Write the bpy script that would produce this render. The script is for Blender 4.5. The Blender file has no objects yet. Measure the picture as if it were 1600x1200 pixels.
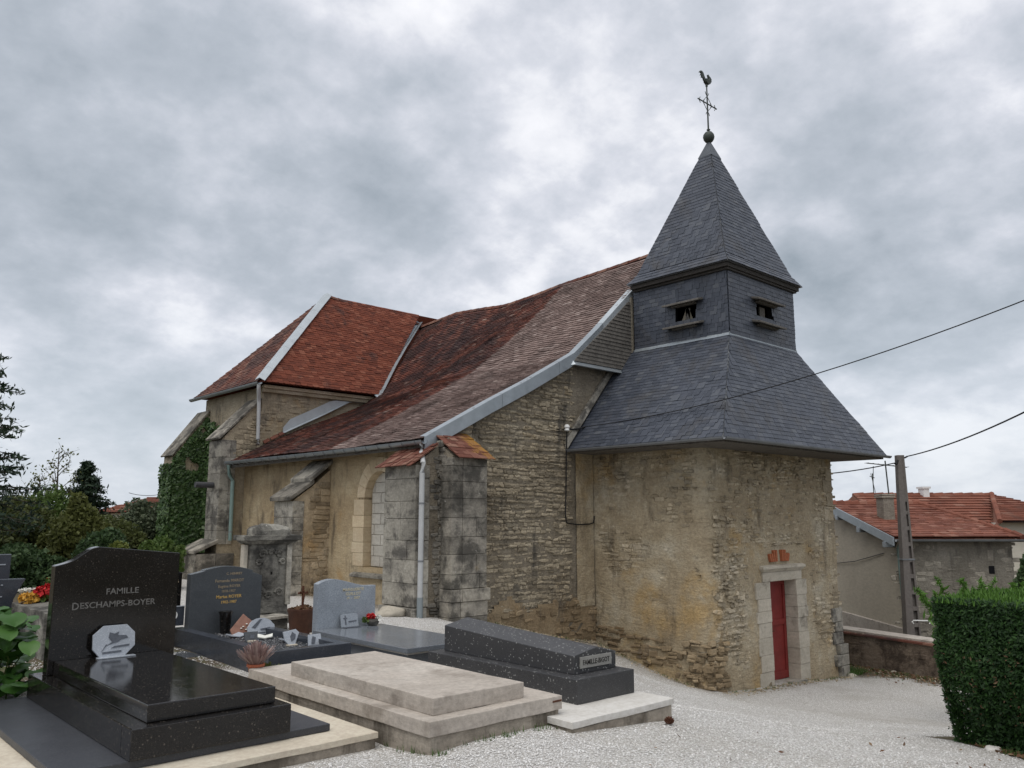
import bpy, bmesh, math, random
import numpy as np
from mathutils import Vector, Matrix, Euler

rad = math.radians
SC = bpy.context.scene
COL = SC.collection
random.seed(7)
RNG = np.random.default_rng(11)

# ------------------------------------------------------------------ camera
CAMP = Vector((0, 0, 1.65))
PITCH, YAW = 0.16193, 0.74473
cd = bpy.data.cameras.new('camera')
cam = bpy.data.objects.new('camera', cd)
COL.objects.link(cam)
cam.location = CAMP
cam.rotation_euler = Euler((math.pi / 2 + PITCH, 0, -YAW), 'XYZ')
cd.sensor_width = 36
cd.lens = 1286.6 / 1600 * 36
cd.clip_start = .05
cd.clip_end = 3000
SC.camera = cam

# ------------------------------------------------------------------ view, sun, sky
SC.view_settings.view_transform = 'Standard'
SC.view_settings.look = 'None'
SC.view_settings.exposure = 0.56
SC.view_settings.gamma = 1
SC.view_settings.use_curve_mapping = False
SUN_EL, SUN_AZ = 66, 245       # azimuth from +Y clockwise
sd = bpy.data.lights.new('sun', 'SUN')
sun = bpy.data.objects.new('sun', sd)
COL.objects.link(sun)
sd.energy = 1.2
sd.angle = rad(55)
sd.color = (1, .96, .9)
tosun = Vector((math.sin(rad(SUN_AZ)) * math.cos(rad(SUN_EL)), math.cos(rad(SUN_AZ)) * math.cos(rad(SUN_EL)), math.sin(rad(SUN_EL))))
sun.rotation_euler = tosun.to_track_quat('Z', 'Y').to_euler()
sun.location = (0, 0, 30)


class NT:
    """small node writer"""
    def __init__(s, tree):
        s.t = tree
        s.N = tree.nodes
        s.L = tree.links

    def n(s, typ, props=None, **inp):
        nd = s.N.new(typ)
        for k, v in (props or {}).items():
            setattr(nd, k, v)
        for k, v in inp.items():
            key = k.replace('_', ' ')
            sk = nd.inputs[int(k[1:])] if k[0] == 'i' and k[1:].isdigit() else nd.inputs[key]
            if isinstance(v, bpy.types.NodeSocket):
                s.L.new(v, sk)
            else:
                if hasattr(sk.default_value, '__len__') and not hasattr(v, '__len__'):
                    v = (v,) * len(sk.default_value)
                if hasattr(v, '__len__') and sk.type == 'RGBA' and len(v) == 3:
                    v = (*v, 1)
                sk.default_value = v
        return nd

    def pos(s, scale=(1, 1, 1)):
        g = s.n('ShaderNodeNewGeometry').outputs['Position']
        if tuple(scale) == (1, 1, 1):
            return g
        return s.n('ShaderNodeVectorMath', {'operation': 'MULTIPLY'}, i0=g, i1=scale).outputs[0]

    def noise(s, vec, scale, detail=5, rough=.6, dist=0.0, w=None):
        nd = s.n('ShaderNodeTexNoise', {'noise_dimensions': '4D' if w is not None else '3D'}, Vector=vec, Scale=scale, Detail=detail, Roughness=rough, Distortion=dist)
        if w is not None:
            nd.inputs['W'].default_value = w
        return nd.outputs['Fac']

    def vor(s, vec, scale, feature='F1', out='Distance', rnd=1.0):
        nd = s.n('ShaderNodeTexVoronoi', {'feature': feature}, Vector=vec, Scale=scale, Randomness=rnd)
        return nd.outputs[out]

    def ramp(s, fac, stops, interp='LINEAR'):
        nd = s.n('ShaderNodeValToRGB', Fac=fac)
        cr = nd.color_ramp
        cr.interpolation = interp
        while len(cr.elements) < len(stops):
            cr.elements.new(.5)
        for e, (p, c) in zip(cr.elements, stops):
            e.position = p
            if not hasattr(c, '__len__'):
                c = (c, c, c)
            e.color = (*c[:3], 1)
        return nd.outputs['Color']

    def step(s, fac, a, b):
        nd = s.n('ShaderNodeMapRange', {'interpolation_type': 'SMOOTHSTEP'}, Value=fac)
        nd.inputs['From Min'].default_value = a
        nd.inputs['From Max'].default_value = b
        return nd.outputs[0]

    def lin(s, fac, a, b, c, d):
        nd = s.n('ShaderNodeMapRange', Value=fac)
        for k, v in zip(('From Min', 'From Max', 'To Min', 'To Max'), (a, b, c, d)):
            nd.inputs[k].default_value = v
        return nd.outputs[0]

    def m(s, op, a, b=0.0, c=None):
        nd = s.n('ShaderNodeMath', {'operation': op}, i0=a, i1=b)
        if c is not None:
            nd.inputs[2].default_value = c
        return nd.outputs[0]

    def mix(s, fac, a, b, mode='MIX'):
        nd = s.n('ShaderNodeMix', {'data_type': 'RGBA', 'blend_type': mode})
        for sk, v in ((nd.inputs[0], fac), (nd.inputs[6], a), (nd.inputs[7], b)):
            if isinstance(v, bpy.types.NodeSocket):
                s.L.new(v, sk)
            elif sk.type == 'RGBA':
                sk.default_value = (*v[:3], 1) if hasattr(v, '__len__') else (v, v, v, 1)
            else:
                sk.default_value = v
        return nd.outputs[2]

    def bright(s, col, fac):
        """multiply colour by a value"""
        return s.n('ShaderNodeVectorMath', {'operation': 'SCALE'}, i0=col, Scale=fac).outputs[0]

    def rnd(s):
        """0..1 value per piece: island in a joined mesh, object for single pieces"""
        a = s.n('ShaderNodeNewGeometry').outputs['Random Per Island']
        b = s.n('ShaderNodeObjectInfo').outputs['Random']
        return s.m('FRACT', s.m('ADD', a, b))


# ---- sky: overcast in broken layers over a pale Nishita sky
W = bpy.data.worlds.new('World')
SC.world = W
W.use_nodes = True
wt = NT(W.node_tree)
wt.N.clear()
sky = wt.n('ShaderNodeTexSky', {'sky_type': 'NISHITA', 'sun_disc': False, 'sun_elevation': rad(SUN_EL), 'sun_rotation': rad(SUN_AZ), 'dust_density': 2.5})
dirv = wt.n('ShaderNodeTexCoord').outputs['Generated']
sep = wt.n('ShaderNodeSeparateXYZ', Vector=dirv)
zz = wt.m('ADD', wt.m('MAXIMUM', sep.outputs[2], 0.0), 0.42)
px = wt.m('DIVIDE', sep.outputs[0], zz)
py = wt.m('DIVIDE', sep.outputs[1], zz)
pv = wt.n('ShaderNodeCombineXYZ', X=px, Y=py, Z=3.7).outputs[0]
n1 = wt.noise(pv, 1.95, 5, .5, .1)
n2 = wt.noise(pv, 4.8, 8, .52, .1, w=2.0)
n3 = wt.noise(dirv, 1.6, 2, .5, 0, w=5.0)


def camdir(x, y):
    f = 1286.6
    F = Vector((math.sin(YAW) * math.cos(PITCH), math.cos(YAW) * math.cos(PITCH), math.sin(PITCH)))
    R = Vector((math.cos(YAW), -math.sin(YAW), 0))
    U = R.cross(F)
    return (F * f + R * (x - 800) - U * (y - 600)).normalized()


def sky_blob(x, y, r, amp):
    """a broad darker or brighter cloud bank around one direction of the sky"""
    d = camdir(x, y)
    dot = wt.n('ShaderNodeVectorMath', {'operation': 'DOT_PRODUCT'}, i0=dirv, i1=tuple(d)).outputs['Value']
    return wt.m('MULTIPLY', wt.step(dot, math.cos(r), 1.0), amp)


n4 = wt.noise(pv, 12.0, 7, .6, .1, w=7.0)
dens = wt.m('ADD', wt.m('ADD', wt.m('MULTIPLY', n1, .33), wt.m('MULTIPLY', n2, .43)), wt.m('MULTIPLY', n4, .24))
BLOBS = [(1470, 400, .22, -.115), (90, 415, .15, -.10), (850, 130, .2, -.05), (120, 190, .26, -.07), (1180, 180, .2, -.05), (1290, 310, .12, -.04),
         (500, 340, .16, -.05), (700, 420, .08, -.03), (800, 235, .10, .04), (270, 255, .13, .05), (600, 390, .08, .0), (1540, 290, .14, .06),
         (1300, 375, .05, .08), (1440, 600, .16, .06), (60, 500, .18, .05), (480, 90, .22, -.01), (1350, 90, .2, .03), (430, 200, .10, -.03), (700, 270, .16, -.07), (640, 200, .12, -.04), (130, 640, .14, -.05), (1500, 700, .1, .03)]
for bx, by, br, ba in BLOBS:
    dens = wt.m('ADD', dens, sky_blob(bx, by, br, ba))
cloud = wt.ramp(dens, [(.26, (.215, .248, .280)), (.41, (.345, .374, .415)), (.475, (.435, .456, .500)), (.515, (.508, .522, .565)), (.55, (.600, .608, .640)), (.61, (.70, .70, .722))])
hz = wt.step(sep.outputs[2], .30, .0)
cloud = wt.mix(wt.m('MULTIPLY', hz, .55), cloud, (.46, .51, .565))
bg1 = wt.n('ShaderNodeBackground', Color=sky.outputs[0], Strength=.12)
bg2 = wt.n('ShaderNodeBackground', Color=cloud, Strength=1.0)
ms = wt.n('ShaderNodeMixShader', Fac=.94)
wt.L.new(bg1.outputs[0], ms.inputs[1])
wt.L.new(bg2.outputs[0], ms.inputs[2])
wo = wt.n('ShaderNodeOutputWorld')
wt.L.new(ms.outputs[0], wo.inputs['Surface'])


# ------------------------------------------------------------------ materials
def newmat(name):
    m = bpy.data.materials.new(name)
    m.use_nodes = True
    t = NT(m.node_tree)
    t.N.clear()
    bs = t.n('ShaderNodeBsdfPrincipled')
    o = t.n('ShaderNodeOutputMaterial')
    t.L.new(bs.outputs[0], o.inputs[0])
    return m, t, bs


def setin(t, bs, key, v):
    sk = bs.inputs[key]
    if isinstance(v, bpy.types.NodeSocket):
        t.L.new(v, sk)
    elif sk.type == 'RGBA':
        sk.default_value = (*v[:3], 1)
    else:
        sk.default_value = v


def fin(t, bs, col, rough=.8, spec=.3, bump=None, dist=.01, strength=.6, metal=0.0):
    setin(t, bs, 'Base Color', col)
    setin(t, bs, 'Roughness', rough)
    setin(t, bs, 'Specular IOR Level', spec)
    setin(t, bs, 'Metallic', metal)
    if bump is not None:
        b = t.n('ShaderNodeBump', Height=bump, Distance=dist, Strength=strength)
        t.L.new(b.outputs[0], bs.inputs['Normal'])


def masonry(name, c1, c2, c3, dark=(.07, .065, .058), dk=(.54, .70), ochre=None, oc=(.55, .7), white=.0, isl=.3, bump=.012, streak=True, seed=0.0, fine=.5, crsk=.18):
    m, t, bs = newmat(name)
    p = t.pos()
    c = t.ramp(t.noise(p, 1.1, 7, .62, .3, w=seed), [(.3, c1), (.5, c2), (.7, c3)])
    if ochre:
        c = t.mix(t.m('MULTIPLY', t.step(t.noise(p, .9, 7, .65, .2, w=seed + 3), *oc), .8), c, ochre)
    f = t.noise(p, 22, 6, .7, w=seed)
    c = t.mix(fine, c, t.ramp(f, [(.25, .18), (.5, .5), (.75, .82)]), 'OVERLAY')
    if streak:
        d = t.noise(t.pos((1.7, 1.7, .55)), 1.5, 9, .68, .4, w=seed + 7)
    else:
        d = t.noise(p, 2.4, 9, .68, .3, w=seed + 7)
    dm = t.m('MULTIPLY', t.step(d, *dk), .85)
    c = t.mix(dm, c, dark)
    if white:
        wv = t.step(t.noise(p, 13, 5, .7, .5, w=seed + 9), .63, .72)
        c = t.mix(t.m('MULTIPLY', wv, white), c, (.55, .53, .48))
    r = t.rnd()
    c = t.bright(c, t.lin(r, 0, 1, 1 - isl, 1 + isl))
    crs = t.noise(t.pos((5, 5, 15)), 1.0, 5, .6, .2, w=seed + 2)
    c = t.mix(crsk, c, t.ramp(crs, [(.32, .22), (.5, .5), (.68, .75)]), 'OVERLAY')
    h = t.m('ADD', t.m('ADD', t.m('MULTIPLY', t.noise(p, 9, 6, .7, w=seed), 1.0), t.m('MULTIPLY', f, .6)), t.m('MULTIPLY', crs, 1.3))
    fin(t, bs, c, .9, .15, h, bump, .9)
    return m


def plain(name, col, rough=.7, spec=.3, var=.25, scale=14, metal=0.0, bump=0.0, dirt=None):
    m, t, bs = newmat(name)
    p = t.pos()
    n = t.noise(p, scale, 6, .65)
    c = t.bright(t.mix(0.0, col, col), t.lin(n, .25, .75, 1 - var, 1 + var))
    if dirt:
        c = t.mix(t.m('MULTIPLY', t.step(t.noise(p, 3, 8, .7, .3, w=4.0), .5, .7), dirt[1]), c, dirt[0])
    r = t.lin(t.noise(p, 6, 5, .6, w=2.0), .3, .7, max(rough - .08, .03), min(rough + .08, 1))
    fin(t, bs, c, r, spec, n if bump else None, bump or .01, .7, metal)
    return m


def granite(name, base, fleck, amount=.5, scale=90, rough=.15, big=None):
    m, t, bs = newmat(name)
    p = t.pos()
    v = t.n('ShaderNodeTexVoronoi', Vector=p, Scale=scale)
    g = t.n('ShaderNodeSeparateColor', Color=v.outputs['Color']).outputs[0]
    k = t.m('MULTIPLY', t.step(g, 1 - amount, 1 - amount + .08), t.step(v.outputs['Distance'], .55, .25))
    c = t.mix(k, base, fleck)
    if big:
        v2 = t.n('ShaderNodeTexVoronoi', Vector=p, Scale=big[0])
        g2 = t.n('ShaderNodeSeparateColor', Color=v2.outputs['Color']).outputs[1]
        k2 = t.m('MULTIPLY', t.step(g2, 1 - big[1], 1 - big[1] + .04), t.step(v2.outputs['Distance'], .42, .2))
        c = t.mix(t.m('MULTIPLY', k2, .8), c, big[2])
    c = t.mix(.35, c, t.ramp(t.noise(p, 3, 7, .7), [(.3, .3), (.7, .7)]), 'OVERLAY')
    dust = t.noise(p, 7, 7, .7, w=3.0)
    r = t.lin(dust, .35, .8, rough, rough + .10)
    fin(t, bs, c, r, .5, t.noise(p, 160, 2, .5), .0006, .3)
    return m


def tiles_mat(name, kind):
    m, t, bs = newmat(name)
    p = t.pos()
    r = t.rnd()
    if kind == 'nave':
        pale = t.ramp(r, [(.0, (.150, .106, .094)), (.4, (.190, .136, .120)), (.8, (.225, .163, .144)), (1, (.31, .245, .22))])
        red = t.ramp(r, [(.0, (.075, .031, .025)), (.4, (.115, .042, .030)), (.8, (.158, .053, .036)), (.95, (.19, .08, .055)), (1, (.28, .20, .165))])
        sp = t.n('ShaderNodeSeparateXYZ', Vector=p)
        # the strip by the gable was retiled with other tiles
        y = t.m('ADD', sp.outputs[1], t.m('MULTIPLY', t.m('SUBTRACT', t.noise(p, 5, 3, .6), .5), .5))
        c = t.mix(t.step(y, 15.42, 15.55), pale, red)
        lich = t.noise(p, .62, 8, .66, .5, w=1.5)
        band = t.step(sp.outputs[1], 15.3, 15.7)
        dk = t.m('MULTIPLY', t.m('MULTIPLY', t.step(lich, .44, .58), band), .80)
        c = t.mix(dk, c, (.030, .021, .022))
        c = t.mix(t.m('MULTIPLY', t.step(t.noise(p, 1.2, 8, .7, .4, w=8.0), .47, .66), .62), c, (.072, .052, .046))
    elif kind == 'red':
        c = t.ramp(r, [(.0, (.105, .033, .021)), (.4, (.150, .044, .026)), (.8, (.180, .054, .031)), (1, (.225, .085, .053))])
        c = t.mix(t.m('MULTIPLY', t.step(t.noise(p, .9, 8, .7, .4, w=3.0), .54, .66), .75), c, (.05, .03, .027))
    elif kind == 'barn':
        c = t.ramp(r, [(.0, (.145, .054, .036)), (.4, (.185, .069, .045)), (.8, (.215, .082, .053)), (1, (.25, .125, .09))])
        c = t.mix(t.m('MULTIPLY', t.step(t.noise(p, .7, 7, .7, .4), .52, .68), .3), c, (.12, .09, .07))
    else:  # dark side and buttress caps
        c = t.ramp(r, [(.0, (.11, .042, .03)), (.5, (.16, .062, .043)), (1, (.23, .125, .09))])
        if kind == 'cap':
            sx_ = t.n('ShaderNodeSeparateXYZ', Vector=p).outputs[0]
            ln = t.m('ADD', t.noise(p, 5, 6, .7, .4, w=5.2), t.m('MULTIPLY', t.m('SUBTRACT', sx_, 9.85), .55))
            c = t.mix(t.m('MULTIPLY', t.step(ln, .44, .70), .75), c, (.33, .18, .03))
        else:
            c = t.mix(t.m('MULTIPLY', t.step(t.noise(p, 1.3, 8, .7, .4), .42, .6), .7), c, (.05, .035, .035))
    c = t.mix(.4, c, t.ramp(t.noise(p, 40, 4, .7), [(.3, .25), (.7, .75)]), 'OVERLAY')
    fin(t, bs, c, .85, .2, t.noise(p, 60, 4, .7), .004, .6)
    return m


def slate_mat():
    m, t, bs = newmat('slate')
    p = t.pos()
    r = t.rnd()
    c = t.ramp(r, [(0, (.034, .041, .056)), (.5, (.050, .058, .077)), (.9, (.064, .073, .093)), (1, (.085, .093, .108))])
    c = t.mix(t.m('MULTIPLY', t.step(t.noise(p, 1.0, 8, .7, .5), .5, .68), .45), c, (.062, .055, .047))
    c = t.mix(t.m('MULTIPLY', t.step(t.noise(t.pos((2, 2, .4)), 2, 7, .7, .3, w=4.0), .55, .7), .35), c, (.10, .10, .095))
    n = t.noise(p, 30, 5, .7)
    fin(t, bs, c, t.lin(n, .3, .7, .38, .58), .45, n, .002, .5)
    return m


def leaf_mat(name, a, b, c3, trans=.25, rough=.55):
    m, t, bs = newmat(name)
    r = t.rnd()
    p = t.pos()
    c = t.ramp(t.m('FRACT', t.m('ADD', t.m('MULTIPLY', r, .75), t.m('MULTIPLY', t.noise(p, .9, 4, .6), .35))), [(0, a), (.5, b), (1, c3)])
    fin(t, bs, c, rough, .3)
    try:
        bs.inputs['Transmission Weight'].default_value = 0
        bs.inputs['Subsurface Weight'].default_value = 0
    except KeyError:
        pass
    tr = t.n('ShaderNodeBsdfTranslucent', Color=c)
    mx = t.n('ShaderNodeMixShader', Fac=trans)
    t.L.new(bs.outputs[0], mx.inputs[1])
    t.L.new(tr.outputs[0], mx.inputs[2])
    out = [n for n in t.N if n.bl_idname == 'ShaderNodeOutputMaterial'][0]
    t.L.new(mx.outputs[0], out.inputs[0])
    return m


def ground_mat():
    m, t, bs = newmat('gravel_ground')
    p = t.pos()
    v = t.n('ShaderNodeTexVoronoi', Vector=p, Scale=52)
    g = t.n('ShaderNodeSeparateColor', Color=v.outputs['Color']).outputs[0]
    c = t.ramp(g, [(0, (.52, .505, .48)), (.5, (.66, .65, .625)), (1, (.78, .77, .75))])
    c = t.mix(t.step(v.outputs['Distance'], .42, .62), c, (.40, .38, .35))
    big = t.noise(p, .55, 6, .6, .2)
    c = t.mix(t.m('MULTIPLY', t.step(big, .46, .66), .42), c, (.36, .335, .29))
    # soil and grass away from the gravelled yard
    sp = t.n('ShaderNodeSeparateXYZ', Vector=p)
    wob = t.m('MULTIPLY', t.m('SUBTRACT', t.noise(p, 1.3, 6, .65, .3, w=2.0), .5), 1.6)
    x = t.m('ADD', sp.outputs[0], wob)
    y = t.m('ADD', sp.outputs[1], wob)
    soil = t.ramp(t.noise(p, 6, 7, .7), [(.3, (.07, .055, .038)), (.5, (.13, .105, .075)), (.62, (.07, .085, .03)), (.8, (.10, .12, .045))])
    k1 = t.step(x, 18.9, 19.4)                       # strip by the low wall and beyond
    k2 = t.step(y, 22.0, 24.0)
    k3 = t.step(x, 1.2, .6)
    k4 = t.step(t.m('SUBTRACT', x, t.m('MULTIPLY', y, .55)), 7.85, 8.15)   # bed in front of the hedge
    k4 = t.m('MULTIPLY', k4, t.step(y, 4.6, 4.2))
    k5 = t.m('MULTIPLY', t.step(x, 4.6, 4.2), t.step(y, 8.8, 9.4))
    kf = t.m('MULTIPLY', t.m('MULTIPLY', t.step(sp.outputs[0], 13.2, 13.75), t.step(sp.outputs[1], 8.85, 9.35)), t.step(sp.outputs[0], 19.3, 19.0))
    kg = t.m('MULTIPLY', t.step(sp.outputs[1], 11.75, 12.25), t.step(sp.outputs[0], 8.6, 9.2))
    kfoot = t.m('MULTIPLY', t.m('MAXIMUM', kf, kg), t.step(t.noise(p, 2.6, 6, .7, w=6.0), .36, .60))
    c = t.mix(t.m('MULTIPLY', kfoot, .75), c, (.24, .205, .15))
    k = t.m('MAXIMUM', t.m('MAXIMUM', k1, k2), t.m('MAXIMUM', k3, t.m('MAXIMUM', k4, k5)))
    c = t.mix(k, c, soil)
    h = t.m('SUBTRACT', 1.0, v.outputs['Distance'])
    fin(t, bs, c, .92, .15, h, .02, .9)
    return m


M = {}
M['gable'] = masonry('gable_rubble', (.235, .195, .138), (.315, .268, .195), (.41, .36, .27), dk=(.51, .70), ochre=(.32, .23, .12), oc=(.56, .74), white=.6, isl=.34, seed=1.0, bump=.025)
M['gmortar'] = masonry('gable_mortar', (.16, .135, .10), (.215, .185, .14), (.29, .255, .20), dk=(.50, .68), white=.4, isl=0, seed=1.0, bump=.035)
M['tower'] = masonry('tower_render', (.29, .23, .15), (.385, .32, .22), (.48, .435, .34), dark=(.125, .10, .07), dk=(.51, .70), ochre=(.40, .27, .115), oc=(.50, .70), white=.45, isl=0, seed=4.0, bump=.03)
M['tstone'] = masonry('tower_rubble', (.29, .235, .16), (.39, .33, .235), (.51, .46, .37), dark=(.115, .095, .07), dk=(.54, .72), ochre=(.40, .27, .12), white=.6, isl=.3, seed=4.0, bump=.02)
M['foot'] = masonry('earthy_rubble', (.18, .132, .082), (.25, .19, .118), (.34, .275, .185), dk=(.52, .70), ochre=(.27, .18, .09), white=.4, isl=.32, seed=6.0, bump=.02)
M['nave'] = masonry('nave_render', (.32, .24, .145), (.43, .34, .215), (.52, .44, .30), dark=(.13, .105, .075), dk=(.49, .67), ochre=(.38, .25, .115), white=.3, isl=0, seed=8.0, bump=.018, fine=.4)
M['nstone'] = masonry('nave_rubble', (.27, .21, .135), (.365, .29, .195), (.46, .385, .275), dark=(.09, .075, .06), dk=(.52, .7), ochre=(.42, .27, .12), white=.3, isl=.3, seed=8.0, bump=.02)
M['ashlar'] = masonry('grey_ashlar', (.22, .205, .175), (.32, .30, .255), (.46, .43, .37), dark=(.07, .066, .06), dk=(.45, .61), ochre=(.40, .32, .20), oc=(.6, .75), white=.75, isl=.2, seed=12.0, streak=False)
M['ashlar2'] = masonry('dark_ashlar', (.165, .152, .13), (.25, .23, .195), (.37, .34, .28), dark=(.055, .052, .046), dk=(.41, .59), ochre=(.36, .25, .10), oc=(.62, .75), white=.75, isl=.25, seed=15.0, streak=False)
M['jamb'] = masonry('pale_limestone', (.35, .32, .26), (.43, .39, .32), (.50, .46, .385), dark=(.18, .16, .13), dk=(.53, .70), isl=.12, seed=20.0, streak=False, bump=.006, fine=.3)
M['winstone'] = masonry('warm_limestone', (.50, .40, .26), (.58, .47, .32), (.62, .53, .38), dark=(.25, .2, .14), dk=(.6, .75), isl=.08, seed=22.0, streak=False, bump=.006, fine=.25)
M['block'] = masonry('infill_block', (.44, .42, .37), (.50, .475, .42), (.55, .53, .47), dark=(.28, .26, .22), dk=(.62, .75), isl=.08, seed=24.0, streak=False, bump=.004, fine=.25)
M['trans'] = masonry('transept_rubble', (.25, .20, .14), (.33, .28, .20), (.42, .36, .27), dark=(.11, .095, .075), dk=(.5, .68), ochre=(.36, .25, .12), white=.4, isl=.28, seed=26.0, bump=.02)
M['monst'] = masonry('lichen_stone', (.14, .133, .118), (.235, .225, .195), (.37, .355, .31), dark=(.045, .043, .04), dk=(.42, .58), white=.8, isl=.1, seed=30.0, streak=False, bump=.02)
M['barnwall'] = masonry('barn_render', (.46, .41, .33), (.49, .44, .355), (.52, .47, .38), dark=(.35, .31, .25), dk=(.6, .8), isl=0, seed=33.0, bump=.003, fine=.15)
M['barnstone'] = masonry('barn_rubble', (.21, .19, .155), (.29, .265, .22), (.38, .35, .295), dark=(.11, .10, .085), dk=(.5, .7), white=.5, isl=.25, seed=35.0, bump=.02)
M['lowwall'] = masonry('low_wall_render', (.15, .115, .09), (.22, .175, .135), (.31, .26, .21), dark=(.055, .042, .034), dk=(.45, .60), isl=0, seed=37.0, bump=.02, streak=False)
M['cream'] = masonry('cream_render', (.58, .54, .45), (.62, .58, .49), (.65, .61, .52), dark=(.45, .42, .35), dk=(.62, .8), isl=0, seed=39.0, bump=.003, fine=.1)
M['tile_nave'] = tiles_mat('old_roof_tiles', 'nave')
M['tile_red'] = tiles_mat('red_roof_tiles', 'red')
M['tile_dark'] = tiles_mat('dark_roof_tiles', 'dark')
M['tile_cap'] = tiles_mat('lichen_cap_tiles', 'cap')
M['tile_barn'] = tiles_mat('barn_roof_tiles', 'barn')
M['slate'] = slate_mat()
M['zinc'] = plain('zinc_sheet', (.34, .375, .40), .42, .5, .14, 3, .55, dirt=((.22, .25, .26), .5))
M['zinc_new'] = plain('pale_zinc', (.46, .50, .525), .45, .5, .1, 3, .4, dirt=((.34, .37, .39), .5))
M['lead'] = plain('old_lead', (.20, .21, .22), .55, .4, .2, 6, .3, dirt=((.12, .12, .12), .5))
M['wood_dark'] = plain('dark_old_wood', (.055, .050, .045), .85, .2, .4, 18, bump=.01)
M['wood_grey'] = plain('weathered_wood', (.135, .125, .112), .85, .2, .45, 18, bump=.01, dirt=((.055, .05, .045), .7))
M['wood_pale'] = plain('pale_worn_wood', (.21, .185, .145), .85, .2, .4, 20, bump=.008, dirt=((.12, .12, .07), .6))
M['dark'] = plain('dark_recess', (.012, .012, .014), .9, .1, .2)
M['cap_lead'] = plain('dull_cap_lead', (.095, .105, .12), .5, .4, .2, 6, .2)
M['verdigris'] = plain('oxidised_metal', (.06, .07, .062), .6, .4, .3, 30, .4)
M['rust'] = plain('rusty_iron', (.10, .042, .024), .8, .3, .5, 18, .2, bump=.003)
M['rustpot'] = plain('rust_brown_pot', (.07, .030, .018), .6, .3, .4, 14, bump=.003)
M['red_paint'] = plain('red_door_paint', (.19, .024, .021), .55, .35, .22, 5, dirt=((.16, .018, .016), .5))
M['brick'] = plain('orange_brick', (.34, .115, .055), .85, .2, .4, 25, bump=.006)
M['black'] = plain('black_rubber', (.012, .012, .013), .6, .3, .2)
M['white'] = plain('white_ceramic', (.75, .75, .73), .4, .4, .05)
M['pvc'] = plain('grey_pipe', (.44, .45, .45), .5, .35, .08, 4)
M['pvcdark'] = plain('dull_pipe_foot', (.22, .25, .26), .5, .35, .12, 4)
M['castiron'] = plain('dark_pipe', (.05, .05, .055), .6, .4, .3)
M['greenpipe'] = plain('green_grey_pipe', (.19, .27, .25), .5, .35, .12, 5)
M['polecon'] = plain('pole_concrete', (.175, .158, .145), .9, .15, .2, 16, bump=.004, dirt=((.14, .12, .11), .5))
M['concrete_warm'] = masonry('warm_tomb_concrete', (.36, .32, .275), (.44, .395, .345), (.51, .47, .415), dark=(.21, .18, .15), dk=(.51, .72), isl=.03, seed=50.0, streak=False, bump=.006, fine=.4)
M['concrete_side'] = masonry('stained_concrete', (.21, .18, .145), (.28, .245, .20), (.36, .32, .265), dark=(.09, .077, .06), dk=(.46, .62), isl=.03, seed=52.0, streak=True, bump=.01)
M['concrete_pale'] = masonry('pale_concrete', (.50, .48, .44), (.56, .54, .50), (.62, .60, .56), dark=(.36, .33, .28), dk=(.62, .78), isl=.02, seed=54.0, streak=False, bump=.004, fine=.3)
M['concrete_cream'] = masonry('cream_concrete', (.50, .44, .34), (.56, .50, .40), (.60, .55, .45), dark=(.34, .29, .21), dk=(.58, .75), isl=.02, seed=56.0, streak=False, bump=.006, fine=.35)
M['gr_black'] = granite('black_granite', (.010, .009, .0085), (.036, .031, .026), .25, 120, .05, (44, .17, (.115, .10, .082)))
M['gr_wing'] = granite('dull_black_granite', (.034, .037, .044), (.07, .07, .075), .3, 110, .42)
M['gr_bigot'] = granite('flecked_dark_granite', (.040, .040, .042), (.085, .085, .085), .35, 130, .40, (50, .22, (.36, .36, .345)))
M['gr_light'] = granite('light_blue_granite', (.26, .29, .325), (.42, .45, .48), .45, 140, .22, (70, .35, (.14, .155, .175)))
M['gr_slab'] = granite('mid_grey_granite', (.15, .165, .185), (.25, .27, .29), .4, 140, .14)
M['gr_grey'] = granite('dark_grey_granite', (.060, .066, .072), (.10, .108, .115), .35, 150, .2)
M['gr_blue'] = granite('blue_black_granite', (.040, .046, .058), (.08, .088, .10), .35, 150, .2)
M['plq_pale'] = granite('pale_plaque_stone', (.34, .37, .41), (.50, .53, .56), .4, 120, .3)
M['plq_ink'] = plain('plaque_engraving', (.10, .11, .13), .6, .3, .3, 40)
M['plq_amber'] = plain('amber_plaque', (.26, .13, .09), .35, .4, .35, 14)
M['gold'] = plain('gold_leaf', (.62, .40, .12), .45, .5, .25, 60, .3)
M['gold_dull'] = plain('worn_gilding', (.30, .235, .15), .6, .4, .3, 60, .1)
M['gold_pale'] = plain('pale_gilding', (.56, .50, .34), .5, .4, .3, 60, .1)
M['engrave'] = plain('engraved_grey', (.15, .145, .135), .7, .3, .35, 30)
M['plate'] = plain('grey_name_plate', (.26, .255, .235), .6, .3, .15, 12)
M['ink'] = plain('dark_letters', (.045, .042, .038), .7, .3, .2, 30)
M['terracotta'] = plain('terracotta', (.36, .115, .06), .75, .25, .25, 20)
M['heather'] = leaf_mat('dry_heather', (.20, .13, .12), (.30, .20, .185), (.38, .29, .26), .15, .8)
M['petal_red'] = plain('red_petals', (.48, .02, .022), .6, .3, .4, 30)
M['petal_yel'] = plain('yellow_petals', (.58, .32, .05), .6, .3, .35, 30)
M['petal_wht'] = plain('white_petals', (.72, .72, .66), .6, .3, .15, 30)
M['gravel'] = leaf_mat('pale_gravel', (.48, .46, .43), (.64, .625, .60), (.78, .77, .75), 0.0, .9)
M['chip'] = leaf_mat('dark_chippings', (.05, .05, .055), (.10, .10, .11), (.30, .30, .30), 0.0, .8)
M['ground'] = ground_mat()
M['bark'] = plain('bark', (.085, .07, .055), .9, .1, .4, 20, bump=.01)
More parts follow.
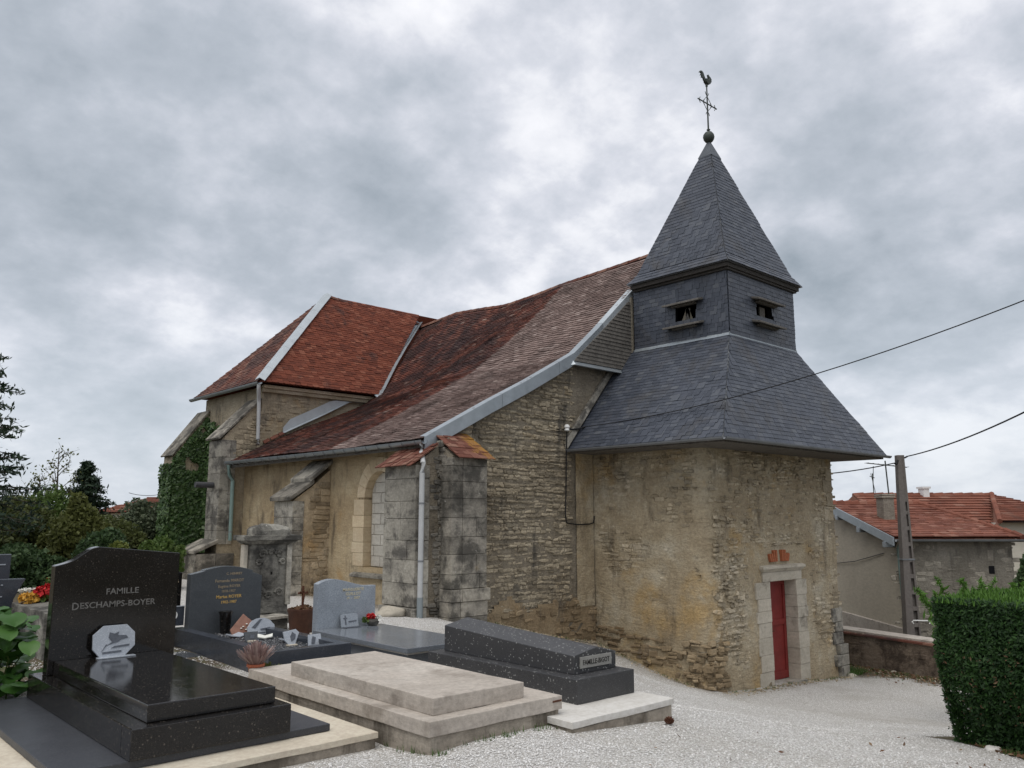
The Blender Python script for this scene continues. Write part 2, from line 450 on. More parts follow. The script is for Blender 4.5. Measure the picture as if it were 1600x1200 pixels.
M['hedge'] = leaf_mat('hedge_leaves', (.008, .024, .006), (.015, .042, .009), (.034, .085, .016), .15, .6)
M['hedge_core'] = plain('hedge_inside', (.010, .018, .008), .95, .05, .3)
M['ivy'] = leaf_mat('ivy_leaves', (.022, .048, .012), (.045, .09, .025), (.10, .15, .055), .15, .42)
M['leaf_mid'] = leaf_mat('mid_green_leaves', (.045, .085, .018), (.085, .14, .032), (.145, .20, .06), .35)
M['leaf_dark'] = leaf_mat('dark_green_leaves', (.024, .05, .019), (.048, .085, .032), (.085, .135, .053), .3)
M['leaf_olive'] = leaf_mat('olive_leaves', (.07, .08, .02), (.115, .13, .036), (.175, .19, .068), .35)
M['leaf_grey'] = leaf_mat('grey_green_leaves', (.05, .072, .04), (.085, .11, .062), (.13, .15, .088), .3)
M['leaf_yel'] = leaf_mat('yellow_green_leaves', (.06, .085, .015), (.12, .15, .03), (.20, .22, .06), .3)
M['leaf_bronze'] = leaf_mat('bronze_green_leaves', (.06, .068, .024), (.095, .112, .037), (.14, .17, .058), .35)
M['needle'] = leaf_mat('spruce_needles', (.013, .028, .017), (.026, .048, .027), (.052, .08, .043), .15)
M['juniper'] = leaf_mat('juniper_sprays', (.045, .11, .014), (.075, .165, .024), (.12, .23, .045), .25)
M['bigleaf'] = leaf_mat('bergenia_leaves', (.022, .075, .012), (.045, .12, .022), (.09, .19, .045), .2, .38)
M['grass'] = leaf_mat('grass_blades', (.03, .075, .012), (.055, .12, .022), (.10, .17, .04), .3)
M['litter'] = leaf_mat('dead_leaves', (.085, .045, .025), (.15, .08, .045), (.24, .17, .10), .1, .9)


# ------------------------------------------------------------------ geometry helpers
class MB:
    """collects shapes, then becomes one mesh object"""
    def __init__(s):
        s.v = []
        s.f = []

    def add(s, vs, fs):
        o = len(s.v)
        s.v.extend([tuple(map(float, q)) for q in vs])
        s.f.extend([tuple(i + o for i in f) for f in fs])
        return s

    def hexa(s, p):
        return s.add(p, [(0, 3, 2, 1), (4, 5, 6, 7), (0, 1, 5, 4), (1, 2, 6, 5), (2, 3, 7, 6), (3, 0, 4, 7)])

    def box(s, x0, x1, y0, y1, z0, z1):
        return s.hexa([(x0, y0, z0), (x1, y0, z0), (x1, y1, z0), (x0, y1, z0), (x0, y0, z1), (x1, y0, z1), (x1, y1, z1), (x0, y1, z1)])

    def prism(s, poly, ext):
        n = len(poly)
        a = [Vector(q) for q in poly]
        e = Vector(ext)
        vs = a + [q + e for q in a]
        fs = [tuple(range(n))[::-1], tuple(range(n, 2 * n))] + [(i, (i + 1) % n, n + (i + 1) % n, n + i) for i in range(n)]
        return s.add(vs, fs)

    def tube(s, path, r, n=8, caps=True):
        path = [Vector(q) for q in path]
        rs = r if hasattr(r, '__len__') else [r] * len(path)
        rings = []
        for i, q in enumerate(path):
            d = (path[min(i + 1, len(path) - 1)] - path[max(i - 1, 0)])
            d = d.normalized() if d.length > 1e-9 else Vector((0, 0, 1))
            a = d.orthogonal() if abs(d.z) > .95 else d.cross(Vector((0, 0, 1)))
            if abs(d.z) > .95:
                a = Vector((1, 0, 0)) - d * d.x
            a.normalize()
            b = d.cross(a)
            rings.append([q + (a * math.cos(k * 2 * math.pi / n) + b * math.sin(k * 2 * math.pi / n)) * rs[i] for k in range(n)])
        vs = [p for rg in rings for p in rg]
        fs = []
        for i in range(len(path) - 1):
            for k in range(n):
                k2 = (k + 1) % n
                fs.append((i * n + k, i * n + k2, (i + 1) * n + k2, (i + 1) * n + k))
        if caps:
            fs.append(tuple(range(n))[::-1])
            fs.append(tuple(range((len(path) - 1) * n, len(path) * n)))
        return s.add(vs, fs)

    def lathe(s, prof, c, n=16):
        vs = []
        for (r, z) in prof:
            for k in range(n):
                a = k * 2 * math.pi / n
                vs.append((c[0] + r * math.cos(a), c[1] + r * math.sin(a), c[2] + z))
        fs = []
        for i in range(len(prof) - 1):
            for k in range(n):
                k2 = (k + 1) % n
                fs.append((i * n + k, i * n + k2, (i + 1) * n + k2, (i + 1) * n + k))
        fs.append(tuple(range(n))[::-1])
        fs.append(tuple(range((len(prof) - 1) * n, len(prof) * n)))
        return s.add(vs, fs)

    def grid(s, P):
        """P: 2-D list of points"""
        nr, nc = len(P), len(P[0])
        vs = [q for r in P for q in r]
        fs = [(i * nc + j, i * nc + j + 1, (i + 1) * nc + j + 1, (i + 1) * nc + j) for i in range(nr - 1) for j in range(nc - 1)]
        return s.add(vs, fs)

    def build(s, name, mat, parent=None, bevel=0.0, smooth=False, kind=None, label=None, rot=None):
        return link_mesh(name, np.array(s.v, dtype=np.float64).reshape(-1, 3), s.f, mat, parent, bevel, smooth, kind, label, rot)


def origin_of(parent):
    return Vector(parent['_org']) if parent is not None and '_org' in parent else Vector((0, 0, 0))


def link_mesh(name, V, F, mat, parent=None, bevel=0.0, smooth=False, kind=None, label=None, rot=None):
    me = bpy.data.meshes.new(name)
    org = origin_of(parent)
    V = np.asarray(V, dtype=np.float64)
    if len(V):
        V = V - np.array(org)
    if isinstance(F, np.ndarray):
        nf, k = F.shape
        me.vertices.add(len(V))
        me.vertices.foreach_set('co', V.astype(np.float32).ravel())
        me.loops.add(nf * k)
        me.loops.foreach_set('vertex_index', F.astype(np.int32).ravel())
        me.polygons.add(nf)
        me.polygons.foreach_set('loop_start', np.arange(0, nf * k, k, dtype=np.int32))
        me.polygons.foreach_set('loop_total', np.full(nf, k, dtype=np.int32))
        me.update(calc_edges=True)
    else:
        me.from_pydata([tuple(q) for q in V], [], F)
        me.update()
    if bevel:
        b = bmesh.new()
        b.from_mesh(me)
        bmesh.ops.remove_doubles(b, verts=b.verts, dist=1e-5)
        eds = [e for e in b.edges if len(e.link_faces) == 2 and e.calc_face_angle(0) > .35]
        bmesh.ops.bevel(b, geom=eds, offset=bevel, segments=2, profile=.6, affect='EDGES', clamp_overlap=True)
        bmesh.ops.recalc_face_normals(b, faces=b.faces)
        b.to_mesh(me)
        b.free()
    if smooth:
        me.polygons.foreach_set('use_smooth', [True] * len(me.polygons))
        if smooth != 'all':
            try:
                me.set_sharp_from_angle(angle=rad(40))
            except Exception:
                pass
    if mat is not None:
        me.materials.append(mat)
    o = bpy.data.objects.new(name, me)
    COL.objects.link(o)
    if parent is not None:
        o.parent = parent
        o['_org'] = tuple(org)
    if kind:
        o['kind'] = kind
    if label:
        o['label'] = label
    return o


def thing(name, label, cat, loc, group=None):
    o = bpy.data.objects.new(name, None)
    COL.objects.link(o)
    o.location = loc
    o.empty_display_size = .2
    o['label'] = label
    o['category'] = cat
    o['_org'] = tuple(loc)
    if group:
        o['group'] = group
    return o


def tag(o, label, cat, group=None):
    o['label'] = label
    o['category'] = cat
    if group:
        o['group'] = group
    return o


def part(name, mat, parent, fn, **kw):
    b = MB()
    fn(b)
    return b.build(name, mat, parent, **kw)


def bx(name, mat, parent, x0, x1, y0, y1, z0, z1, bevel=.006, **kw):
    return MB().box(x0, x1, y0, y1, z0, z1).build(name, mat, parent, bevel=bevel, **kw)


def text(s, size, loc, mat, parent, name='lettering', align='CENTER', ext=.0015, yaw=0.0, tilt=0.0, sx=1.0, shear=0.0):
    """lettering facing -Y, written along +X (yaw turns it about Z, tilt leans it back)"""
    c = bpy.data.curves.new(name, 'FONT')
    c.body = s
    c.size = size
    c.align_x = align
    c.extrude = ext
    c.shear = shear
    c.resolution_u = 2
    c.offset = size * .012
    o = bpy.data.objects.new(name, c)
    COL.objects.link(o)
    dg = bpy.context.evaluated_depsgraph_get()
    me = bpy.data.meshes.new_from_object(o.evaluated_get(dg))
    bpy.data.objects.remove(o)
    bpy.data.curves.remove(c)
    R = Matrix.Rotation(yaw, 4, 'Z') @ Matrix.Rotation(math.pi / 2 - tilt, 4, 'X')
    org = origin_of(parent)
    me.transform(Matrix.Translation(Vector(loc) - org) @ R @ Matrix.Diagonal((sx, 1, 1, 1)))
    me.materials.clear()
    me.materials.append(mat)
    me.name = name
    ob = bpy.data.objects.new(name, me)
    COL.objects.link(ob)
    if parent is not None:
        ob.parent = parent
        ob['_org'] = tuple(org)
    return ob


# ---- numpy noise
def vnoise(P, seed=0):
    P = np.asarray(P, dtype=np.float64)
    i = np.floor(P).astype(np.int64)
    f = P - i
    f = f * f * (3 - 2 * f)

    def h(a):
        n = (a[..., 0] * 73856093) ^ (a[..., 1] * 19349663) ^ (a[..., 2] * 83492791) ^ (seed * 2654435761 + 12345)
        n = (n ^ (n >> 13)) * 1274126177
        n = n ^ (n >> 16)
        return (n & 0xffff) / 65535.0
    out = 0
    for dx in (0, 1):
        for dy in (0, 1):
            for dz in (0, 1):
                w = (f[..., 0] if dx else 1 - f[..., 0]) * (f[..., 1] if dy else 1 - f[..., 1]) * (f[..., 2] if dz else 1 - f[..., 2])
                out = out + w * h(i + np.array([dx, dy, dz]))
    return out


def fbm(P, seed=0, oct=4):
    P = np.asarray(P, dtype=np.float64)
    a, s, t = .5, 0, 0
    for o in range(oct):
        s = s + a * vnoise(P * 2 ** o, seed + o)
        t += a
        a *= .5
    return s / t


CAMN = np.array(CAMP)
UNIT = None


def unit_piece(name, round_end=False):
    """one tile or slate in a unit box: x across, y up the slope, z thickness"""
    if round_end:
        o = [(0, .06), (.25, .0), (.75, .0), (1, .06), (1, 1), (0, 1)]
    else:
        o = [(0, 0), (1, 0), (1, 1), (0, 1)]
    n = len(o)
    vs = [(x, y, 0) for x, y in o] + [(x, y, 1) for x, y in o]
    fs = [tuple(range(n, 2 * n))] + [(i, (i + 1) % n, n + (i + 1) % n, n + i) for i in range(n)]
    me = bpy.data.meshes.new(name)
    me.from_pydata(vs, [], fs)
    me.update()
    return me, np.array(vs, float), fs


class Pieces:
    """flat roof pieces: the ones that show largest become objects sharing one mesh, the others one joined mesh"""
    def __init__(s, round_end=False):
        s.items = []      # (origin, Mx, My, Mz)
        s.odd = MB()
        s.round = round_end

    def tile(s, o, ax, ay, az):
        s.items.append((np.array(o, float), np.array(ax, float), np.array(ay, float), np.array(az, float)))

    def build(s, name, mat, parent, limit, stuffname):
        me, uv, uf = unit_piece(name, s.round)
        me.materials.append(mat)
        org = np.array(origin_of(parent))
        key = []
        for i, (o, ax, ay, az) in enumerate(s.items):
            c = o + ax / 2 + ay / 2
            d = CAMN - c
            nrm = np.cross(ax, ay)
            face = float(np.dot(nrm, d)) / (np.linalg.norm(nrm) * np.linalg.norm(d) + 1e-9)
            key.append((-(face * np.linalg.norm(nrm)) / (d @ d), i))
        key.sort()
        chosen = set(i for k, i in key[:limit] if k < 0)
        b = s.odd
        for i, (o, ax, ay, az) in enumerate(s.items):
            A = np.stack([ax, ay, az], 1)
            if i in chosen:
                ob = bpy.data.objects.new(name, me)
                COL.objects.link(ob)
                ob.parent = parent
                X = Matrix(((*A[0], o[0] - org[0]), (*A[1], o[1] - org[1]), (*A[2], o[2] - org[2]), (0, 0, 0, 1)))
                ob.matrix_local = X
                ob.matrix_basis = X
            else:
                b.add(uv @ A.T + o, uf)
        if b.v:
            b.build(stuffname, mat, parent, kind='stuff')
        return len(chosen)


def lay_patch(pc, P00, P10, P11, P01, w, expo, length, thick, N, rng, holes=None, jit=.12, lift=1.0):
    """courses of pieces on a flat four-sided patch; P00-P10 is the lower edge, P01-P11 the upper"""
    P00, P10, P11, P01, N = [np.array(q, float) for q in (P00, P10, P11, P01, N)]
    hgt = np.linalg.norm((P01 + P11) / 2 - (P00 + P10) / 2)
    rows = max(1, int(round(hgt / expo)))
    U = (P10 - P00) / np.linalg.norm(P10 - P00)
    V = np.cross(N, U)
    if V @ ((P01 + P11) / 2 - (P00 + P10) / 2) < 0:
        V = -V
    tot = ((P01 + P11) / 2 - (P00 + P10) / 2) @ V

    def ed(t):
        t = min(t, 1.0)
        return P00 + (P01 - P00) * t, P10 + (P11 - P10) * t
    for r in range(rows):
        t = r / rows
        t2 = min(1.0, t + length / tot)
        L, R = ed(t)
        L2, R2 = ed(t2)
        a, b = (L - P00) @ U, (R - P00) @ U
        a2, b2 = (L2 - P00) @ U, (R2 - P00) @ U
        v, v2 = (L - P00) @ V, (L2 - P00) @ V
        u = a - (w * (.5 if r % 2 else 0)) - rng.uniform(0, .15) * w
        while u < b:
            ww = w * rng.uniform(.94, 1.06)
            u0, u1 = max(u, a), min(u + ww - .004, b)
            mid = P00 + U * ((u0 + u1) / 2) + V * (v + expo * .5)
            if u1 - u0 > .012 and not (holes and holes(mid)):
                j = rng.uniform(-jit, jit) * thick
                lo = thick * 1.7 * lift + j
                dv = rng.uniform(-.0035, .0035)
                c0, c1 = max(u0, a2), min(u1, b2)
                base = P00 + U * u0 + V * (v + dv) + N * lo
                if c0 <= u0 + 1e-6 and c1 >= u1 - 1e-6 and u1 - u0 > w * .8:
                    up = V * (v2 - v) - N * (lo - thick * .35)
                    pc.tile(base, U * (u1 - u0), up, N * thick)
                elif c1 > c0:
                    q = [P00 + U * u0 + V * (v + dv) + N * lo, P00 + U * u1 + V * (v + dv) + N * lo,
                         P00 + U * c1 + V * v2 + N * thick * .35, P00 + U * c0 + V * v2 + N * thick * .35]
                    pc.odd.hexa(q + [p + N * thick for p in q])
            u += ww


class Stones:
    """irregular stones set in a wall face; the ones that show largest become single parts"""
    def __init__(s):
        s.items = []

    def fill(s, O, U, V, N, u0, u1, v0, v1, inside, rng, hr=(.06, .13), wr=(.12, .34), gap=.012, proud=(.004, .03), keep=None, rough=.014, wave=.02):
        O, U, V, N = [np.array(q, float) for q in (O, U, V, N)]
        v = v0
        k = 0
        while v < v1:
            h = rng.uniform(*hr)
            u = u0 - rng.uniform(0, wr[1])
            ph = rng.uniform(0, 6)
            while u < u1:
                w = rng.uniform(*wr)
                dv = wave * math.sin(u * 1.7 + ph) + rng.uniform(-.006, .006)
                cells = [(u, u + w, v + dv, v + dv + h)]
                if h > .1 and rng.random() < .25:
                    q = h * rng.uniform(.4, .6)
                    cells = [(u, u + w, v + dv, v + dv + q), (u, u + w, v + dv + q, v + dv + h)]
                for (a, b, c, d) in cells:
                    cu, cv = (a + b) / 2, (c + d) / 2
                    if all(inside(x, y) for x, y in ((a + .01, c + .01), (b - .01, c + .01), (a + .01, d - .01), (b - .01, d - .01))):
                        if keep is None or rng.random() < keep(cu, cv):
                            s.one(O, U, V, N, a + gap / 2, b - gap / 2, c + gap / 2, d - gap / 2, rng, proud, rough)
                u += w
            v += h

    def one(s, O, U, V, N, a, b, c, d, rng, proud, rough):
        w, h = b - a, d - c
        if w < .02 or h < .015:
            return
        k = min(h * .38, w * .3)
        q = [(a + k * rng.uniform(.2, 1), c), (b - k * rng.uniform(.2, 1), c), (b, c + k * rng.uniform(.2, 1)), (b, d - k * rng.uniform(.2, 1)),
             (b - k * rng.uniform(.2, 1), d), (a + k * rng.uniform(.2, 1), d), (a, d - k * rng.uniform(.2, 1)), (a, c + k * rng.uniform(.2, 1))]
        q = [(x + rng.uniform(-rough, rough) * .5, y + rng.uniform(-rough, rough) * .5) for x, y in q]
        ro = rng.normal(0, .05)
        mx_, my_ = (a + b) / 2, (c + d) / 2
        q = [(mx_ + (x - mx_) - (y - my_) * ro, my_ + (y - my_) + (x - mx_) * ro) for x, y in q]
        p = rng.uniform(*proud)
        cx, cy = (a + b) / 2, (c + d) / 2
        ins = min(.014, h * .2)
        fx, fy = 1 - ins * 2 / w, 1 - ins * 2 / h
        tx, ty = rng.uniform(-.05, .05), rng.uniform(-.08, .08)
        v0 = [O + U * x + V * y - N * .03 for x, y in q]
        v1 = [O + U * x + V * y + N * max(p - .012, .0) for x, y in q]
        v2 = [O + U * (cx + (x - cx) * fx) + V * (cy + (y - cy) * fy) + N * (p + tx * (x - cx) + ty * (y - cy)) for x, y in q]
        n = 8
        fs = []
        for r in (0, 1):
            fs += [(r * n + i, r * n + (i + 1) % n, (r + 1) * n + (i + 1) % n, (r + 1) * n + i) for i in range(n)]
        fs.append(tuple(range(2 * n, 3 * n)))
        s.items.append((np.array(v0 + v1 + v2), fs, O + U * cx + V * cy, N, w * h))

    def build(s, name, mat, parent, limit, stuffname):
        key = []
        for i, (V, F, c, N, ar) in enumerate(s.items):
            d = CAMN - c
            f = float(N @ d) / np.linalg.norm(d)
            key.append((-f * ar / (d @ d), i))
        key.sort()
        chosen = set(i for k, i in key[:limit] if k < 0)
        b = MB()
        for i, (V, F, c, N, ar) in enumerate(s.items):
            if i in chosen:
                link_mesh(name, V, F, mat, parent)
            else:
                b.add(V, F)
        if b.v:
            b.build(stuffname, mat, parent, kind='stuff')


def leaf_cloud(C, R, n, size, rng, flat=1.0, up=.3, shell=.55, aspect=.6, noise=0.0, drop=None):
    """n leaf-sized faces through an ellipsoid; returns V, F arrays"""
    d = rng.normal(size=(n, 3))
    d /= np.linalg.norm(d, axis=1)[:, None]
    r = shell + (1 - shell) * rng.random(n) ** .6
    P = d * r[:, None] * np.array(R)
    if noise:
        k = fbm(d * 2.2 + rng.uniform(0, 50), 3, 3)
        P *= (1 + (k - .5) * 2 * noise)[:, None]
    P += np.array(C)
    if drop is not None:
        P = P[drop(P)]
        n = len(P)
    return leaves_at(P, size, rng, up, aspect)


def leaves_at(P, size, rng, up=.3, aspect=.6, nrm=None, spread=.6):
    n = len(P)
    N = rng.normal(size=(n, 3))
    N[:, 2] += up
    if nrm is not None:
        N = np.asarray(nrm) + rng.normal(size=(n, 3)) * spread
    N /= np.linalg.norm(N, axis=1)[:, None]
    A = np.cross(N, rng.normal(size=(n, 3)))
    A /= np.linalg.norm(A, axis=1)[:, None] + 1e-9
    B = np.cross(N, A)
    s = size * (.6 + .8 * rng.random(n))[:, None]
    a, b = A * s, B * s * aspect
    V = np.stack([P - a, P + b * .9 - a * .1, P + a, P - b * .9 - a * .1], 1).reshape(-1, 3)
    F = np.arange(4 * n).reshape(-1, 4)
    return V, F


def merge(parts):
    Vs, Fs, o = [], [], 0
    for V, F in parts:
        Vs.append(V)
        Fs.append(F + o)
        o += len(V)
    return np.concatenate(Vs), np.concatenate(Fs)


# ------------------------------------------------------------------ ground
CTRL = np.array([(0, 0, 0), (2, 5.5, -.07), (3.8, 5.5, -.07), (2, 9, .05), (4.4, 4.9, 0), (5.2, 5, -.03), (6.3, 4.7, -.13), (5.1, 4.5, -.06), (4.5, 8, 0), (5, 11, .05),
                 (9, 11.5, -.08), (8.9, 12, -.06), (8.5, 15, .03), (9, 20, .1), (6, 14, .08), (3, 14, .15), (10.7, 12.3, -.3), (12, 12.3, -.62), (13.8, 12.3, -.95),
                 (13.8, 11.6, -1.15), (13.8, 11.1, -1.28), (13.8, 10.3, -1.46), (13.8, 9.4, -1.58), (16.5, 9.4, -1.75), (18.9, 9.4, -1.92), (20.2, 9, -1.86), (19.9, 8, -1.84),
                 (9.9, 3.7, -.75), (9.9, 3, -.75), (11.8, 3, -1.0), (4.3, 4, 0), (6.57, 3.38, -.3), (7, 3, -.36), (8.4, 3.2, -.55), (8, 5, -.42), (10, 6, -.95), (8, 8, -.42),
                 (12, 7, -1.3), (15, 6, -1.7), (9, 9.5, -.33), (9.9, -1, -.7), (5, 0, -.15), (-20, -20, 0), (-5, 10, .1), (0, 40, -.2), (40, 0, -2.1), (40, 40, -2.5), (-20, 40, .2), (24, 12, -1.95), (8, 26, .1)], float)


def _tps(r2):
    return np.where(r2 > 1e-12, r2 * np.log(r2 + 1e-12) * .5, 0)


_n = len(CTRL)
_K = _tps(((CTRL[:, None, :2] - CTRL[None, :, :2]) ** 2).sum(-1)) + np.eye(_n) * .05
_Pm = np.c_[np.ones(_n), CTRL[:, :2]]
_A = np.block([[_K, _Pm], [_Pm.T, np.zeros((3, 3))]])
_W = np.linalg.solve(_A, np.r_[CTRL[:, 2], 0, 0, 0])


def ground_z(x, y):
    x, y = np.asarray(x, float), np.asarray(y, float)
    sh = x.shape
    P = np.c_[x.ravel(), y.ravel()]
    d = _tps(((P[:, None, :] - CTRL[None, :, :2]) ** 2).sum(-1))
    z = d @ _W[:_n] + _W[_n] + P @ _W[_n + 1:]
    z = np.clip(z, -2.6, .4)
    r = np.hypot(P[:, 0] - 10, P[:, 1] - 10)
    k = np.clip((r - 34) / 40, 0, 1)
    z = z * (1 - k) + (-2.0) * k
    return z.reshape(sh)


def gz(x, y):
    return float(ground_z(np.array([x]), np.array([y]))[0])


xs = np.unique(np.r_[-900, -500, -250, -120, -60, -35, np.linspace(-20, 0, 21), np.linspace(0, 22, 111), np.linspace(22, 40, 25), 55, 80, 130, 250, 500, 900])
ys = np.unique(np.r_[-900, -500, -250, -120, -60, -35, np.linspace(-20, 0, 21), np.linspace(0, 16, 81), np.linspace(16, 40, 31), 55, 80, 130, 250, 500, 900])
GX, GY = np.meshgrid(xs, ys)
GZ = ground_z(GX, GY)
near = np.exp(-((GX - 9) ** 2 + (GY - 8) ** 2) / 200)
GZ = GZ + near * (fbm(np.stack([GX * 1.3, GY * 1.3, GX * 0], -1), 5, 3) - .5) * .05
nc = len(xs)
Fg = np.array([(i * nc + j, i * nc + j + 1, (i + 1) * nc + j + 1, (i + 1) * nc + j) for i in range(len(ys) - 1) for j in range(nc - 1)])
g = link_mesh('ground', np.stack([GX, GY, GZ], -1).reshape(-1, 3), Fg, M['ground'], smooth='all', kind='structure')


# ------------------------------------------------------------------ the church
church = thing('church', 'old stone village church with slate bell tower, tiled nave roof and red door', 'church', (14, 12.31, -1.0))
XN, YG, XT, YF, XC = 9.5, 12.31, 13.8, 9.4, 16.42
YT = 20.6
TW = 19.05      # right side of the tower
rg = np.random.default_rng(21)
PROF = [(9.02, 3.06), (9.6, 3.36), (10.56, 3.86), (11.61, 4.38), (12.36, 4.78), (13.03, 5.14), (13.82, 5.80), (14.63, 6.53), (15.37, 7.19), (16.42, 8.24)]


def prof_z(x):
    return float(np.interp(x, [p[0] for p in PROF], [p[1] for p in PROF]))


_sl = np.r_[0, np.cumsum([math.dist(PROF[i], PROF[i + 1]) for i in range(len(PROF) - 1)])]
SMAX = _sl[-1]


def prof_s(s):
    return np.interp(s, _sl, [p[0] for p in PROF]), np.interp(s, _sl, [p[1] for p in PROF])


RIDGE = ([12, 12.57, 13.98, 15.65, 16.74, 18.08, 18.97, 20.41, 22.5], [.08, .07, .01, -.05, -.14, -.20, -.11, 0.0, -.13])


def sag(y, s):
    k = (s / SMAX) ** 1.5
    # the old kink of the rafters softens away from the gable
    soft = (np.clip((y - 13) / 4, 0, 1) * .14 - np.clip((y - 16.5) / 4, 0, 1) * .40) * np.exp(-((s / SMAX - .55) / .24) ** 2)
    return np.interp(y, *RIDGE) * k + soft + (fbm(np.array([[y * .55, s * .55, 1.0]]), 9, 3)[0] - .5) * .12


def valley_y(x):
    return 20.3 + (x - 13.4) * 2.2 / 3.0 if x > 13.4 else 20.56


# ---- nave long wall, with the blocked window
def nave_wall(b):
    y0, y1 = YG + .02, YT
    b.box(XN, XN + .5, y0, 13.76, -1.2, 3.05)
    b.box(XN, XN + .5, 14.84, y1, -1.2, 3.05)
    b.box(XN, XN + .5, 13.76, 14.84, -1.2, .66)
    # arch head
    pts = [(XN, 13.76, 3.05), (XN, 13.76, 2.08)]
    for k in range(0, 13):
        a = math.pi - k * math.pi / 12
        pts.append((XN, 14.3 + .54 * math.cos(a), 2.08 + .54 * math.sin(a)))
    pts += [(XN, 14.84, 3.05)]
    b.prism(pts, (.5, 0, 0))


nave = part('nave_wall', M['nave'], church, nave_wall)
win = part('window', M['dark'], church, lambda b: b.box(XN + .34, XN + .40, 13.77, 14.83, .66, 2.63))
# infill blocks laid in courses inside the arch
row = 0
z = .68
while z < 2.6:
    h = .215
    y = 13.77 - (.12 if row % 2 else .0)
    while y < 14.83:
        y0, y1 = max(y, 13.775), min(y + .36, 14.825)
        zt = min(z + h - .012, 2.62)
        if y1 - y0 > .04:
            ym = (y0 + y1) / 2
            def arch(yy):
                d = abs(yy - 14.3)
                return 2.08 + math.sqrt(max(.535 ** 2 - d * d, 0.0001)) if d < .535 else 2.08
            za, zb = min(zt, arch(y0)), min(zt, arch(y1 - .012))
            if max(za, zb) > z + .03:
                d = rg.uniform(-.006, .006)
                za, zb = max(za, z + .01), max(zb, z + .01)
                pts = [(XN + .17 + d, y0, z), (XN + .17 + d, y1 - .012, z), (XN + .17 + d, y1 - .012, zb), (XN + .17 + d, y0, za)]
                MB().prism(pts, (.16, 0, 0)).build('infill_block', M['block'], win, bevel=.004)
        y += .36
    z += h
    row += 1
MB().box(XN + .15, XN + .33, 13.775, 14.825, .672, 2.1).prism([(XN + .15 + .03, 14.3 + .535 * math.cos(k * math.pi / 12), 2.1 + .52 * math.sin(k * math.pi / 12)) for k in range(13)], (.15, 0, 0)) if 0 else None
part('mortar', M['concrete_side'], win, lambda b: b.box(XN + .185, XN + .335, 13.772, 14.828, .67, 2.1).prism([(XN + .185, 14.3 + .53 * math.cos(k * math.pi / 12), 2.1 + .50 * math.sin(k * math.pi / 12)) for k in range(13)], (.15, 0, 0)))
# dressed surround: jamb stones, arch stones, sill
for side, (ya, yb) in enumerate(((14.84, 15.22), (13.40, 13.76))):
    z = .68
    k = 0
    while z < 2.05:
        h = (.27, .22, .30, .25, .33)[k % 5]
        e = .05 if k % 2 else 0
        y0, y1 = (ya, yb + e) if side == 0 else (ya - e, yb)
        bx('jamb_stone', M['winstone'], win, XN - .014 - .004 * (k % 3), XN + .3, y0 - .006, y1 + .006, z, min(z + h, 2.06) - .008, bevel=.006)
        z += h
        k += 1
for k in range(9):
    a0, a1 = math.pi * k / 9 + .006, math.pi * (k + 1) / 9 - .006
    ri, ro = .532, .82
    pts = []
    for q in range(4):
        a = a0 + (a1 - a0) * q / 3
        pts.append((XN - .012, 14.3 + ri * math.cos(a), 2.08 + ri * math.sin(a)))
    for q in range(4):
        a = a1 - (a1 - a0) * q / 3
        pts.append((XN - .012, 14.3 + ro * math.cos(a), 2.08 + ro * math.sin(a)))
    MB().prism(pts, (.3, 0, 0)).build('arch_stone', M['winstone'], win, bevel=.006)
part('sill', M['ashlar'], win, lambda b: b.hexa([(XN - .10, 13.7, .46), (XN - .10, 15.2, .46), (XN + .3, 15.2, .46), (XN + .3, 13.7, .46), (XN - .10, 13.7, .52), (XN - .10, 15.2, .52), (XN + .3, 15.2, .67), (XN + .3, 13.7, .67)]), bevel=.01)

# ---- gable wall
gpoly = [(XN, YG, -1.6)] + [(x, YG, prof_z(x) - .12) for x in (9.5, 10.56, 11.61, 12.36, 13.03, 13.82, 14.63, 15.37, 16.42)]
gpoly += [(2 * XC - p[0], YG, p[2]) for p in gpoly[1:-1]][::-1] + [(2 * XC - XN, YG, -2.2)]
gable = part('gable_wall', M['gmortar'], church, lambda b: b.prism(gpoly, (0, .55, 0)))
def uneven_face(b, x0, x1, z0, z1, amp, sd, y=YG, step=.07, top=None):
    xs_ = np.arange(x0, x1 + step, step)
    zs_ = np.arange(z0, z1 + step, step)
    G = np.stack(np.meshgrid(xs_, zs_), -1)
    P = np.stack([G[..., 0], np.full(G.shape[:2], y), G[..., 1]], -1)
    d = (fbm(P * 1.3, sd, 3) - .5) * amp + (fbm(P * 7, sd + 5, 3) - .5) * amp * .55
    P[..., 1] = y - .000 - d
    keep = {}
    vs, fs = [], []
    for i in range(len(zs_) - 1):
        for j in range(len(xs_) - 1):
            c = P[i:i + 2, j:j + 2].mean((0, 1))
            if c[2] > prof_z(min(c[0], 16.4)) - .22 or (top is not None and c[2] > top + .55 * (fbm(np.array([[c[0] * 1.7, 2.0, c[2] * .6]]), 19, 3)[0] - .5)):
                continue
            f = []
            for ij in ((i, j), (i, j + 1), (i + 1, j + 1), (i + 1, j)):
                if ij not in keep:
                    keep[ij] = len(vs)
                    vs.append(tuple(P[ij]))
                f.append(keep[ij])
            fs.append(tuple(f))
    b.add(vs, fs)


part('mortar_face', M['gmortar'], gable, lambda b: uneven_face(b, 9.5, 15.0, -.5, 5.0, .055, 77), smooth='all')
part('footing_face', M['foot'], gable, lambda b: uneven_face(b, 9.5, 13.76, -1.4, .4, .09, 78, YG - .022, top=.0), smooth='all')
S_g = Stones()


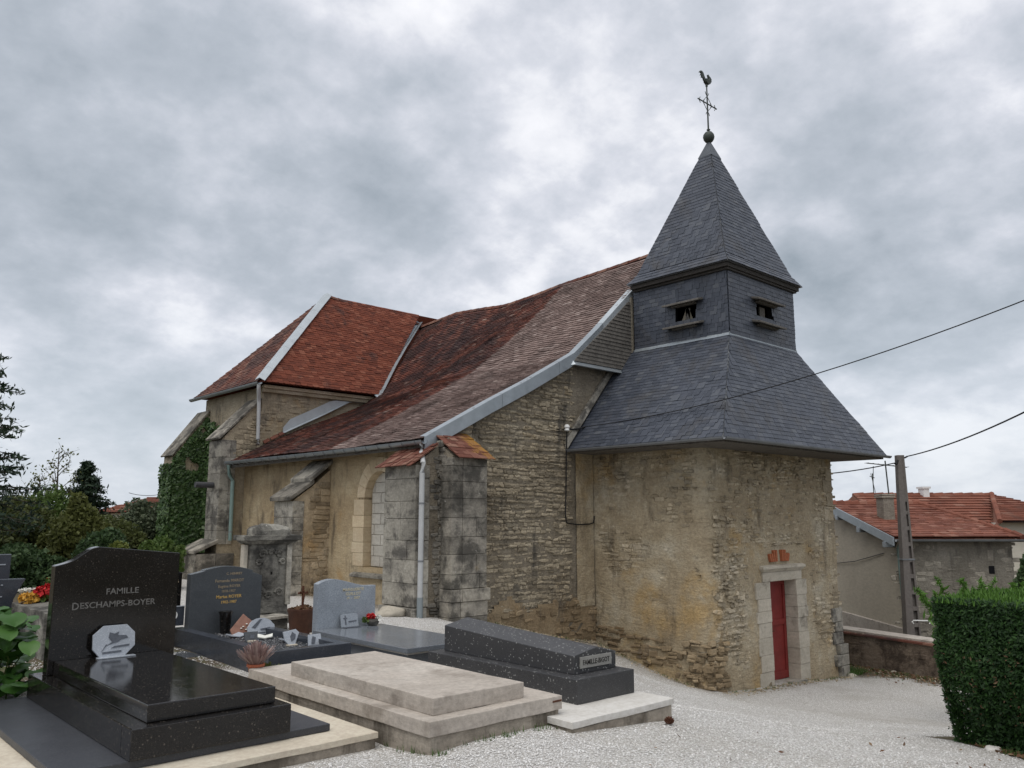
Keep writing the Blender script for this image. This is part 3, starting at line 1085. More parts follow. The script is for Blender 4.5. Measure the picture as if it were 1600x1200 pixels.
def in_gable(x, z):
    if x < 9.9 and z > 2.7 and x < 9.55:
        return False
    if z > prof_z(min(x, 16.4)) - .2:
        return False
    if z > 3.05:
        return z < 3.22 + (13.22 - x) * -1.06 + 0 if x > 13.22 else (z < 5.0 or x > 20)
    return x < 13.22


S_g.fill((0, YG, 0), (1, 0, 0), (0, 0, 1), (0, -1, 0), 9.35, 15.0, -.25, 4.98, lambda x, z: in_gable(x, z) and not (x > 13.1 and z < 3.6), rg, hr=(.038, .088), wr=(.06, .21), gap=.009, proud=(.002, .040), rough=.03, wave=.035)
S_f = Stones()
S_f.fill((0, YG, 0), (1, 0, 0), (0, 0, 1), (0, -1, 0), 9.35, 13.78, -1.3, .1, lambda x, z: z < .0 + .5 * (fbm(np.array([[x * 1.7, 2.0, z * .6]]), 19, 3)[0] - .5), rg, hr=(.06, .13), wr=(.10, .30), gap=.014, proud=(-.01, .065), rough=.04, wave=.04, keep=lambda u, v: .9)
# rendered strip beside the tower
part('rendered_strip', M['tower'], gable, lambda b: b.grid([[(13.2 + i * .08, YG - .025 - .015 * vnoise(np.array([[i * .7, j * .6, 3]]), 4)[0], -.2 + j * .145) for i in range(8)] for j in range(24)]))


# ---- tower walls: uneven render over rubble, rounded corner
def tower_path():
    pts = [(XT, y) for y in np.arange(YG + .02, YF + .42, -.07)]
    for k in range(0, 7):
        a = k / 6 * math.pi / 2
        pts.append((XT + .4 - .4 * math.cos(a), YF + .4 - .4 * math.sin(a)))
    pts += [(x, YF) for x in np.arange(XT + .47, TW, .07)]
    pts += [(TW - .02, YF)]
    pts += [(TW, y) for y in np.arange(YF + .06, YG + .1, .2)]
    return pts


DX0, DX1, DZ1 = 15.86, 17.24, .42


def tower_mesh(b):
    tp = tower_path()
    zsn = np.arange(-2.3, 3.22, .07)
    n = len(tp)
    nr = []
    for i, (x, y) in enumerate(tp):
        a = tp[max(i - 1, 0)]
        c = tp[min(i + 1, n - 1)]
        d = Vector((c[0] - a[0], c[1] - a[1], 0)).normalized()
        nr.append((d.y, -d.x) if False else (d.y * 1.0, -d.x * 1.0))
    P = np.array([[(x, y, z) for (x, y) in tp] for z in zsn])
    Nn = np.array([[(q[0], q[1], 0) for q in nr] for z in zsn])
    # outward is away from the tower's middle
    mid = np.array([(XT + TW) / 2, YG, 0])
    sgn = np.sign(((P - mid) * Nn).sum(-1, keepdims=True))
    Nn = Nn * sgn
    d = (fbm(P * 1.1, 31, 4) - .5) * .11 + (fbm(P * 6, 37, 3) - .5) * .035
    hole = np.clip((fbm(P * 1.9, 41, 4) - .60) * 9, 0, 1) * .03
    P = P + Nn * (d - hole)[..., None]
    # the foot spreads a little
    sp = np.clip((-.9 - P[..., 2]) / 1.2, 0, 1)
    P = P + Nn * (sp * .07)[..., None]
    vid = -np.ones(P.shape[:2], int)
    vs, fs = [], []
    for i in range(P.shape[0] - 1):
        for j in range(P.shape[1] - 1):
            c = P[i:i + 2, j:j + 2].mean((0, 1))
            if abs(c[1] - YF) < .2 and DX0 + .02 < c[0] < DX1 - .02 and c[2] < DZ1 - .02:
                continue
            f = []
            for (ii, jj) in ((i, j), (i, j + 1), (i + 1, j + 1), (i + 1, j)):
                if vid[ii, jj] < 0:
                    vid[ii, jj] = len(vs)
                    vs.append(tuple(P[ii, jj]))
                f.append(vid[ii, jj])
            fs.append(tuple(f))
    b.add(vs, fs)


tower = part('tower_wall', M['tower'], church, tower_mesh, smooth='all')
S_t = Stones()


def patchy(seed, lo, hi, sc=1.3):
    def k(P):
        return float(np.clip((fbm(np.array([P]) * sc, seed, 4)[0] - lo) / (hi - lo), 0, 1))
    return k


pk = patchy(51, .47, .62)
# front of the tower: worn patches, the ruined lower left corner and the right foot
def front_keep(u, v):
    if u < 15.3 and v < -.55:
        return .95
    if u > 17.75 and v < -.45:
        return .9
    return .62 + .3 * pk((u, 0, v)) + (.1 if v > 1.9 else 0)


S_t.fill((0, YF, 0), (1, 0, 0), (0, 0, 1), (0, -1, 0), XT + .35, TW - .02, -2.0, 3.1,
         lambda x, z: not (15.25 < x < 17.75 and z < 1.05), rg, hr=(.04, .085), wr=(.07, .22), gap=.010, proud=(-.028, .024), rough=.03, wave=.03, keep=front_keep)
S_t.fill((XT, 0, 0), (0, -1, 0), (0, 0, 1), (-1, 0, 0), -YG + .05, -YF - .38, -.1, 3.1, lambda u, z: True, rg, hr=(.045, .10), wr=(.08, .26), gap=.012, proud=(-.045, .014), rough=.03, wave=.03,
         keep=lambda u, v: .7)
S_f2 = Stones()
S_f2.fill((XT, 0, 0), (0, -1, 0), (0, 0, 1), (-1, 0, 0), -YG + .02, -YF - .36, -2.0, -.1, lambda u, z: z < -.45 - (u + YG) * .16, rg, hr=(.06, .13), wr=(.10, .30), gap=.014, proud=(-.03, .055), rough=.04, wave=.04, keep=lambda u, v: .9)
# rounded corner stones
for k in range(3):
    a = (k + .5) / 3 * math.pi / 2
    n_ = (-math.cos(a), -math.sin(a), 0)
    o_ = (XT + .4 - .4 * math.cos(a), YF + .4 - .4 * math.sin(a), 0)
    u_ = (math.sin(a), -math.cos(a), 0)
    S_f2.fill(o_, u_, (0, 0, 1), n_, -.12, .12, -2.0, -.75, lambda u, z: True, rg, hr=(.07, .14), wr=(.12, .24), gap=.014, proud=(.0, .08), rough=.03, keep=lambda u, v: .9)
S_t.build('stone', M['tstone'], tower, 90, 'rubble_facing')
S_f2.build('stone', M['foot'], tower, 50, 'rubble_footing')
S_g.build('stone', M['gable'], gable, 110, 'rubble_facing')
S_f.build('stone', M['foot'], gable, 30, 'rubble_footing')

# right corner quoins of the tower
z = -2.0
k = 0
while z < 3.0:
    h = rg.uniform(.22, .36)
    w = .42 if k % 2 else .28
    fo = .02 if z < -.6 else -.022
    fo += .07 if z < -1.2 else 0
    bx('quoin', M['ashlar'] if z < -.5 else M['tstone'], tower, TW - w, TW + .03 + fo, YF - .025 - fo - rg.uniform(0, .012), YF + .25, z, z + h - .012, bevel=.012)
    z += h
    k += 1

# ---- door
door = part('door', M['dark'], church, lambda b: b.box(15.9, 17.2, YF + .345, YF + .40, -1.95, .42))
L0, L1, LZ0, LZ1 = 16.02, 17.06, -1.74, .33
leafy = YF + .26


def panel(bm_, x0, x1, z0, z1):
    bm_.box(x0, x1, leafy - .012, leafy + .02, z0, z1)


for (x0, x1) in ((L0, 16.30), (16.306, L1)):
    lf = bx('door_leaf', M['red_paint'], door, x0, x1, leafy, leafy + .05, LZ0, LZ1, bevel=.004)
    b = MB()
    w = x1 - x0
    st = .05 if w < .4 else .09
    for (z0, z1) in ((LZ0, LZ0 + .16), (-.62, -.50), (LZ1 - .10, LZ1)):
        b.box(x0, x1, leafy - .022, leafy - .002, z0, z1)
    b.box(x0, x0 + st, leafy - .024, leafy - .003, LZ0 + .16, LZ1 - .1)
    b.box(x1 - st, x1, leafy - .024, leafy - .003, LZ0 + .16, LZ1 - .1)
    b.build('door_frame_rail', M['red_paint'], door, bevel=.004)
part('handle', M['rust'], door, lambda b: b.tube([(16.38, leafy - .03, -.72), (16.38, leafy - .07, -.72), (16.46, leafy - .07, -.72)], .012, 6))
# door surround: lintel with a moulding, jambs, reveals
b = MB()
b.box(15.74, 17.34, YF - .035, YF + .25, .34, .53)
lint = b.build('lintel', M['jamb'], door, bevel=.01)
MB().hexa([(15.66, YF - .10, .60), (17.42, YF - .10, .60), (17.42, YF + .1, .60), (15.66, YF + .1, .60), (15.66, YF - .10, .655), (17.42, YF - .10, .655), (17.42, YF + .1, .70), (15.66, YF + .1, .70)]).build('cornice', M['jamb'], door, bevel=.008)
MB().hexa([(15.74, YF - .04, .534), (17.34, YF - .04, .534), (17.34, YF + .1, .534), (15.74, YF + .1, .534), (15.68, YF - .085, .597), (17.40, YF - .085, .597), (17.40, YF + .1, .597), (15.68, YF + .1, .597)]).build('cornice_moulding', M['jamb'], door, bevel=.004)
hs = [.37, .0, -.25, -.48, -.78, -1.12, -1.45, -1.80]
for i in range(7):
    zt, zb = hs[i], hs[i + 1]
    wl = (.55, .49, .56, .50, .53, .48, .54)[i]
    wr_ = (.45, .41, .45, .40, .44, .41, .42)[i]
    d = .036 + .005 * (i % 3)
    bx('jamb_stone', M['jamb'], door, 16.0 - wl, 16.0, YF - d, YF + .28, zb + .003, min(zt - .002, .334), bevel=.006)
    bx('jamb_stone', M['jamb'], door, 17.08, 17.08 + wr_, YF - d, YF + .30, zb + .003, min(zt - .002, .334), bevel=.006)
bx('threshold', M['ashlar'], door, 15.9, 17.2, YF - .12, YF + .34, -2.0, -1.755, bevel=.012)
# relieving bricks above the lintel
for i, (x, t) in enumerate(((16.10, .32), (16.17, .22), (16.24, .12), (16.32, .06), (16.56, -.06), (16.64, -.12), (16.71, -.2), (16.78, -.3))):
    h = .24 if i in (2, 3, 4, 5) else .17
    c, s = math.cos(t), math.sin(t)
    pts = [(x + dx * c - (dz) * s, YF - .045, .745 + dx * s + dz * c) for dx, dz in ((-.03, 0), (.03, 0), (.03, h), (-.03, h))]
    MB().prism(pts, (0, .12, 0)).build('brick', M['brick'], tower, bevel=.005)

# ---- slate roofs of the tower
PS = Pieces()
EZ, LZ = 3.12, 5.55
SX0, SX1, SY0 = 12.98, 19.90, 8.40
LX0, LX1, LY0, LY1 = 15.05, 17.80, 9.48, 12.02
LTZ = 7.08


def nrm(a, b, c):
    n = np.cross(np.array(b, float) - np.array(a, float), np.array(c, float) - np.array(a, float))
    return n / np.linalg.norm(n)


sk = part('skirt_roof', M['lead'], church, lambda b: b.add([(SX0, SY0, EZ), (SX1, SY0, EZ), (LX1, LY0, LZ), (LX0, LY0, LZ), (SX0, YG - .01, EZ), (LX0, YG - .01, LZ), (SX1, YG - .01, EZ), (LX1, YG - .01, LZ)],
         [(0, 1, 2, 3), (4, 0, 3, 5), (1, 6, 7, 2)]))
part('soffit', M['wood_grey'], sk, lambda b: b.box(SX0 + .05, SX1 - .05, SY0 + .06, YG - .02, EZ - .075, EZ - .03))
front = ((SX0, SY0, EZ), (SX1, SY0, EZ), (LX1, LY0, LZ), (LX0, LY0, LZ))
left = ((SX0, YG - .02, EZ), (SX0, SY0, EZ), (LX0, LY0, LZ), (LX0, YG - .02, LZ))
right = ((SX1, SY0, EZ), (SX1, YG - .02, EZ), (LX1, YG - .02, LZ), (LX1, LY0, LZ))
rs = np.random.default_rng(5)
for q in (front, left, right):
    N = nrm(q[0], q[1], q[2])
    if N[2] < 0:
        N = -N
    lay_patch(PS, *q, .185, .098, .205, .008, N, rs, jit=.3, lift=1.25)
PS.build('slate', M['slate'], sk, 140, 'slate_courses')
# gutters and flashings of the skirt
def gutter_path(b, p, r=.055, n=7):
    """open half-round channel along a path"""
    p = [Vector(q) for q in p]
    rows = []
    for i, q in enumerate(p):
        d = (p[min(i + 1, len(p) - 1)] - p[max(i - 1, 0)]).normalized()
        a = d.cross(Vector((0, 0, 1))).normalized()
        ro = []
        for k in range(n + 1):
            t = math.pi * k / n
            ro.append(q + a * math.cos(t) * r - Vector((0, 0, 1)) * math.sin(t) * r)
        for k in range(n, -1, -1):
            t = math.pi * k / n
            ro.append(q + a * math.cos(t) * (r - .006) - Vector((0, 0, 1)) * math.sin(t) * (r - .006))
        ro.append(ro[0])
        rows.append(ro)
    b.grid(rows)


part('gutter', M['lead'], sk, lambda b: (gutter_path(b, [(SX0 - .05, YG - .03, EZ + .0), (SX0 - .05, SY0 - .05, EZ)]), gutter_path(b, [(SX0 - .05, SY0 - .05, EZ), (SX1 + .05, SY0 - .05, EZ)])))
part('wall_flashing', M['ashlar'], sk, lambda b: b.prism([(SX0 - .08, YG - .09, EZ + .02), (LX0 - .10, YG - .09, LZ + .02), (LX0 - .10, YG - .09, LZ + .20), (SX0 - .08, YG - .09, EZ + .24)], (0, .085, 0)), bevel=.008)
part('flashing_strip', M['zinc'], sk, lambda b: (b.hexa([(LX0 - .06, LY0 - .03, LZ - .05), (LX1 + .06, LY0 - .03, LZ - .05), (LX1 + .01, LY0, LZ - .02), (LX0 - .01, LY0, LZ - .02), (LX0 - .05, LY0 - .035, LZ - .005), (LX1 + .05, LY0 - .035, LZ - .005), (LX1 + .01, LY0 - .012, LZ + .06), (LX0 - .01, LY0 - .012, LZ + .06)]),
     b.hexa([(LX0 - .07, LY1, LZ - .05), (LX0 - .07, LY0 - .03, LZ - .05), (LX0, LY0, LZ - .03), (LX0, LY1, LZ - .03), (LX0 - .055, LY1, LZ - .005), (LX0 - .055, LY0 - .03, LZ - .005), (LX0 - .013, LY0 - .013, LZ + .06), (LX0 - .013, LY1, LZ + .06)])))

# ---- belfry stage
OPL = (10.27, 10.88, 5.97, 6.37)     # opening in the left face (y, z)
OPR = (16.15, 16.84, 6.03, 6.43)     # opening in the front face (x, z)


def belfry_shell(b):
    t = .12
    x0, x1, y0, y1, z0, z1 = LX0, LX1, LY0, LY1, LZ - .25, LTZ
    # left wall with a hole
    b.box(x0, x0 + t, y0, OPL[0], z0, z1)
    b.box(x0, x0 + t, OPL[1], y1, z0, z1)
    b.box(x0, x0 + t, OPL[0], OPL[1], z0, OPL[2])
    b.box(x0, x0 + t, OPL[0], OPL[1], OPL[3], z1)
    # front wall with a hole
    b.box(x0 + t, OPR[0], y0, y0 + t, z0, z1)
    b.box(OPR[1], x1, y0, y0 + t, z0, z1)
    b.box(OPR[0], OPR[1], y0, y0 + t, z0, OPR[2])
    b.box(OPR[0], OPR[1], y0, y0 + t, OPR[3], z1)
    b.box(x1 - t, x1, y0 + t, y1, z0, z1)
    b.box(x0 + t, x1 - t, y1 - t, y1, z0, z1)


bel = part('belfry', M['dark'], church, belfry_shell)
PB = Pieces()
hl = lambda p: OPL[0] - .03 < p[1] < OPL[1] + .03 and OPL[2] - .03 < p[2] < OPL[3] + .03
hf = lambda p: OPR[0] - .03 < p[0] < OPR[1] + .03 and OPR[2] - .03 < p[2] < OPR[3] + .03
lay_patch(PB, (LX0 - .012, LY0 - .012, LZ), (LX1 + .012, LY0 - .012, LZ), (LX1 + .012, LY0 - .012, LTZ), (LX0 - .012, LY0 - .012, LTZ), .185, .098, .2, .008, (0, -1, 0), rs, hf, .3, 1.25)
lay_patch(PB, (LX0 - .012, LY1, LZ), (LX0 - .012, LY0 - .012, LZ), (LX0 - .012, LY0 - .012, LTZ), (LX0 - .012, LY1, LTZ), .185, .098, .2, .008, (-1, 0, 0), rs, hl, .3, 1.25)
lay_patch(PB, (LX1 + .012, LY0 - .012, LZ), (LX1 + .012, LY1, LZ), (LX1 + .012, LY1, LTZ), (LX1 + .012, LY0 - .012, LTZ), .185, .098, .2, .006, (1, 0, 0), rs)
PB.build('slate', M['slate'], bel, 80, 'slate_courses')
# boards above and below the openings, broken shutters inside
def ledge(pts0, out, name):
    MB().hexa(pts0).build(name, M['wood_grey'], bel, bevel=.008)


for z, dz in ((6.42, .0), (5.90, .0)):
    sl = .05
    x0, xo = LX0 - .02, LX0 - .24
    ya, yb = 10.08, 11.06
    ledge([(xo, ya, z - sl + .0), (x0, ya, z), (x0, yb, z), (xo, yb, z - sl), (xo, ya, z - sl + .045), (x0, ya, z + .05), (x0, yb, z + .05), (xo, yb, z - sl + .045)], 0, 'rain_board')
    MB().box(LX0 - .13, LX0 - .02, ya + .18, yb - .18, z - sl - .02, z - sl + .025).build('board_bracket', M['wood_grey'], bel, bevel=.006)
for z in (6.48, 5.95):
    sl = .05
    y0, yo = LY0 - .02, LY0 - .24
    xa, xb = 15.93, 17.06
    ledge([(xa, yo, z - sl), (xb, yo, z - sl), (xb, y0, z), (xa, y0, z), (xa, yo, z - sl + .045), (xb, yo, z - sl + .045), (xb, y0, z + .05), (xa, y0, z + .05)], 0, 'rain_board')
    MB().box(xa + .18, xb - .18, LY0 - .13, LY0 - .02, z - sl - .02, z - sl + .025).build('board_bracket', M['wood_grey'], bel, bevel=.006)
for (y0, y1, tilt, m_) in ((10.66, 10.74, .16, 'wood_pale'), (10.48, 10.60, 0.0, 'wood_grey'), (10.38, 10.46, -.14, 'wood_pale')):
    MB().hexa([(LX0 + .03, y0 + tilt * .0, 5.97), (LX0 + .05, y0, 5.97), (LX0 + .05, y1, 5.97), (LX0 + .03, y1, 5.97), (LX0 + .03, y0 - tilt, 6.31), (LX0 + .05, y0 - tilt, 6.31), (LX0 + .05, y1 - tilt, 6.31), (LX0 + .03, y1 - tilt, 6.31)]).build('shutter_board', M[m_], bel, bevel=.003)
MB().box(16.40, 16.60, LY0 + .04, LY0 + .07, 6.04, 6.38).build('shutter_board', M['wood_grey'], bel, bevel=.003)
MB().box(16.61, 16.63, LY0 + .05, LY0 + .09, 6.04, 6.38).build('shutter_board', M['wood_pale'], bel, bevel=.003)

# ---- spire
CX, CY = 16.43, 10.69
HZ0, HZ1, APZ = 7.10, 7.36, 10.72
h0, h1 = 1.60, 1.40
sp_low = [(CX - h0, CY - 1.38, HZ0), (CX + h0, CY - 1.38, HZ0), (CX + h0, CY + 1.38, HZ0), (CX - h0, CY + 1.38, HZ0)]
sp_mid = [(CX - h1, CY - 1.20, HZ1), (CX + h1, CY - 1.20, HZ1), (CX + h1, CY + 1.20, HZ1), (CX - h1, CY + 1.20, HZ1)]
sp_top = [(CX - .03, CY - .03, APZ), (CX + .03, CY - .03, APZ), (CX + .03, CY + .03, APZ), (CX - .03, CY + .03, APZ)]
spire = part('spire', M['lead'], church, lambda b: b.add(sp_low + sp_mid + sp_top, [(i, (i + 1) % 4, 4 + (i + 1) % 4, 4 + i) for i in range(4)] + [(4 + i, 4 + (i + 1) % 4, 8 + (i + 1) % 4, 8 + i) for i in range(4)] + [(3, 2, 1, 0)]))
PP = Pieces()
cut = .90      # slates stop below the zinc cap
for i in range(4):
    j = (i + 1) % 4
    a, b_, c, d = sp_low[i], sp_low[j], sp_mid[j], sp_mid[i]
    N = nrm(a, b_, c)
    N = N if N[2] > 0 else -N
    lay_patch(PP, a, b_, c, d, .185, .098, .2, .008, N, rs, jit=.3, lift=1.25)
    e = tuple(np.array(c) + (np.array(sp_top[j]) - np.array(c)) * cut)
    f_ = tuple(np.array(d) + (np.array(sp_top[i]) - np.array(d)) * cut)
    N = nrm(d, c, e)
    N = N if N[2] > 0 else -N
    lay_patch(PP, d, c, e, f_, .185, .098, .2, .008, N, rs, jit=.3, lift=1.25)
PP.build('slate', M['slate'], spire, 80, 'slate_courses')
ct = [tuple(np.array(m_) + (np.array(t_) - np.array(m_)) * .885 + np.array([math.copysign(.028, m_[0] - CX), math.copysign(.028, m_[1] - CY), 0])) for m_, t_ in zip(sp_mid, sp_top)]
part('apex_cap', M['cap_lead'], spire, lambda b: b.add(ct + [(CX - .035, CY - .035, APZ + .04), (CX + .035, CY - .035, APZ + .04), (CX + .035, CY + .035, APZ + .04), (CX - .035, CY + .035, APZ + .04)], [(i, (i + 1) % 4, 4 + (i + 1) % 4, 4 + i) for i in range(4)] + [(4, 5, 6, 7)]))
part('eaves_board', M['wood_dark'], spire, lambda b: b.box(CX - 1.54, CX + 1.54, CY - 1.32, CY + 1.32, HZ0 - .10, HZ0 - .012), bevel=.008)
part('eaves_cornice', M['wood_dark'], spire, lambda b: b.box(CX - 1.47, CX + 1.47, CY - 1.29, CY + 1.30, HZ0 - .15, HZ0 - .104), bevel=.006)
fin_ = part('finial', M['verdigris'], church, lambda b: b.lathe([(.02, -.03), (.05, .0), (.045, .04), (.09, .06), (.128, .12), (.14, .18), (.128, .24), (.085, .30), (.03, .33), (.02, .34)], (CX, CY, APZ), 20), smooth=True)
part('rod', M['verdigris'], fin_, lambda b: (b.tube([(CX, CY, APZ + .3), (CX, CY, 12.30)], [.022, .016], 8), b.lathe([(.045, 0), (.045, .02)], (CX, CY, APZ + .36), 10), b.lathe([(.03, 0), (.03, .05)], (CX, CY, 12.24), 8)), smooth=True)


def cross_arms(b):
    zc = 11.78
    b.tube([(CX - .40, CY, zc), (CX + .40, CY, zc)], .016, 6)
    for sx in (-1, 1):
        for q in (.34, .16):
            b.tube([(CX + sx * (q - .04), CY, zc + .075), (CX + sx * q, CY, zc + .02), (CX + sx * (q + .03), CY, zc), (CX + sx * q, CY, zc - .02), (CX + sx * (q - .04), CY, zc - .075)], .009, 5)
        for sz in (-1, 1):
            b.tube([(CX + sx * .02, CY, zc + sz * .22), (CX + sx * .055, CY, zc + sz * .25), (CX + sx * .075, CY, zc + sz * .30)], .009, 5)
            b.tube([(CX + sx * .02, CY, zc + sz * .18), (CX + sx * .10, CY, zc + sz * .10), (CX + sx * .18, CY, zc + sz * .02)], .008, 5)


part('cross', M['verdigris'], fin_, cross_arms, smooth=True)


def cockerel(b):
    z = 12.30
    k = .0155
    # outline drawn as a side view, body with real thickness
    body = [(-4, 3), (-1, 1), (3, 0), (7, 2), (9, 6), (9, 10), (8, 12), (6, 12), (5, 9), (2, 7), (-1, 8), (-4, 8)]
    tail = [(-2, 4), (-4, 8), (-7, 12), (-9, 16), (-13, 18), (-17, 17), (-20, 13), (-17, 14.5), (-14, 14), (-17, 9), (-13, 11), (-14, 6), (-10, 8), (-8, 4), (-4, 2)]
    head = [(6, 11), (5, 14), (4, 18), (7, 16), (10, 15), (13, 12), (12, 10), (13, 8), (11, 8.5), (10, 6), (9, 8)]
    for poly, t in ((body, .09), (tail, .04), (head, .05)):
        b.prism([(CX + x * k, CY - t / 2, z + y * k) for x, y in poly], (0, t, 0))


part('weathercock', M['verdigris'], fin_, cockerel)

# ---- boarded triangle beside the belfry
PY = YG - .20
ww = part('weatherboarding', M['wood_grey'], church, lambda b: b.prism([(12.98, PY, 5.02), (14.78, PY, 5.02), (15.04, PY, 5.42), (15.04, PY, 6.80)], (0, .19, 0)))
z = 5.06
k = 0
while z < 6.72:
    def bounds(zq):
        xl = np.interp(zq, [5.02, 5.14, 5.80, 6.53, 6.80], [12.98, 13.08, 13.86, 14.68, 14.98])
        xr = 14.80 + min(max(zq - 5.02, 0) / .40, 1) * .20
        return xl, xr
    x0, x1 = bounds(z)
    x2, x3 = bounds(z + .095)
    if x1 - x0 > .05:
        d = rg.uniform(-.004, .004)
        MB().hexa([(x0, PY - .028 + d, z), (x1, PY - .028 + d, z), (x1, PY, z), (x0, PY, z), (min(x2, x3 - .01), PY - .008, z + .098), (x3, PY - .008, z + .098), (x3, PY, z + .098), (min(x2, x3 - .01), PY, z + .098)]).build('plank', M['wood_grey'], ww)
    z += .088
part('corner_trim', M['wood_pale'], ww, lambda b: (b.box(14.98, 15.05, PY - .045, PY + .01, 5.42, 6.86), b.hexa([(14.74, PY - .05, 4.99), (14.82, PY - .05, 4.99), (14.82, PY, 4.99), (14.74, PY, 4.99), (14.98, PY - .05, 5.43), (15.05, PY - .05, 5.43), (15.05, PY, 5.43), (14.98, PY, 5.43)])), bevel=.004)
part('bottom_flashing', M['zinc'], ww, lambda b: b.hexa([(12.92, PY - .09, 4.955), (14.78, PY - .09, 4.955), (14.78, PY, 4.955), (12.92, PY, 4.955), (12.98, PY - .08, 4.975), (14.78, PY - .08, 4.975), (14.78, PY, 5.06), (12.98, PY, 5.06)]))

# ---- nave roof
def roof_pt(s, y, off=0.0):
    x, z = prof_s(s)
    x2, z2 = prof_s(min(s + .05, SMAX))
    x1, z1 = prof_s(max(s - .05, 0))
    t = np.array([x2 - x1, z2 - z1])
    t /= np.linalg.norm(t)
    n = np.array([-t[1], t[0]])
    q = sag(y, s)
    return np.array([x + n[0] * off, y, z + n[1] * off + q])


YR0 = YG - .17


def nave_roof(b):
    rows = []
    for i in range(37):
        s = SMAX * i / 36
        x = prof_s(s)[0]
        ye = valley_y(x)
        rows.append([roof_pt(s, YR0 + (ye - YR0) * j / 24, -.02) for j in range(25)])
    b.grid(rows)
    # far slope
    b.grid([[(2 * XC - p[0], y, p[1] + np.interp(y, *RIDGE) * (k / (len(PROF) - 1)) ** 1.5 - .02) for y in np.linspace(YR0, 22.4, 14)] for k, p in enumerate(PROF)])


nroof = part('nave_roof', M['tile_nave'], church, nave_roof)
PT = Pieces(round_end=True)
expo, tw, tl = .107, .172, .235
nrow = int((SMAX - .02) / expo)
rt = np.random.default_rng(77)
for r in range(nrow):
    s = r * expo - .03
    sc = max(s, 0)
    x = prof_s(sc)[0]
    ye = valley_y(x) - (.16 if x > 13.4 else .03)
    y = YR0 + .01 - (tw * .5 if r % 2 else 0)
    drop = rt.uniform(-.006, .006)
    while y < ye:
        y0, y1 = max(y, YR0 + .01), min(y + tw - .004, ye)
        if y1 - y0 > .02:
            j = rt.uniform(-.004, .006)
            a = roof_pt(sc, y0, .046 + j)
            a2 = roof_pt(sc, y1, .046 + j + rt.uniform(-.004, .004))
            u = roof_pt(min(sc + tl, SMAX), y0, .004)
            up = u - a
            if s < 0:
                a = a + up / np.linalg.norm(up) * s
                a2 = a2 + up / np.linalg.norm(up) * s
            sh = rt.uniform(-.010, .010) + drop
            un = up / np.linalg.norm(up)
            ax = a2 - a
            N = np.cross(up, ax)
            N /= np.linalg.norm(N)
            if N[2] < 0:
                N = -N
            PT.tile(a + un * sh, ax, up, N * .018)
        y += tw
PT.build('tile', M['tile_nave'], nroof, 170, 'tile_courses')
# ridge tiles
y = YR0
while y < 22.3:
    y1 = y + .36
    z0, z1 = [PROF[-1][1] + np.interp(q, *RIDGE) for q in (y, y1)]
    pts = [(XC + .13 * math.cos(a), y, z0 - .06 + .13 * math.sin(a)) for a in np.linspace(.1, math.pi - .1, 7)]
    pts2 = [(XC + .12 * math.cos(a), y1 + .03, z1 - .06 + .12 * math.sin(a)) for a in np.linspace(.1, math.pi - .1, 7)]
    MB().grid([pts, pts2]).build('ridge_tile', M['tile_dark'], nroof)
    y = y1
# zinc verge along the gable, in four sheets
cuts = [(9.0, 10.9), (10.9, 12.55), (12.55, 14.0), (14.0, 15.12)]
for k, (xa, xb) in enumerate(cuts):
    xs_ = [xa + .004] + [p[0] for p in PROF if xa < p[0] < xb] + [xb - .004]
    top = [(x, YR0 - .03, prof_z(x) + .075 + (.05 * (x - 9) / 7)) for x in xs_]
    bot = [(x, YR0 - .03, prof_z(x) - .20 + (.05 * (x - 9) / 7)) for x in xs_]
    vs = top + bot + [(x, YR0 + .0, z) for x, y, z in top] + [(x, YR0 + .0, z) for x, y, z in bot] + [(x - .02, YR0 + .13, z + .012) for x, y, z in top]
    n = len(xs_)
    fs = []
    for i in range(n - 1):
        fs += [(n + i, n + i + 1, i + 1, i), (2 * n + i, 2 * n + i + 1, 3 * n + i + 1, 3 * n + i), (i, i + 1, 4 * n + i + 1, 4 * n + i), (n + i, 3 * n + i, 3 * n + i + 1, n + i + 1)]
    fs += [(0, 2 * n, 3 * n, n), (n - 1, 2 * n - 1, 4 * n - 1, 3 * n - 1)]
    MB().add(vs, fs).build('verge_flashing', M['zinc'] if k != 3 else M['zinc_new'], nroof)
# nave gutter, brackets, downpipes
GX_, GZ_ = 8.97, 3.06
gut = part('gutter', M['zinc'], nroof, lambda b: gutter_path(b, [(GX_, YR0 - .05, GZ_), (GX_, 16, GZ_ - .0), (GX_, 20.5, GZ_ + .03)], .075), smooth=True)
for i in range(21):
    y = YR0 + .15 + i * .41
    MB().tube([(GX_ + .085 * math.cos(t), y, GZ_ - .083 * math.sin(t)) for t in np.linspace(0, math.pi, 8)], .008, 5).build('gutter_bracket', M['lead'], nroof)
part('fascia', M['wood_grey'], nroof, lambda b: b.box(9.06, 9.09, YR0, 20.5, 2.93, 3.06))


def downpipe(pts, r, m_, parent, name='downpipe', collars=()):
    o = part(name, m_, parent, lambda b: b.tube(pts, r, 10), smooth=True)
    for c in collars:
        MB().lathe([(r + .006, 0), (r + .006, .03)], c, 10).build('pipe_collar', M['lead'], o)
    return o


# ---- transept
EXW, EYE, TZ = 9.88, 24.3, 5.15


def transept_walls(b):
    b.box(EXW, EXW + .5, YT, EYE, -.8, TZ)
    b.box(EXW + .5, 22.9, YT + .004, YT + .5, -.8, TZ)
    b.box(EXW + .5, 22.9, EYE - .5, EYE - .004, -.8, TZ)
    b.box(22.4, 22.9, YT + .5, EYE - .5, -.8, TZ)


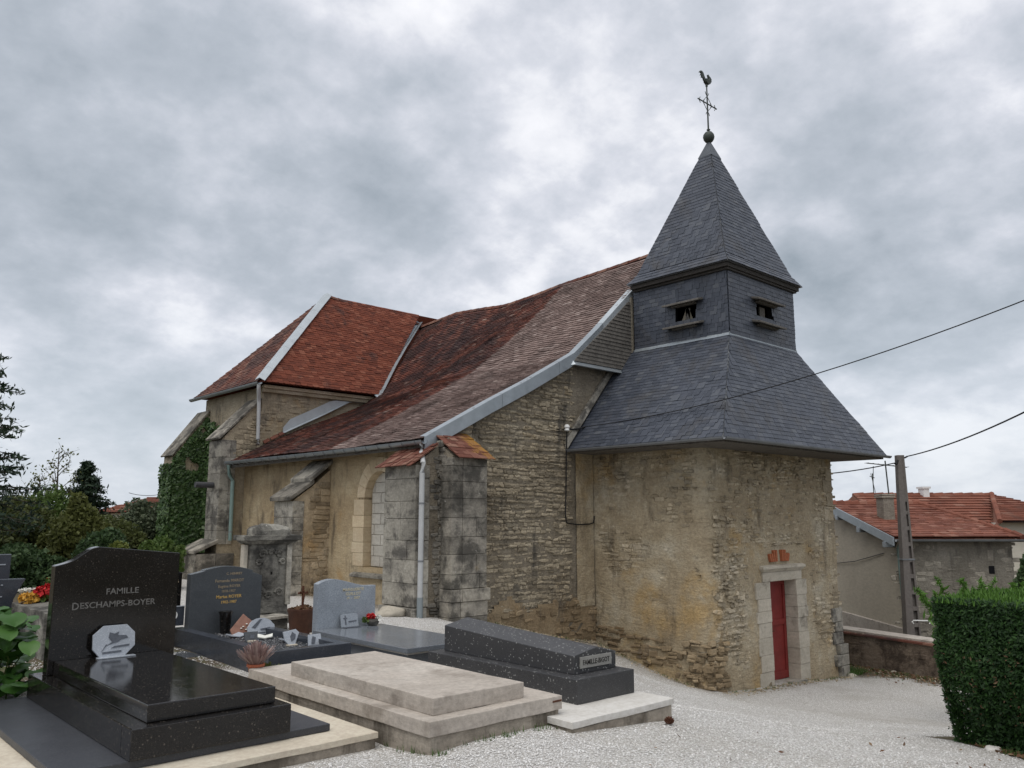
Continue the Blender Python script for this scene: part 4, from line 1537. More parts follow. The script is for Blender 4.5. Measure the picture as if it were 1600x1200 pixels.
tr = part('transept_wall', M['trans'], church, transept_walls)
S_tr = Stones()
S_tr.fill((0, YT, 0), (1, 0, 0), (0, 0, 1), (0, -1, 0), EXW - .02, 13.3, 3.4, 5.05, lambda x, z: x > EXW and z > prof_z(x) + .3, rg, hr=(.06, .12), wr=(.12, .34), proud=(-.006, .02), keep=lambda u, v: .9 if v < 4.6 else .45)
S_tr.build('stone', M['trans'], tr, 20, 'rubble_facing')
TE = 5.22
EX0, EY0, EY1 = 9.66, 20.30, 24.66
RY, RZ, PX0 = 22.5, 8.56, 12.80
t_roof = part('transept_roof', M['tile_red'], church, lambda b: b.add([(EX0, EY0, TE), (EX0, EY1, TE), (PX0, RY, RZ), (16.42, RY, 8.20), (23.1, EY0, TE), (23.1, EY1, TE), (20.0, RY, RZ), (13.4, EY0, TE)],
      [(0, 7, 3, 2), (1, 0, 2), (7, 4, 6, 3), (5, 1, 2, 6), (4, 5, 6)]))
PR = Pieces(round_end=True)
qa = ((EX0, EY0, TE), (13.40, EY0, TE), (16.42, RY, 8.22), (PX0, RY, RZ))
N = nrm(*[qa[i] for i in (0, 1, 3)])
N = N if N[2] > 0 else -N
lay_patch(PR, *qa, .175, .107, .225, .018, N, rt, jit=.35)
PR.build('tile', M['tile_red'], t_roof, 60, 'tile_courses')
PR2 = Pieces(round_end=True)
qb = ((EX0, EY1, TE), (EX0, EY0, TE), (PX0, RY, RZ), (PX0, RY + .02, RZ))
N = nrm(qb[0], qb[1], qb[2])
N = N if N[2] > 0 else -N
lay_patch(PR2, *qb, .175, .107, .225, .018, N, rt, jit=.35)
PR2.build('tile', M['tile_dark'], t_roof, 30, 'dark_tile_courses')
# zinc hip, valley and wall flashing
def strip(p, q, n, w, name, mat, parent, off=.05, seg=7, fold=True):
    p, q, n = Vector(p), Vector(q), Vector(n).normalized()
    d = (q - p).normalized()
    a = d.cross(n).normalized()
    L = (q - p).length
    for i in range(seg):
        s0, s1 = p + d * (L * i / seg), p + d * (L * (i + 1) / seg + .03)
        o = n * (off + .004 * (i % 2))
        e = n * (-.06 if fold else 0)
        vs = [s0 - a * w + o + e, s0 + o + n * .015, s0 + a * w + o + e, s1 - a * w + o + e, s1 + o + n * .015, s1 + a * w + o + e]
        vs += [v - n * .012 for v in vs]
        MB().add(vs, [(0, 1, 4, 3), (1, 2, 5, 4), (6, 9, 10, 7), (7, 10, 11, 8), (0, 3, 9, 6), (2, 8, 11, 5), (0, 6, 7, 1), (1, 7, 8, 2), (3, 4, 10, 9), (4, 5, 11, 10)]).build(name, mat, parent)


strip((EX0 - .02, EY0 - .02, TE + .02), (PX0, RY, RZ + .02), (-.35, -.4, 1), .14, 'hip_flashing', M['zinc_new'], t_roof, off=.08, seg=9)
vp = []
for x in np.linspace(13.25, 16.38, 11):
    s_ = float(np.interp(x, [p[0] for p in PROF], _sl))
    yv = 20.3 + (x - 13.4) * 2.2 / 3.0
    zr = roof_pt(s_, yv, 0)[2]
    zt = TE + (yv - EY0) * (RZ - TE) / (RY - EY0)
    vp.append(np.array([x, yv, max(zr, min(zt, zr + .2)) + .085]))
for k in range(10):
    p_, q_ = vp[k], vp[k + 1] + (vp[k + 1] - vp[k]) * .06
    up_ = np.array([0, 0, .004 * (k % 2)])
    a_, b__ = np.array([-.06, .10, .075]), np.array([.05, -.11, .0])
    vs_ = [p_ + b__ + up_, p_ - np.array([0, 0, .015]) + up_, p_ + a_ + up_, q_ + b__ + up_, q_ - np.array([0, 0, .015]) + up_, q_ + a_ + up_]
    vs_ += [v - np.array([0, 0, .012]) for v in vs_]
    MB().add(vs_, [(0, 1, 4, 3), (1, 2, 5, 4), (6, 9, 10, 7), (7, 10, 11, 8), (0, 3, 9, 6), (2, 8, 11, 5)]).build('valley_flashing', M['zinc'], t_roof)
x = PX0
while x < 16.2:
    z0 = RZ + (8.22 - RZ) * (x - PX0) / 3.62
    MB().grid([[(x, RY + .12 * math.cos(a), z0 - .05 + .12 * math.sin(a)) for a in np.linspace(.1, math.pi - .1, 7)], [(x + .39, RY + .11 * math.cos(a), z0 - .09 + .11 * math.sin(a)) for a in np.linspace(.1, math.pi - .1, 7)]]).build('ridge_tile', M['tile_dark'], t_roof)
    x += .37
fx = np.linspace(10.5, 13.3, 15)
part('wall_flashing', M['zinc_new'], t_roof, lambda b: b.grid([[(x, YT - .05 - .09 * (k == 0), min(prof_z(x) + (.10, .13, .40)[k] - (.14 if x < 10.6 and k == 2 else 0), 4.985)) for x in fx] for k in range(3)]))
part('cornice', M['tstone'], tr, lambda b: (b.box(EXW - .03, 13.3, YT - .10, YT - .002, 5.0, 5.10), b.box(EXW - .03, 13.3, YT - .15, YT - .002, 5.103, 5.19)), bevel=.01)
part('gutter', M['zinc'], t_roof, lambda b: gutter_path(b, [(EX0 - .06, EY0 - .1, TE - .02), (EX0 - .06, EY1 + .1, TE - .02)], .075), smooth=True)
downpipe([(EX0 - .06, EY0 - .05, TE - .08), (EX0 - .05, EY0 - .04, TE - .22), (EX0 + .06, YT - .14, TE - .42), (EX0 + .08, YT - .12, TE - .55), (EX0 + .1, YT - .12, 3.72), (EX0 + .08, YT - .18, 3.58)], .05, M['pvc'], t_roof)
# flat bits of tile and mortar at the foot of the flashing
for (x, w) in ((10.15, .2), (10.38, .16), (9.95, .16)):
    MB().hexa([(x, YT - .12, prof_z(x) + .06), (x + w, YT - .12, prof_z(x + w) + .06), (x + w, YT - .01, prof_z(x + w) + .12), (x, YT - .01, prof_z(x) + .12), (x, YT - .12, prof_z(x) + .09), (x + w, YT - .12, prof_z(x + w) + .09), (x + w, YT - .01, prof_z(x + w) + .15), (x, YT - .01, prof_z(x) + .15)]).build('tile', M['tile_dark'], nroof)


# ---- buttresses: blocks in courses around a core
def blocks(parent, mat, x0, x1, y0, y1, z0, z1, rng, faces='xy', hr=(.24, .4), split=(.30, .72), out=.015, d=.16, name='ashlar_block'):
    """courses of dressed blocks on the -X and -Y faces of a block of masonry"""
    z = z0
    k = 0
    while z < z1 - .05:
        h = min(rng.uniform(*hr), z1 - z)
        if z1 - z - h < .12:
            h = z1 - z
        if 'x' in faces:
            y = y0
            first = True
            while y < y1 - .02:
                w = rng.uniform(*split) if not first or k % 2 else rng.uniform(*split) * .7
                w = min(w, y1 - y)
                if y1 - y - w < .15:
                    w = y1 - y
                o = rng.uniform(.004, out)
                bx(name, mat, parent, x0 - o, x0 + d, (y - o if first else y + .003), y + w - .003, z + .003, z + h - .003, bevel=.008)
                first = False
                y += w
        if 'y' in faces:
            x = x0 + (d + .004 if 'x' in faces else 0)
            while x < x1 - .02:
                w = min(rng.uniform(*split), x1 - x)
                if x1 - x - w < .15:
                    w = x1 - x
                o = rng.uniform(.004, out)
                bx(name, mat, parent, x + .004, x + w - .004, y0 - o, y0 + d, z + .003, z + h - .003, bevel=.008)
                x += w
        z += h
        k += 1


def cap_tiles(parent, p00, p10, p11, p01, mat, w=.17):
    pc = Pieces(round_end=False)
    N = nrm(p00, p10, p11)
    N = N if N[2] > 0 else -N
    lay_patch(pc, p00, p10, p11, p01, w, .125, .24, .016, N, rt, jit=.5)
    for o, ax, ay, az in pc.items:
        pass
    pc.build('tile', mat, parent, 60, 'cut_tiles')


rb = np.random.default_rng(9)
# left buttress on the long wall at the gable corner
BLx, BLy0, BLy1 = 8.72, 11.98, 12.95
bl = part('buttress', M['gmortar'], church, lambda b: b.prism([(BLx + .03, BLy0 + .03, -.8), (XN - .01, BLy0 + .03, -.8), (XN - .01, BLy0 + .03, 3.14), (BLx + .03, BLy0 + .03, 2.62)], (0, BLy1 - BLy0 - .06, 0)))
blocks(bl, M['ashlar'], BLx, BLx + .3, BLy0, BLy1, .12, 2.60, rb, 'x', d=.3, hr=(.26, .42))
blocks(bl, M['ashlar'], BLx - .05, BLx + .3, BLy0 - .03, BLy1 + .03, -.45, .11, rb, 'x', d=.3, hr=(.2, .3))
S_b = Stones()
S_b.fill((0, BLy0 + .02, 0), (1, 0, 0), (0, 0, 1), (0, -1, 0), BLx + .3, 9.6, -.5, 3.0, lambda x, z: x > BLx + .3 and z < 2.6 + (x - BLx) * .62, rg, hr=(.07, .16), wr=(.12, .28), proud=(.0, .03))
S_b.build('stone', M['ashlar2'], bl, 30, 'rubble_facing')
cap_tiles(bl, (BLx - .16, BLy1 + .08, 2.55), (BLx - .16, BLy0 - .05, 2.55), (9.20, BLy0 - .05, 2.98), (9.20, BLy1 + .08, 2.98), M['tile_cap'])
# right buttress on the gable
BRx0, BRx1, BRy = 9.24, 10.06, 11.60
br = part('buttress', M['gmortar'], church, lambda b: b.prism([(BRx0 + .03, BRy + .03, -.9), (BRx0 + .03, YG + .01, -.9), (BRx0 + .03, YG + .01, 3.20), (BRx0 + .03, BRy + .03, 2.76)], (BRx1 - BRx0 - .06, 0, 0)))
blocks(br, M['ashlar2'], BRx0, BRx1, BRy, BRy + .3, .42, 2.74, rb, 'xy', d=.24, hr=(.22, .38))
blocks(br, M['ashlar2'], BRx0 - .02, BRx1 + .05, BRy - .05, BRy + .3, .20, .415, rb, 'xy', d=.24, hr=(.2, .22))
blocks(br, M['ashlar2'], BRx0, BRx1 + .02, BRy, BRy + .3, -.75, .195, rb, 'xy', d=.2, hr=(.16, .3), split=(.2, .4), out=.05)
S_b = Stones()
S_b.fill((BRx0 + .02, 0, 0), (0, -1, 0), (0, 0, 1), (-1, 0, 0), -YG, -BRy - .3, -.6, 3.0, lambda u, z: True, rg, hr=(.07, .16), wr=(.12, .28), proud=(.0, .03))
S_b.build('stone', M['ashlar2'], br, 20, 'rubble_facing')
cap_tiles(br, (BRx0 + .02, BRy - .16, 2.70), (BRx1 + .06, BRy - .16, 2.70), (BRx1 + .06, YG - .03, 3.24), (BRx0 + .02, YG - .03, 3.24), M['tile_cap'])
# downpipe at the corner of the nave
downpipe([(GX_, YR0 + .02, GZ_ - .07), (GX_ - .02, YR0 - .0, GZ_ - .22), (8.80, BLy0 - .10, 2.62), (8.78, BLy0 - .10, 2.45), (8.78, BLy0 - .10, .30)], .048, M['pvc'], church, collars=((8.78, BLy0 - .10, 1.9), (8.78, BLy0 - .10, .9)))
downpipe([(8.78, BLy0 - .10, .30), (8.78, BLy0 - .10, -.22)], .054, M['pvcdark'], church)
# middle buttress of the long wall
MX, MY0, MY1 = 8.60, 16.22, 17.05
mb_ = part('buttress', M['nstone'], church, lambda b: b.prism([(MX + .03, MY0 + .03, -.6), (XN - .01, MY0 + .03, -.6), (XN - .01, MY0 + .03, 2.72), (9.08, MY0 + .03, 2.36), (MX + .03, MY0 + .03, 2.04)], (0, MY1 - MY0 - .06, 0)))
blocks(mb_, M['ashlar'], MX, MX + .2, MY0, MY1, -.3, 2.02, rb, 'x', d=.26, hr=(.24, .36))
S_b = Stones()
S_b.fill((0, MY0 + .02, 0), (1, 0, 0), (0, 0, 1), (0, -1, 0), MX + .26, 9.5, -.4, 2.7, lambda x, z: x > MX + .26 and z < 2.0 + (x - MX) * .72, rg, hr=(.09, .2), wr=(.16, .4), proud=(.0, .025))
S_b.build('stone', M['nstone'], mb_, 30, 'rubble_facing')
for (xa, za, xb, zb, m_) in ((MX - .10, 2.02, 9.06, 2.40, 'ashlar2'), (8.98, 2.44, XN + .0, 2.86, 'ashlar')):
    MB().hexa([(xa, MY0 - .06, za), (xb, MY0 - .06, zb), (xb, MY1 + .06, zb), (xa, MY1 + .06, za), (xa - .01, MY0 - .06, za + .09), (xb - .01, MY0 - .06, zb + .09), (xb - .01, MY1 + .06, zb + .09), (xa - .01, MY1 + .06, za + .09)]).build('coping_slab', M[m_], mb_, bevel=.015)
# transept corner buttress with sloped coping and a stepped foot
CXB, CY0, CY1 = 8.84, YT, 21.35
cb = part('buttress', M['trans'], church, lambda b: b.prism([(CXB + .02, CY0 + .02, -.5), (EXW - .01, CY0 + .02, -.5), (EXW - .01, CY0 + .02, 4.80), (CXB + .02, CY0 + .02, 3.68)], (0, CY1 - CY0 - .04, 0)))
blocks(cb, M['ashlar'], CXB, CXB + .4, CY0, CY1, 1.0, 3.66, rb, 'xy', d=.24, hr=(.3, .45), split=(.3, .6))
blocks(cb, M['ashlar2'], 8.32, 9.3, CY0 - .06, CY1 + .2, -.4, .78, rb, 'xy', d=.5, hr=(.3, .4), split=(.4, .7))
MB().hexa([(8.27, CY0 - .1, .78), (8.86, CY0 - .1, 1.04), (8.86, CY1 + .24, 1.04), (8.27, CY1 + .24, .78), (8.27, CY0 - .1, .86), (8.86, CY0 - .1, 1.14), (8.86, CY1 + .24, 1.14), (8.27, CY1 + .24, .86)]).build('coping_slab', M['ashlar2'], cb, bevel=.02)
S_b = Stones()
S_b.fill((0, CY0 + .01, 0), (1, 0, 0), (0, 0, 1), (0, -1, 0), CXB + .4, EXW, 3.1, 4.75, lambda x, z: x > CXB + .2 and z < 3.6 + (x - CXB) * 1.0, rg, hr=(.07, .16), wr=(.12, .3), proud=(.0, .02))
S_b.build('stone', M['trans'], cb, 30, 'rubble_facing')
for i in range(4):
    t0, t1 = i / 4, (i + 1) / 4
    xa, za = CXB - .08 + (EXW - CXB + .08) * t0, 3.66 + 1.14 * t0
    xb, zb = CXB - .08 + (EXW - CXB + .08) * t1 - .008, 3.66 + 1.14 * t1 - .008
    MB().hexa([(xa, CY0 - .05, za), (xb, CY0 - .05, zb), (xb, CY1 + .05, zb), (xa, CY1 + .05, za), (xa - .03, CY0 - .05, za + .045), (xb - .03, CY0 - .05, zb + .045), (xb - .03, CY1 + .05, zb + .045), (xa - .03, CY1 + .05, za + .045)]).build('coping_slab', M['ashlar2'], cb, bevel=.01)
# ivy-clad far buttress
IX, IY0, IY1 = 8.93, 24.0, 24.8
ib = part('buttress', M['trans'], church, lambda b: b.prism([(IX, IY0, -.5), (EXW, IY0, -.5), (EXW, IY0, 4.78), (IX, IY0, 3.5)], (0, IY1 - IY0, 0)))
MB().hexa([(IX - .08, IY0 - .05, 3.42), (EXW, IY0 - .05, 4.78), (EXW, IY1 + .05, 4.78), (IX - .08, IY1 + .05, 3.42), (IX - .10, IY0 - .05, 3.45), (EXW - .03, IY0 - .05, 4.83), (EXW - .03, IY1 + .05, 4.83), (IX - .10, IY1 + .05, 3.45)]).build('coping_slab', M['ashlar2'], ib, bevel=.01)
downpipe([(GX_, 20.42, GZ_ - .06), (GX_ + .04, 20.42, GZ_ - .3), (9.12, 20.45, 2.6), (9.14, 20.46, 1.1)], .05, M['greenpipe'], church, collars=((9.14, 20.46, 1.3),))
part('drain_spout', M['castiron'], cb, lambda b: b.tube([(CXB + .1, 20.95, 2.50), (8.36, 20.95, 2.50)], .075, 12), smooth=True)

# ---- cable bracket on the gable
br_ = part('cable_bracket', M['black'], church, lambda b: b.tube([(12.90, YG - .09, 3.55), (13.14, YG - .11, 3.57), (13.40, YG - .16, 3.64)], .022, 6))
part('insulator', M['white'], br_, lambda b: b.lathe([(.02, -.07), (.06, -.05), (.045, -.01), (.065, .02), (.05, .06), (.02, .08)], (12.88, YG - .09, 3.58), 12), smooth=True)
part('wall_cable', M['black'], church, lambda b: b.tube([(12.90, YG - .07, 3.52), (12.88, YG - .06, 3.0), (12.87, YG - .05, 2.2), (12.84, YG - .055, 1.72), (12.88, YG - .05, 1.56), (13.2, YG - .06, 1.52), (13.6, YG - .05, 1.53), (13.74, YG - .05, 1.56), (13.76, YG - .05, 1.7)], .014, 6))

# ------------------------------------------------------------------ graves
def smooth_curve(pts, n=6):
    """rounded polyline through points in a plane"""
    out = []
    P = [np.array(p, float) for p in pts]
    for i in range(len(P) - 1):
        p0, p1, p2, p3 = P[max(i - 1, 0)], P[i], P[i + 1], P[min(i + 2, len(P) - 1)]
        for k in range(n):
            t = k / n
            out.append(tuple(.5 * ((2 * p1) + (p2 - p0) * t + (2 * p0 - 5 * p1 + 4 * p2 - p3) * t * t + (3 * p1 - p0 - 3 * p2 + p3) * t ** 3)))
    out.append(tuple(P[-1]))
    return out


def stele_mesh(name, mat, parent, outline, y0, y1, z0, bevel=.006):
    """outline: x,z points along the top from left to right"""
    pts = [(outline[0][0], y0, z0)] + [(x, y0, z) for x, z in outline] + [(outline[-1][0], y0, z0)]
    return MB().prism(pts, (0, y1 - y0, 0)).build(name, mat, parent, bevel=bevel)


def rough_box(x0, x1, y0, y1, z0, z1, amp, sd):
    """worn concrete block"""
    b = bmesh.new()
    bmesh.ops.create_cube(b, size=1)
    bmesh.ops.subdivide_edges(b, edges=b.edges, cuts=9, use_grid_fill=True)
    P = np.array([v.co for v in b.verts])
    P = (P + .5) * np.array([x1 - x0, y1 - y0, z1 - z0]) + np.array([x0, y0, z0])
    d = (np.stack([fbm(P * 5, sd + k, 3) for k in range(3)], -1) - .5) * amp
    P = P + d
    for v, p in zip(b.verts, P):
        v.co = p
    F = [tuple(v.index for v in f.verts) for f in b.faces]
    b.free()
    return P, F



# ---- 1: black polished tomb in front
t1 = thing('family_tomb', 'black polished granite tomb with tall headstone and white octagonal plaque, at front', 'tomb', (2.6, 7, 0))
v, f = rough_box(1.22, 3.74, 5.56, 8.75, .0, .045, .012, 58)
link_mesh('concrete_base', v, f, M['concrete_cream'], t1, bevel=.012)
v, f = rough_box(1.235, 3.725, 5.575, 8.74, -.28, -.002, .02, 59)
link_mesh('footing', v, f, M['concrete_side'], t1)
bx('side_slab', M['gr_wing'], t1, 1.58, 3.48, 5.83, 8.5, .048, .10, bevel=.006)
# plinth of three mitred stones
bx('plinth', M['gr_black'], t1, 2.00, 3.13, 5.80, 8.46, .102, .30, bevel=.006)
bx('plinth_joint', M['gr_wing'], t1, 1.998, 2.001, 5.99, 5.995, .11, .29, bevel=0)
bx('tomb_slab', M['gr_black'], t1, 2.13, 3.05, 5.90, 8.20, .302, .42, bevel=.008)
top1 = smooth_curve([(2.08, 1.235), (2.16, 1.255), (2.23, 1.285), (2.30, 1.335), (2.37, 1.38), (2.43, 1.395)], 4) + [(3.17, 1.32)]
st1 = stele_mesh('headstone', M['gr_black'], t1, top1, 8.21, 8.34, .302)
text('FAMILLE', .074, (2.66, 8.2085, .965), M['engrave'], st1, sx=1.08)
text('D', .090, (2.300, 8.2085, .845), M['engrave'], st1, align='RIGHT', sx=.95)
text('ESCHAMPS-BOYER', .075, (2.302, 8.2085, .852), M['engrave'], st1, align='LEFT', sx=1.07)
# plaque standing on the slab
pq = thing('memorial_plaque', 'pale octagonal memorial plaque standing against the black headstone', 'plaque', (2.59, 8.12, .42))


def tilted(pts, c, tilt, yaw, th):
    """flat outline (u along the face, v up) turned into a leaning slab; c is the foot's middle, face to -Y"""
    R = Matrix.Rotation(yaw, 3, 'Z') @ Matrix.Rotation(-tilt, 3, 'X')
    a = [Vector(c) + R @ Vector((u, 0, v)) for u, v in pts]
    b = [Vector(c) + R @ Vector((u, th, v)) for u, v in pts]
    n = len(pts)
    return a + b, [tuple(range(n)), tuple(range(2 * n - 1, n - 1, -1))] + [(i, n + i, n + (i + 1) % n, (i + 1) % n) for i in range(n)]


oct_ = [(-.12, .0), (.09, .0), (.18, .085), (.18, .20), (.11, .275), (-.09, .275), (-.18, .20), (-.18, .075)]
v, f = tilted(oct_, (2.59, 8.09, .424), .18, 0, .025)
pf = MB().add(v, f).build('face', M['plq_pale'], pq, bevel=.004)


def face_patch(pts, c, tilt, yaw, name, mat, parent, out=.004):
    v, f = tilted(pts, c, tilt, yaw, -out)
    return MB().add(v, f).build(name, mat, parent)


face_patch([(-.07, .10), (-.02, .13), (-.05, .17), (-.04, .215), (.0, .20), (.04, .215), (.03, .185), (.10, .18), (.12, .155), (.06, .145), (.03, .125), (-.02, .115)], (2.59, 8.089, .424), .18, 0, 'engraved_rose', M['plq_ink'], pf)
face_patch([(-.03, .075), (.13, .085), (.13, .10), (.0, .093)], (2.59, 8.089, .424), .18, 0, 'engraved_line', M['plq_ink'], pf)
face_patch([(-.10, .03), (.06, .035), (.06, .052), (-.10, .048)], (2.59, 8.089, .424), .18, 0, 'engraved_line', M['plq_ink'], pf)
face_patch([(-.11, .05), (-.105, .055), (-.06, .11), (-.07, .112)], (2.59, 8.089, .424), .18, 0, 'engraved_stem', M['plq_ink'], pf)
bx('foot_bar', M['plq_pale'], pq, 2.44, 2.76, 8.03, 8.10, .421, .430, bevel=.002)

# ---- 2: plain concrete tomb
t2 = thing('flat_tomb', 'plain beige concrete tomb of two stepped slabs on the gravel', 'tomb', (4.4, 6.3, 0))


v, f = rough_box(3.80, 5.18, 5.0, 7.92, .09, .20, .014, 61)
link_mesh('base_slab', v, f, M['concrete_warm'], t2, bevel=.006)
v, f = rough_box(3.82, 5.16, 5.02, 7.9, -.25, .088, .03, 62)
link_mesh('footing', v, f, M['concrete_side'], t2, bevel=.01)
v, f = rough_box(3.93, 4.86, 5.13, 7.32, .201, .325, .008, 63)
link_mesh('tomb_slab', v, f, M['concrete_warm'], t2, bevel=.006)
bx('metal_clip', M['rust'], t2, 5.06, 5.16, 4.988, 4.997, .155, .17, bevel=.002)

# ---- 3: ridged dark tomb
t3 = thing('ridged_tomb', 'dark flecked granite tomb with sloping ridged lid and small name plate', 'tomb', (5.95, 6.2, 0))
v, f = rough_box(5.035, 6.345, 4.755, 7.3, -.42, -.006, .03, 70)
link_mesh('footing', v, f, M['concrete_side'], t3)
v, f = rough_box(5.02, 6.36, 4.74, 7.3, -.004, .05, .014, 71)
link_mesh('concrete_base', v, f, M['concrete_pale'], t3, bevel=.02)
bx('plinth', M['gr_bigot'], t3, 5.50, 6.28, 5.13, 7.28, .051, .262, bevel=.006)
hd = MB().add([(5.64, 5.30, .263), (6.22, 5.30, .263), (6.22, 5.30, .415), (5.95, 5.30, .475), (5.64, 5.30, .425),
               (5.64, 7.18, .263), (6.22, 7.18, .263), (6.22, 7.18, .515), (5.95, 7.18, .585), (5.64, 7.18, .525)],
              [(0, 1, 2, 3, 4), (9, 8, 7, 6, 5), (0, 4, 9, 5), (4, 3, 8, 9), (3, 2, 7, 8), (2, 1, 6, 7), (0, 5, 6, 1)]).build('tomb_lid', M['gr_bigot'], t3, bevel=.006)
pl = bx('name_plate', M['plate'], t3, 5.715, 6.145, 5.286, 5.298, .308, .408, bevel=.002)
text('FAMILLE-BIGOT', .062, (5.93, 5.2845, .337), M['ink'], pl, sx=.86)

# ---- 4: light grey tomb with a small headstone
t4 = thing('light_tomb', 'light blue-grey granite tomb with low wavy headstone and polished slab', 'tomb', (6.0, 8.6, 0))
bx('base', M['gr_slab'], t4, 5.56, 6.42, 7.74, 9.85, -.1, .165, bevel=.006)
bx('base_lip', M['concrete_pale'], t4, 5.53, 6.45, 7.70, 9.85, .166, .196, bevel=.004)
bx('tomb_slab', M['gr_slab'], t4, 5.47, 6.50, 7.62, 9.66, .197, .25, bevel=.005)
top4 = smooth_curve([(5.53, .815), (5.60, .845), (5.70, .868), (5.78, .868), (5.90, .845), (6.04, .808), (6.18, .775), (6.30, .762), (6.41, .762)], 3)
st4 = stele_mesh('headstone', M['gr_light'], t4, top4, 9.68, 9.79, .15)
for s, z, sz in (('MAURICETTE', .705, .05), ('DUPUIS', .655, .05), ('1929-1999', .605, .042)):
    pass
text('MARGUERITE', .052, (6.06, 9.6785, .705), M['gold_pale'], st4, sx=1.05)
text('GUILLOT', .052, (6.06, 9.6785, .65), M['gold_pale'], st4, sx=1.1)
text('19  -  2007', .046, (6.06, 9.6785, .598), M['gold_pale'], st4, sx=1.0)
cp = thing('cross_plaque', 'small pale plaque with engraved cross leaning on the light grey headstone', 'plaque', (5.96, 9.58, .25))
v, f = tilted([(-.13, 0), (.13, 0), (.13, .15), (.10, .17), (-.10, .17), (-.13, .15)], (5.98, 9.60, .255), .25, 0, .018)
cf = MB().add(v, f).build('face', M['gr_light'], cp, bevel=.003)
face_patch([(-.07, .03), (-.055, .03), (-.055, .105), (-.035, .105), (-.035, .12), (-.055, .12), (-.055, .15), (-.07, .15), (-.07, .12), (-.09, .12), (-.09, .105), (-.07, .105)], (5.98, 9.598, .255), .25, 0, 'engraved_cross', M['plq_ink'], cf)
face_patch([(-.02, .06), (.10, .068), (.10, .082), (-.02, .075)], (5.98, 9.598, .255), .25, 0, 'engraved_line', M['plq_ink'], cf)
bx('foot_bar', M['plq_ink'], cp, 5.86, 6.10, 9.53, 9.585, .251, .262, bevel=.002)
rgn = np.random.default_rng(3)


def blob_flowers(c, R, n, size, mat, parent, name='blossoms', seed=0):
    rr = np.random.default_rng(seed)
    V, F = leaf_cloud(c, R, n, size, rr, up=.6, shell=.6, aspect=.9)
    return link_mesh(name, V, F, mat, parent)


fp = thing('flower_pot', 'small stone pot with red and white flowers on the light grey tomb', 'flower pot', (6.30, 9.56, .25))
part('pot', M['monst'], fp, lambda b: b.lathe([(.05, 0), (.075, .02), (.085, .06), (.07, .085), (.05, .09)], (6.30, 9.56, .251), 14), smooth=True)
part('pot_moss', M['petal_wht'], fp, lambda b: b.lathe([(.05, .0), (.03, .02), (.005, .028)], (6.36, 9.53, .315), 10), smooth=True)
blob_flowers((6.27, 9.56, .37), (.06, .06, .04), 120, .018, M['petal_red'], fp, 'red_flowers', 1)
blob_flowers((6.36, 9.54, .355), (.05, .05, .03), 70, .016, M['petal_wht'], fp, 'white_flowers', 2)
blob_flowers((6.20, 9.58, .33), (.05, .05, .035), 60, .018, M['leaf_mid'], fp, 'leaves', 3)

# ---- 5: dark grey framed tomb with plaques
t5 = thing('framed_tomb', 'dark grey granite grave frame filled with chippings, arched headstone with gilded names', 'tomb', (4.7, 9.5, 0))
FX0, FX1, FY0, FY1 = 4.17, 5.16, 8.25, 10.9
bx('frame_rail', M['gr_blue'], t5, FX0, FX0 + .13, FY0 + .134, FY1, -.12, .28, bevel=.006)
bx('frame_rail', M['gr_blue'], t5, FX1 - .13, FX1, FY0 + .134, FY1, -.12, .28, bevel=.006)
bx('frame_rail', M['gr_blue'], t5, FX0, FX1, FY0, FY0 + .13, -.12, .28, bevel=.006)
bed = part('gravel_bed', M['gr_grey'], t5, lambda b: b.box(FX0 + .134, FX1 - .134, FY0 + .134, FY1 - .01, -.1, .20))
top5 = [(4.25, .95), (4.33, .965), (4.42, .985), (4.43, 1.0)] + [(4.43 + .64 * k / 10, 1.0 + .05 * math.sin(math.pi * k / 10) - .025 * (k / 10)) for k in range(1, 11)] + [(5.075, .945), (5.14, .925), (5.21, .895)]
st5 = stele_mesh('headstone', M['gr_grey'], t5, top5, 10.6, 10.73, .12)
for s, sz, z, x, m_ in (('C. HENRIET', .042, .925, 4.82, 'gold_dull'), ('Fernande MAROT', .052, .835, 4.76, 'gold_dull'), ('Eugène ROYER', .048, .765, 4.76, 'gold_dull'), ('1878-1957', .044, .705, 4.75, 'gold_dull'), ('Marius ROYER', .056, .632, 4.76, 'gold'), ('1902-1987', .05, .565, 4.76, 'gold')):
    text(s, sz, (x, 10.5985, z), M[m_], st5, sx=1.0)
# chippings in the bed
rc = np.random.default_rng(8)
n = 1600
P = np.stack([rc.uniform(FX0 + .14, FX1 - .14, n), rc.uniform(FY0 + .14, 10.58, n), np.full(n, .205)], -1)


def pebbles(P, size, rng):
    """squashed eight-faced stones at the points"""
    n = len(P)
    s = size * (.5 + rng.random(n))[:, None] if not hasattr(size, 'shape') else size[:, None] * (.6 + .8 * rng.random(n))[:, None]
    a = rng.random(n) * 6.283
    ca, sa = np.cos(a), np.sin(a)
    A = np.stack([ca, sa, rng.uniform(-.35, .35, n)], -1) * s
    B = np.stack([-sa, ca, rng.uniform(-.35, .35, n)], -1) * s * rng.uniform(.55, .9, n)[:, None]
    Cc = np.stack([rng.uniform(-.3, .3, n), rng.uniform(-.3, .3, n), np.ones(n)], -1) * s * rng.uniform(.4, .7, n)[:, None]
    j = lambda k: 1 + rng.uniform(-k, k, n)[:, None]
    V = np.stack([P + A * j(.2), P + B * j(.2), P - A * j(.2), P - B * j(.2), P + Cc + A * .25, P - Cc * .6], 1).reshape(-1, 3)
    tri = np.array([(0, 1, 4), (1, 2, 4), (2, 3, 4), (3, 0, 4), (1, 0, 5), (2, 1, 5), (3, 2, 5), (0, 3, 5)])
    F = (tri[None] + (np.arange(n) * 6)[:, None, None]).reshape(-1, 3)
    return V, F


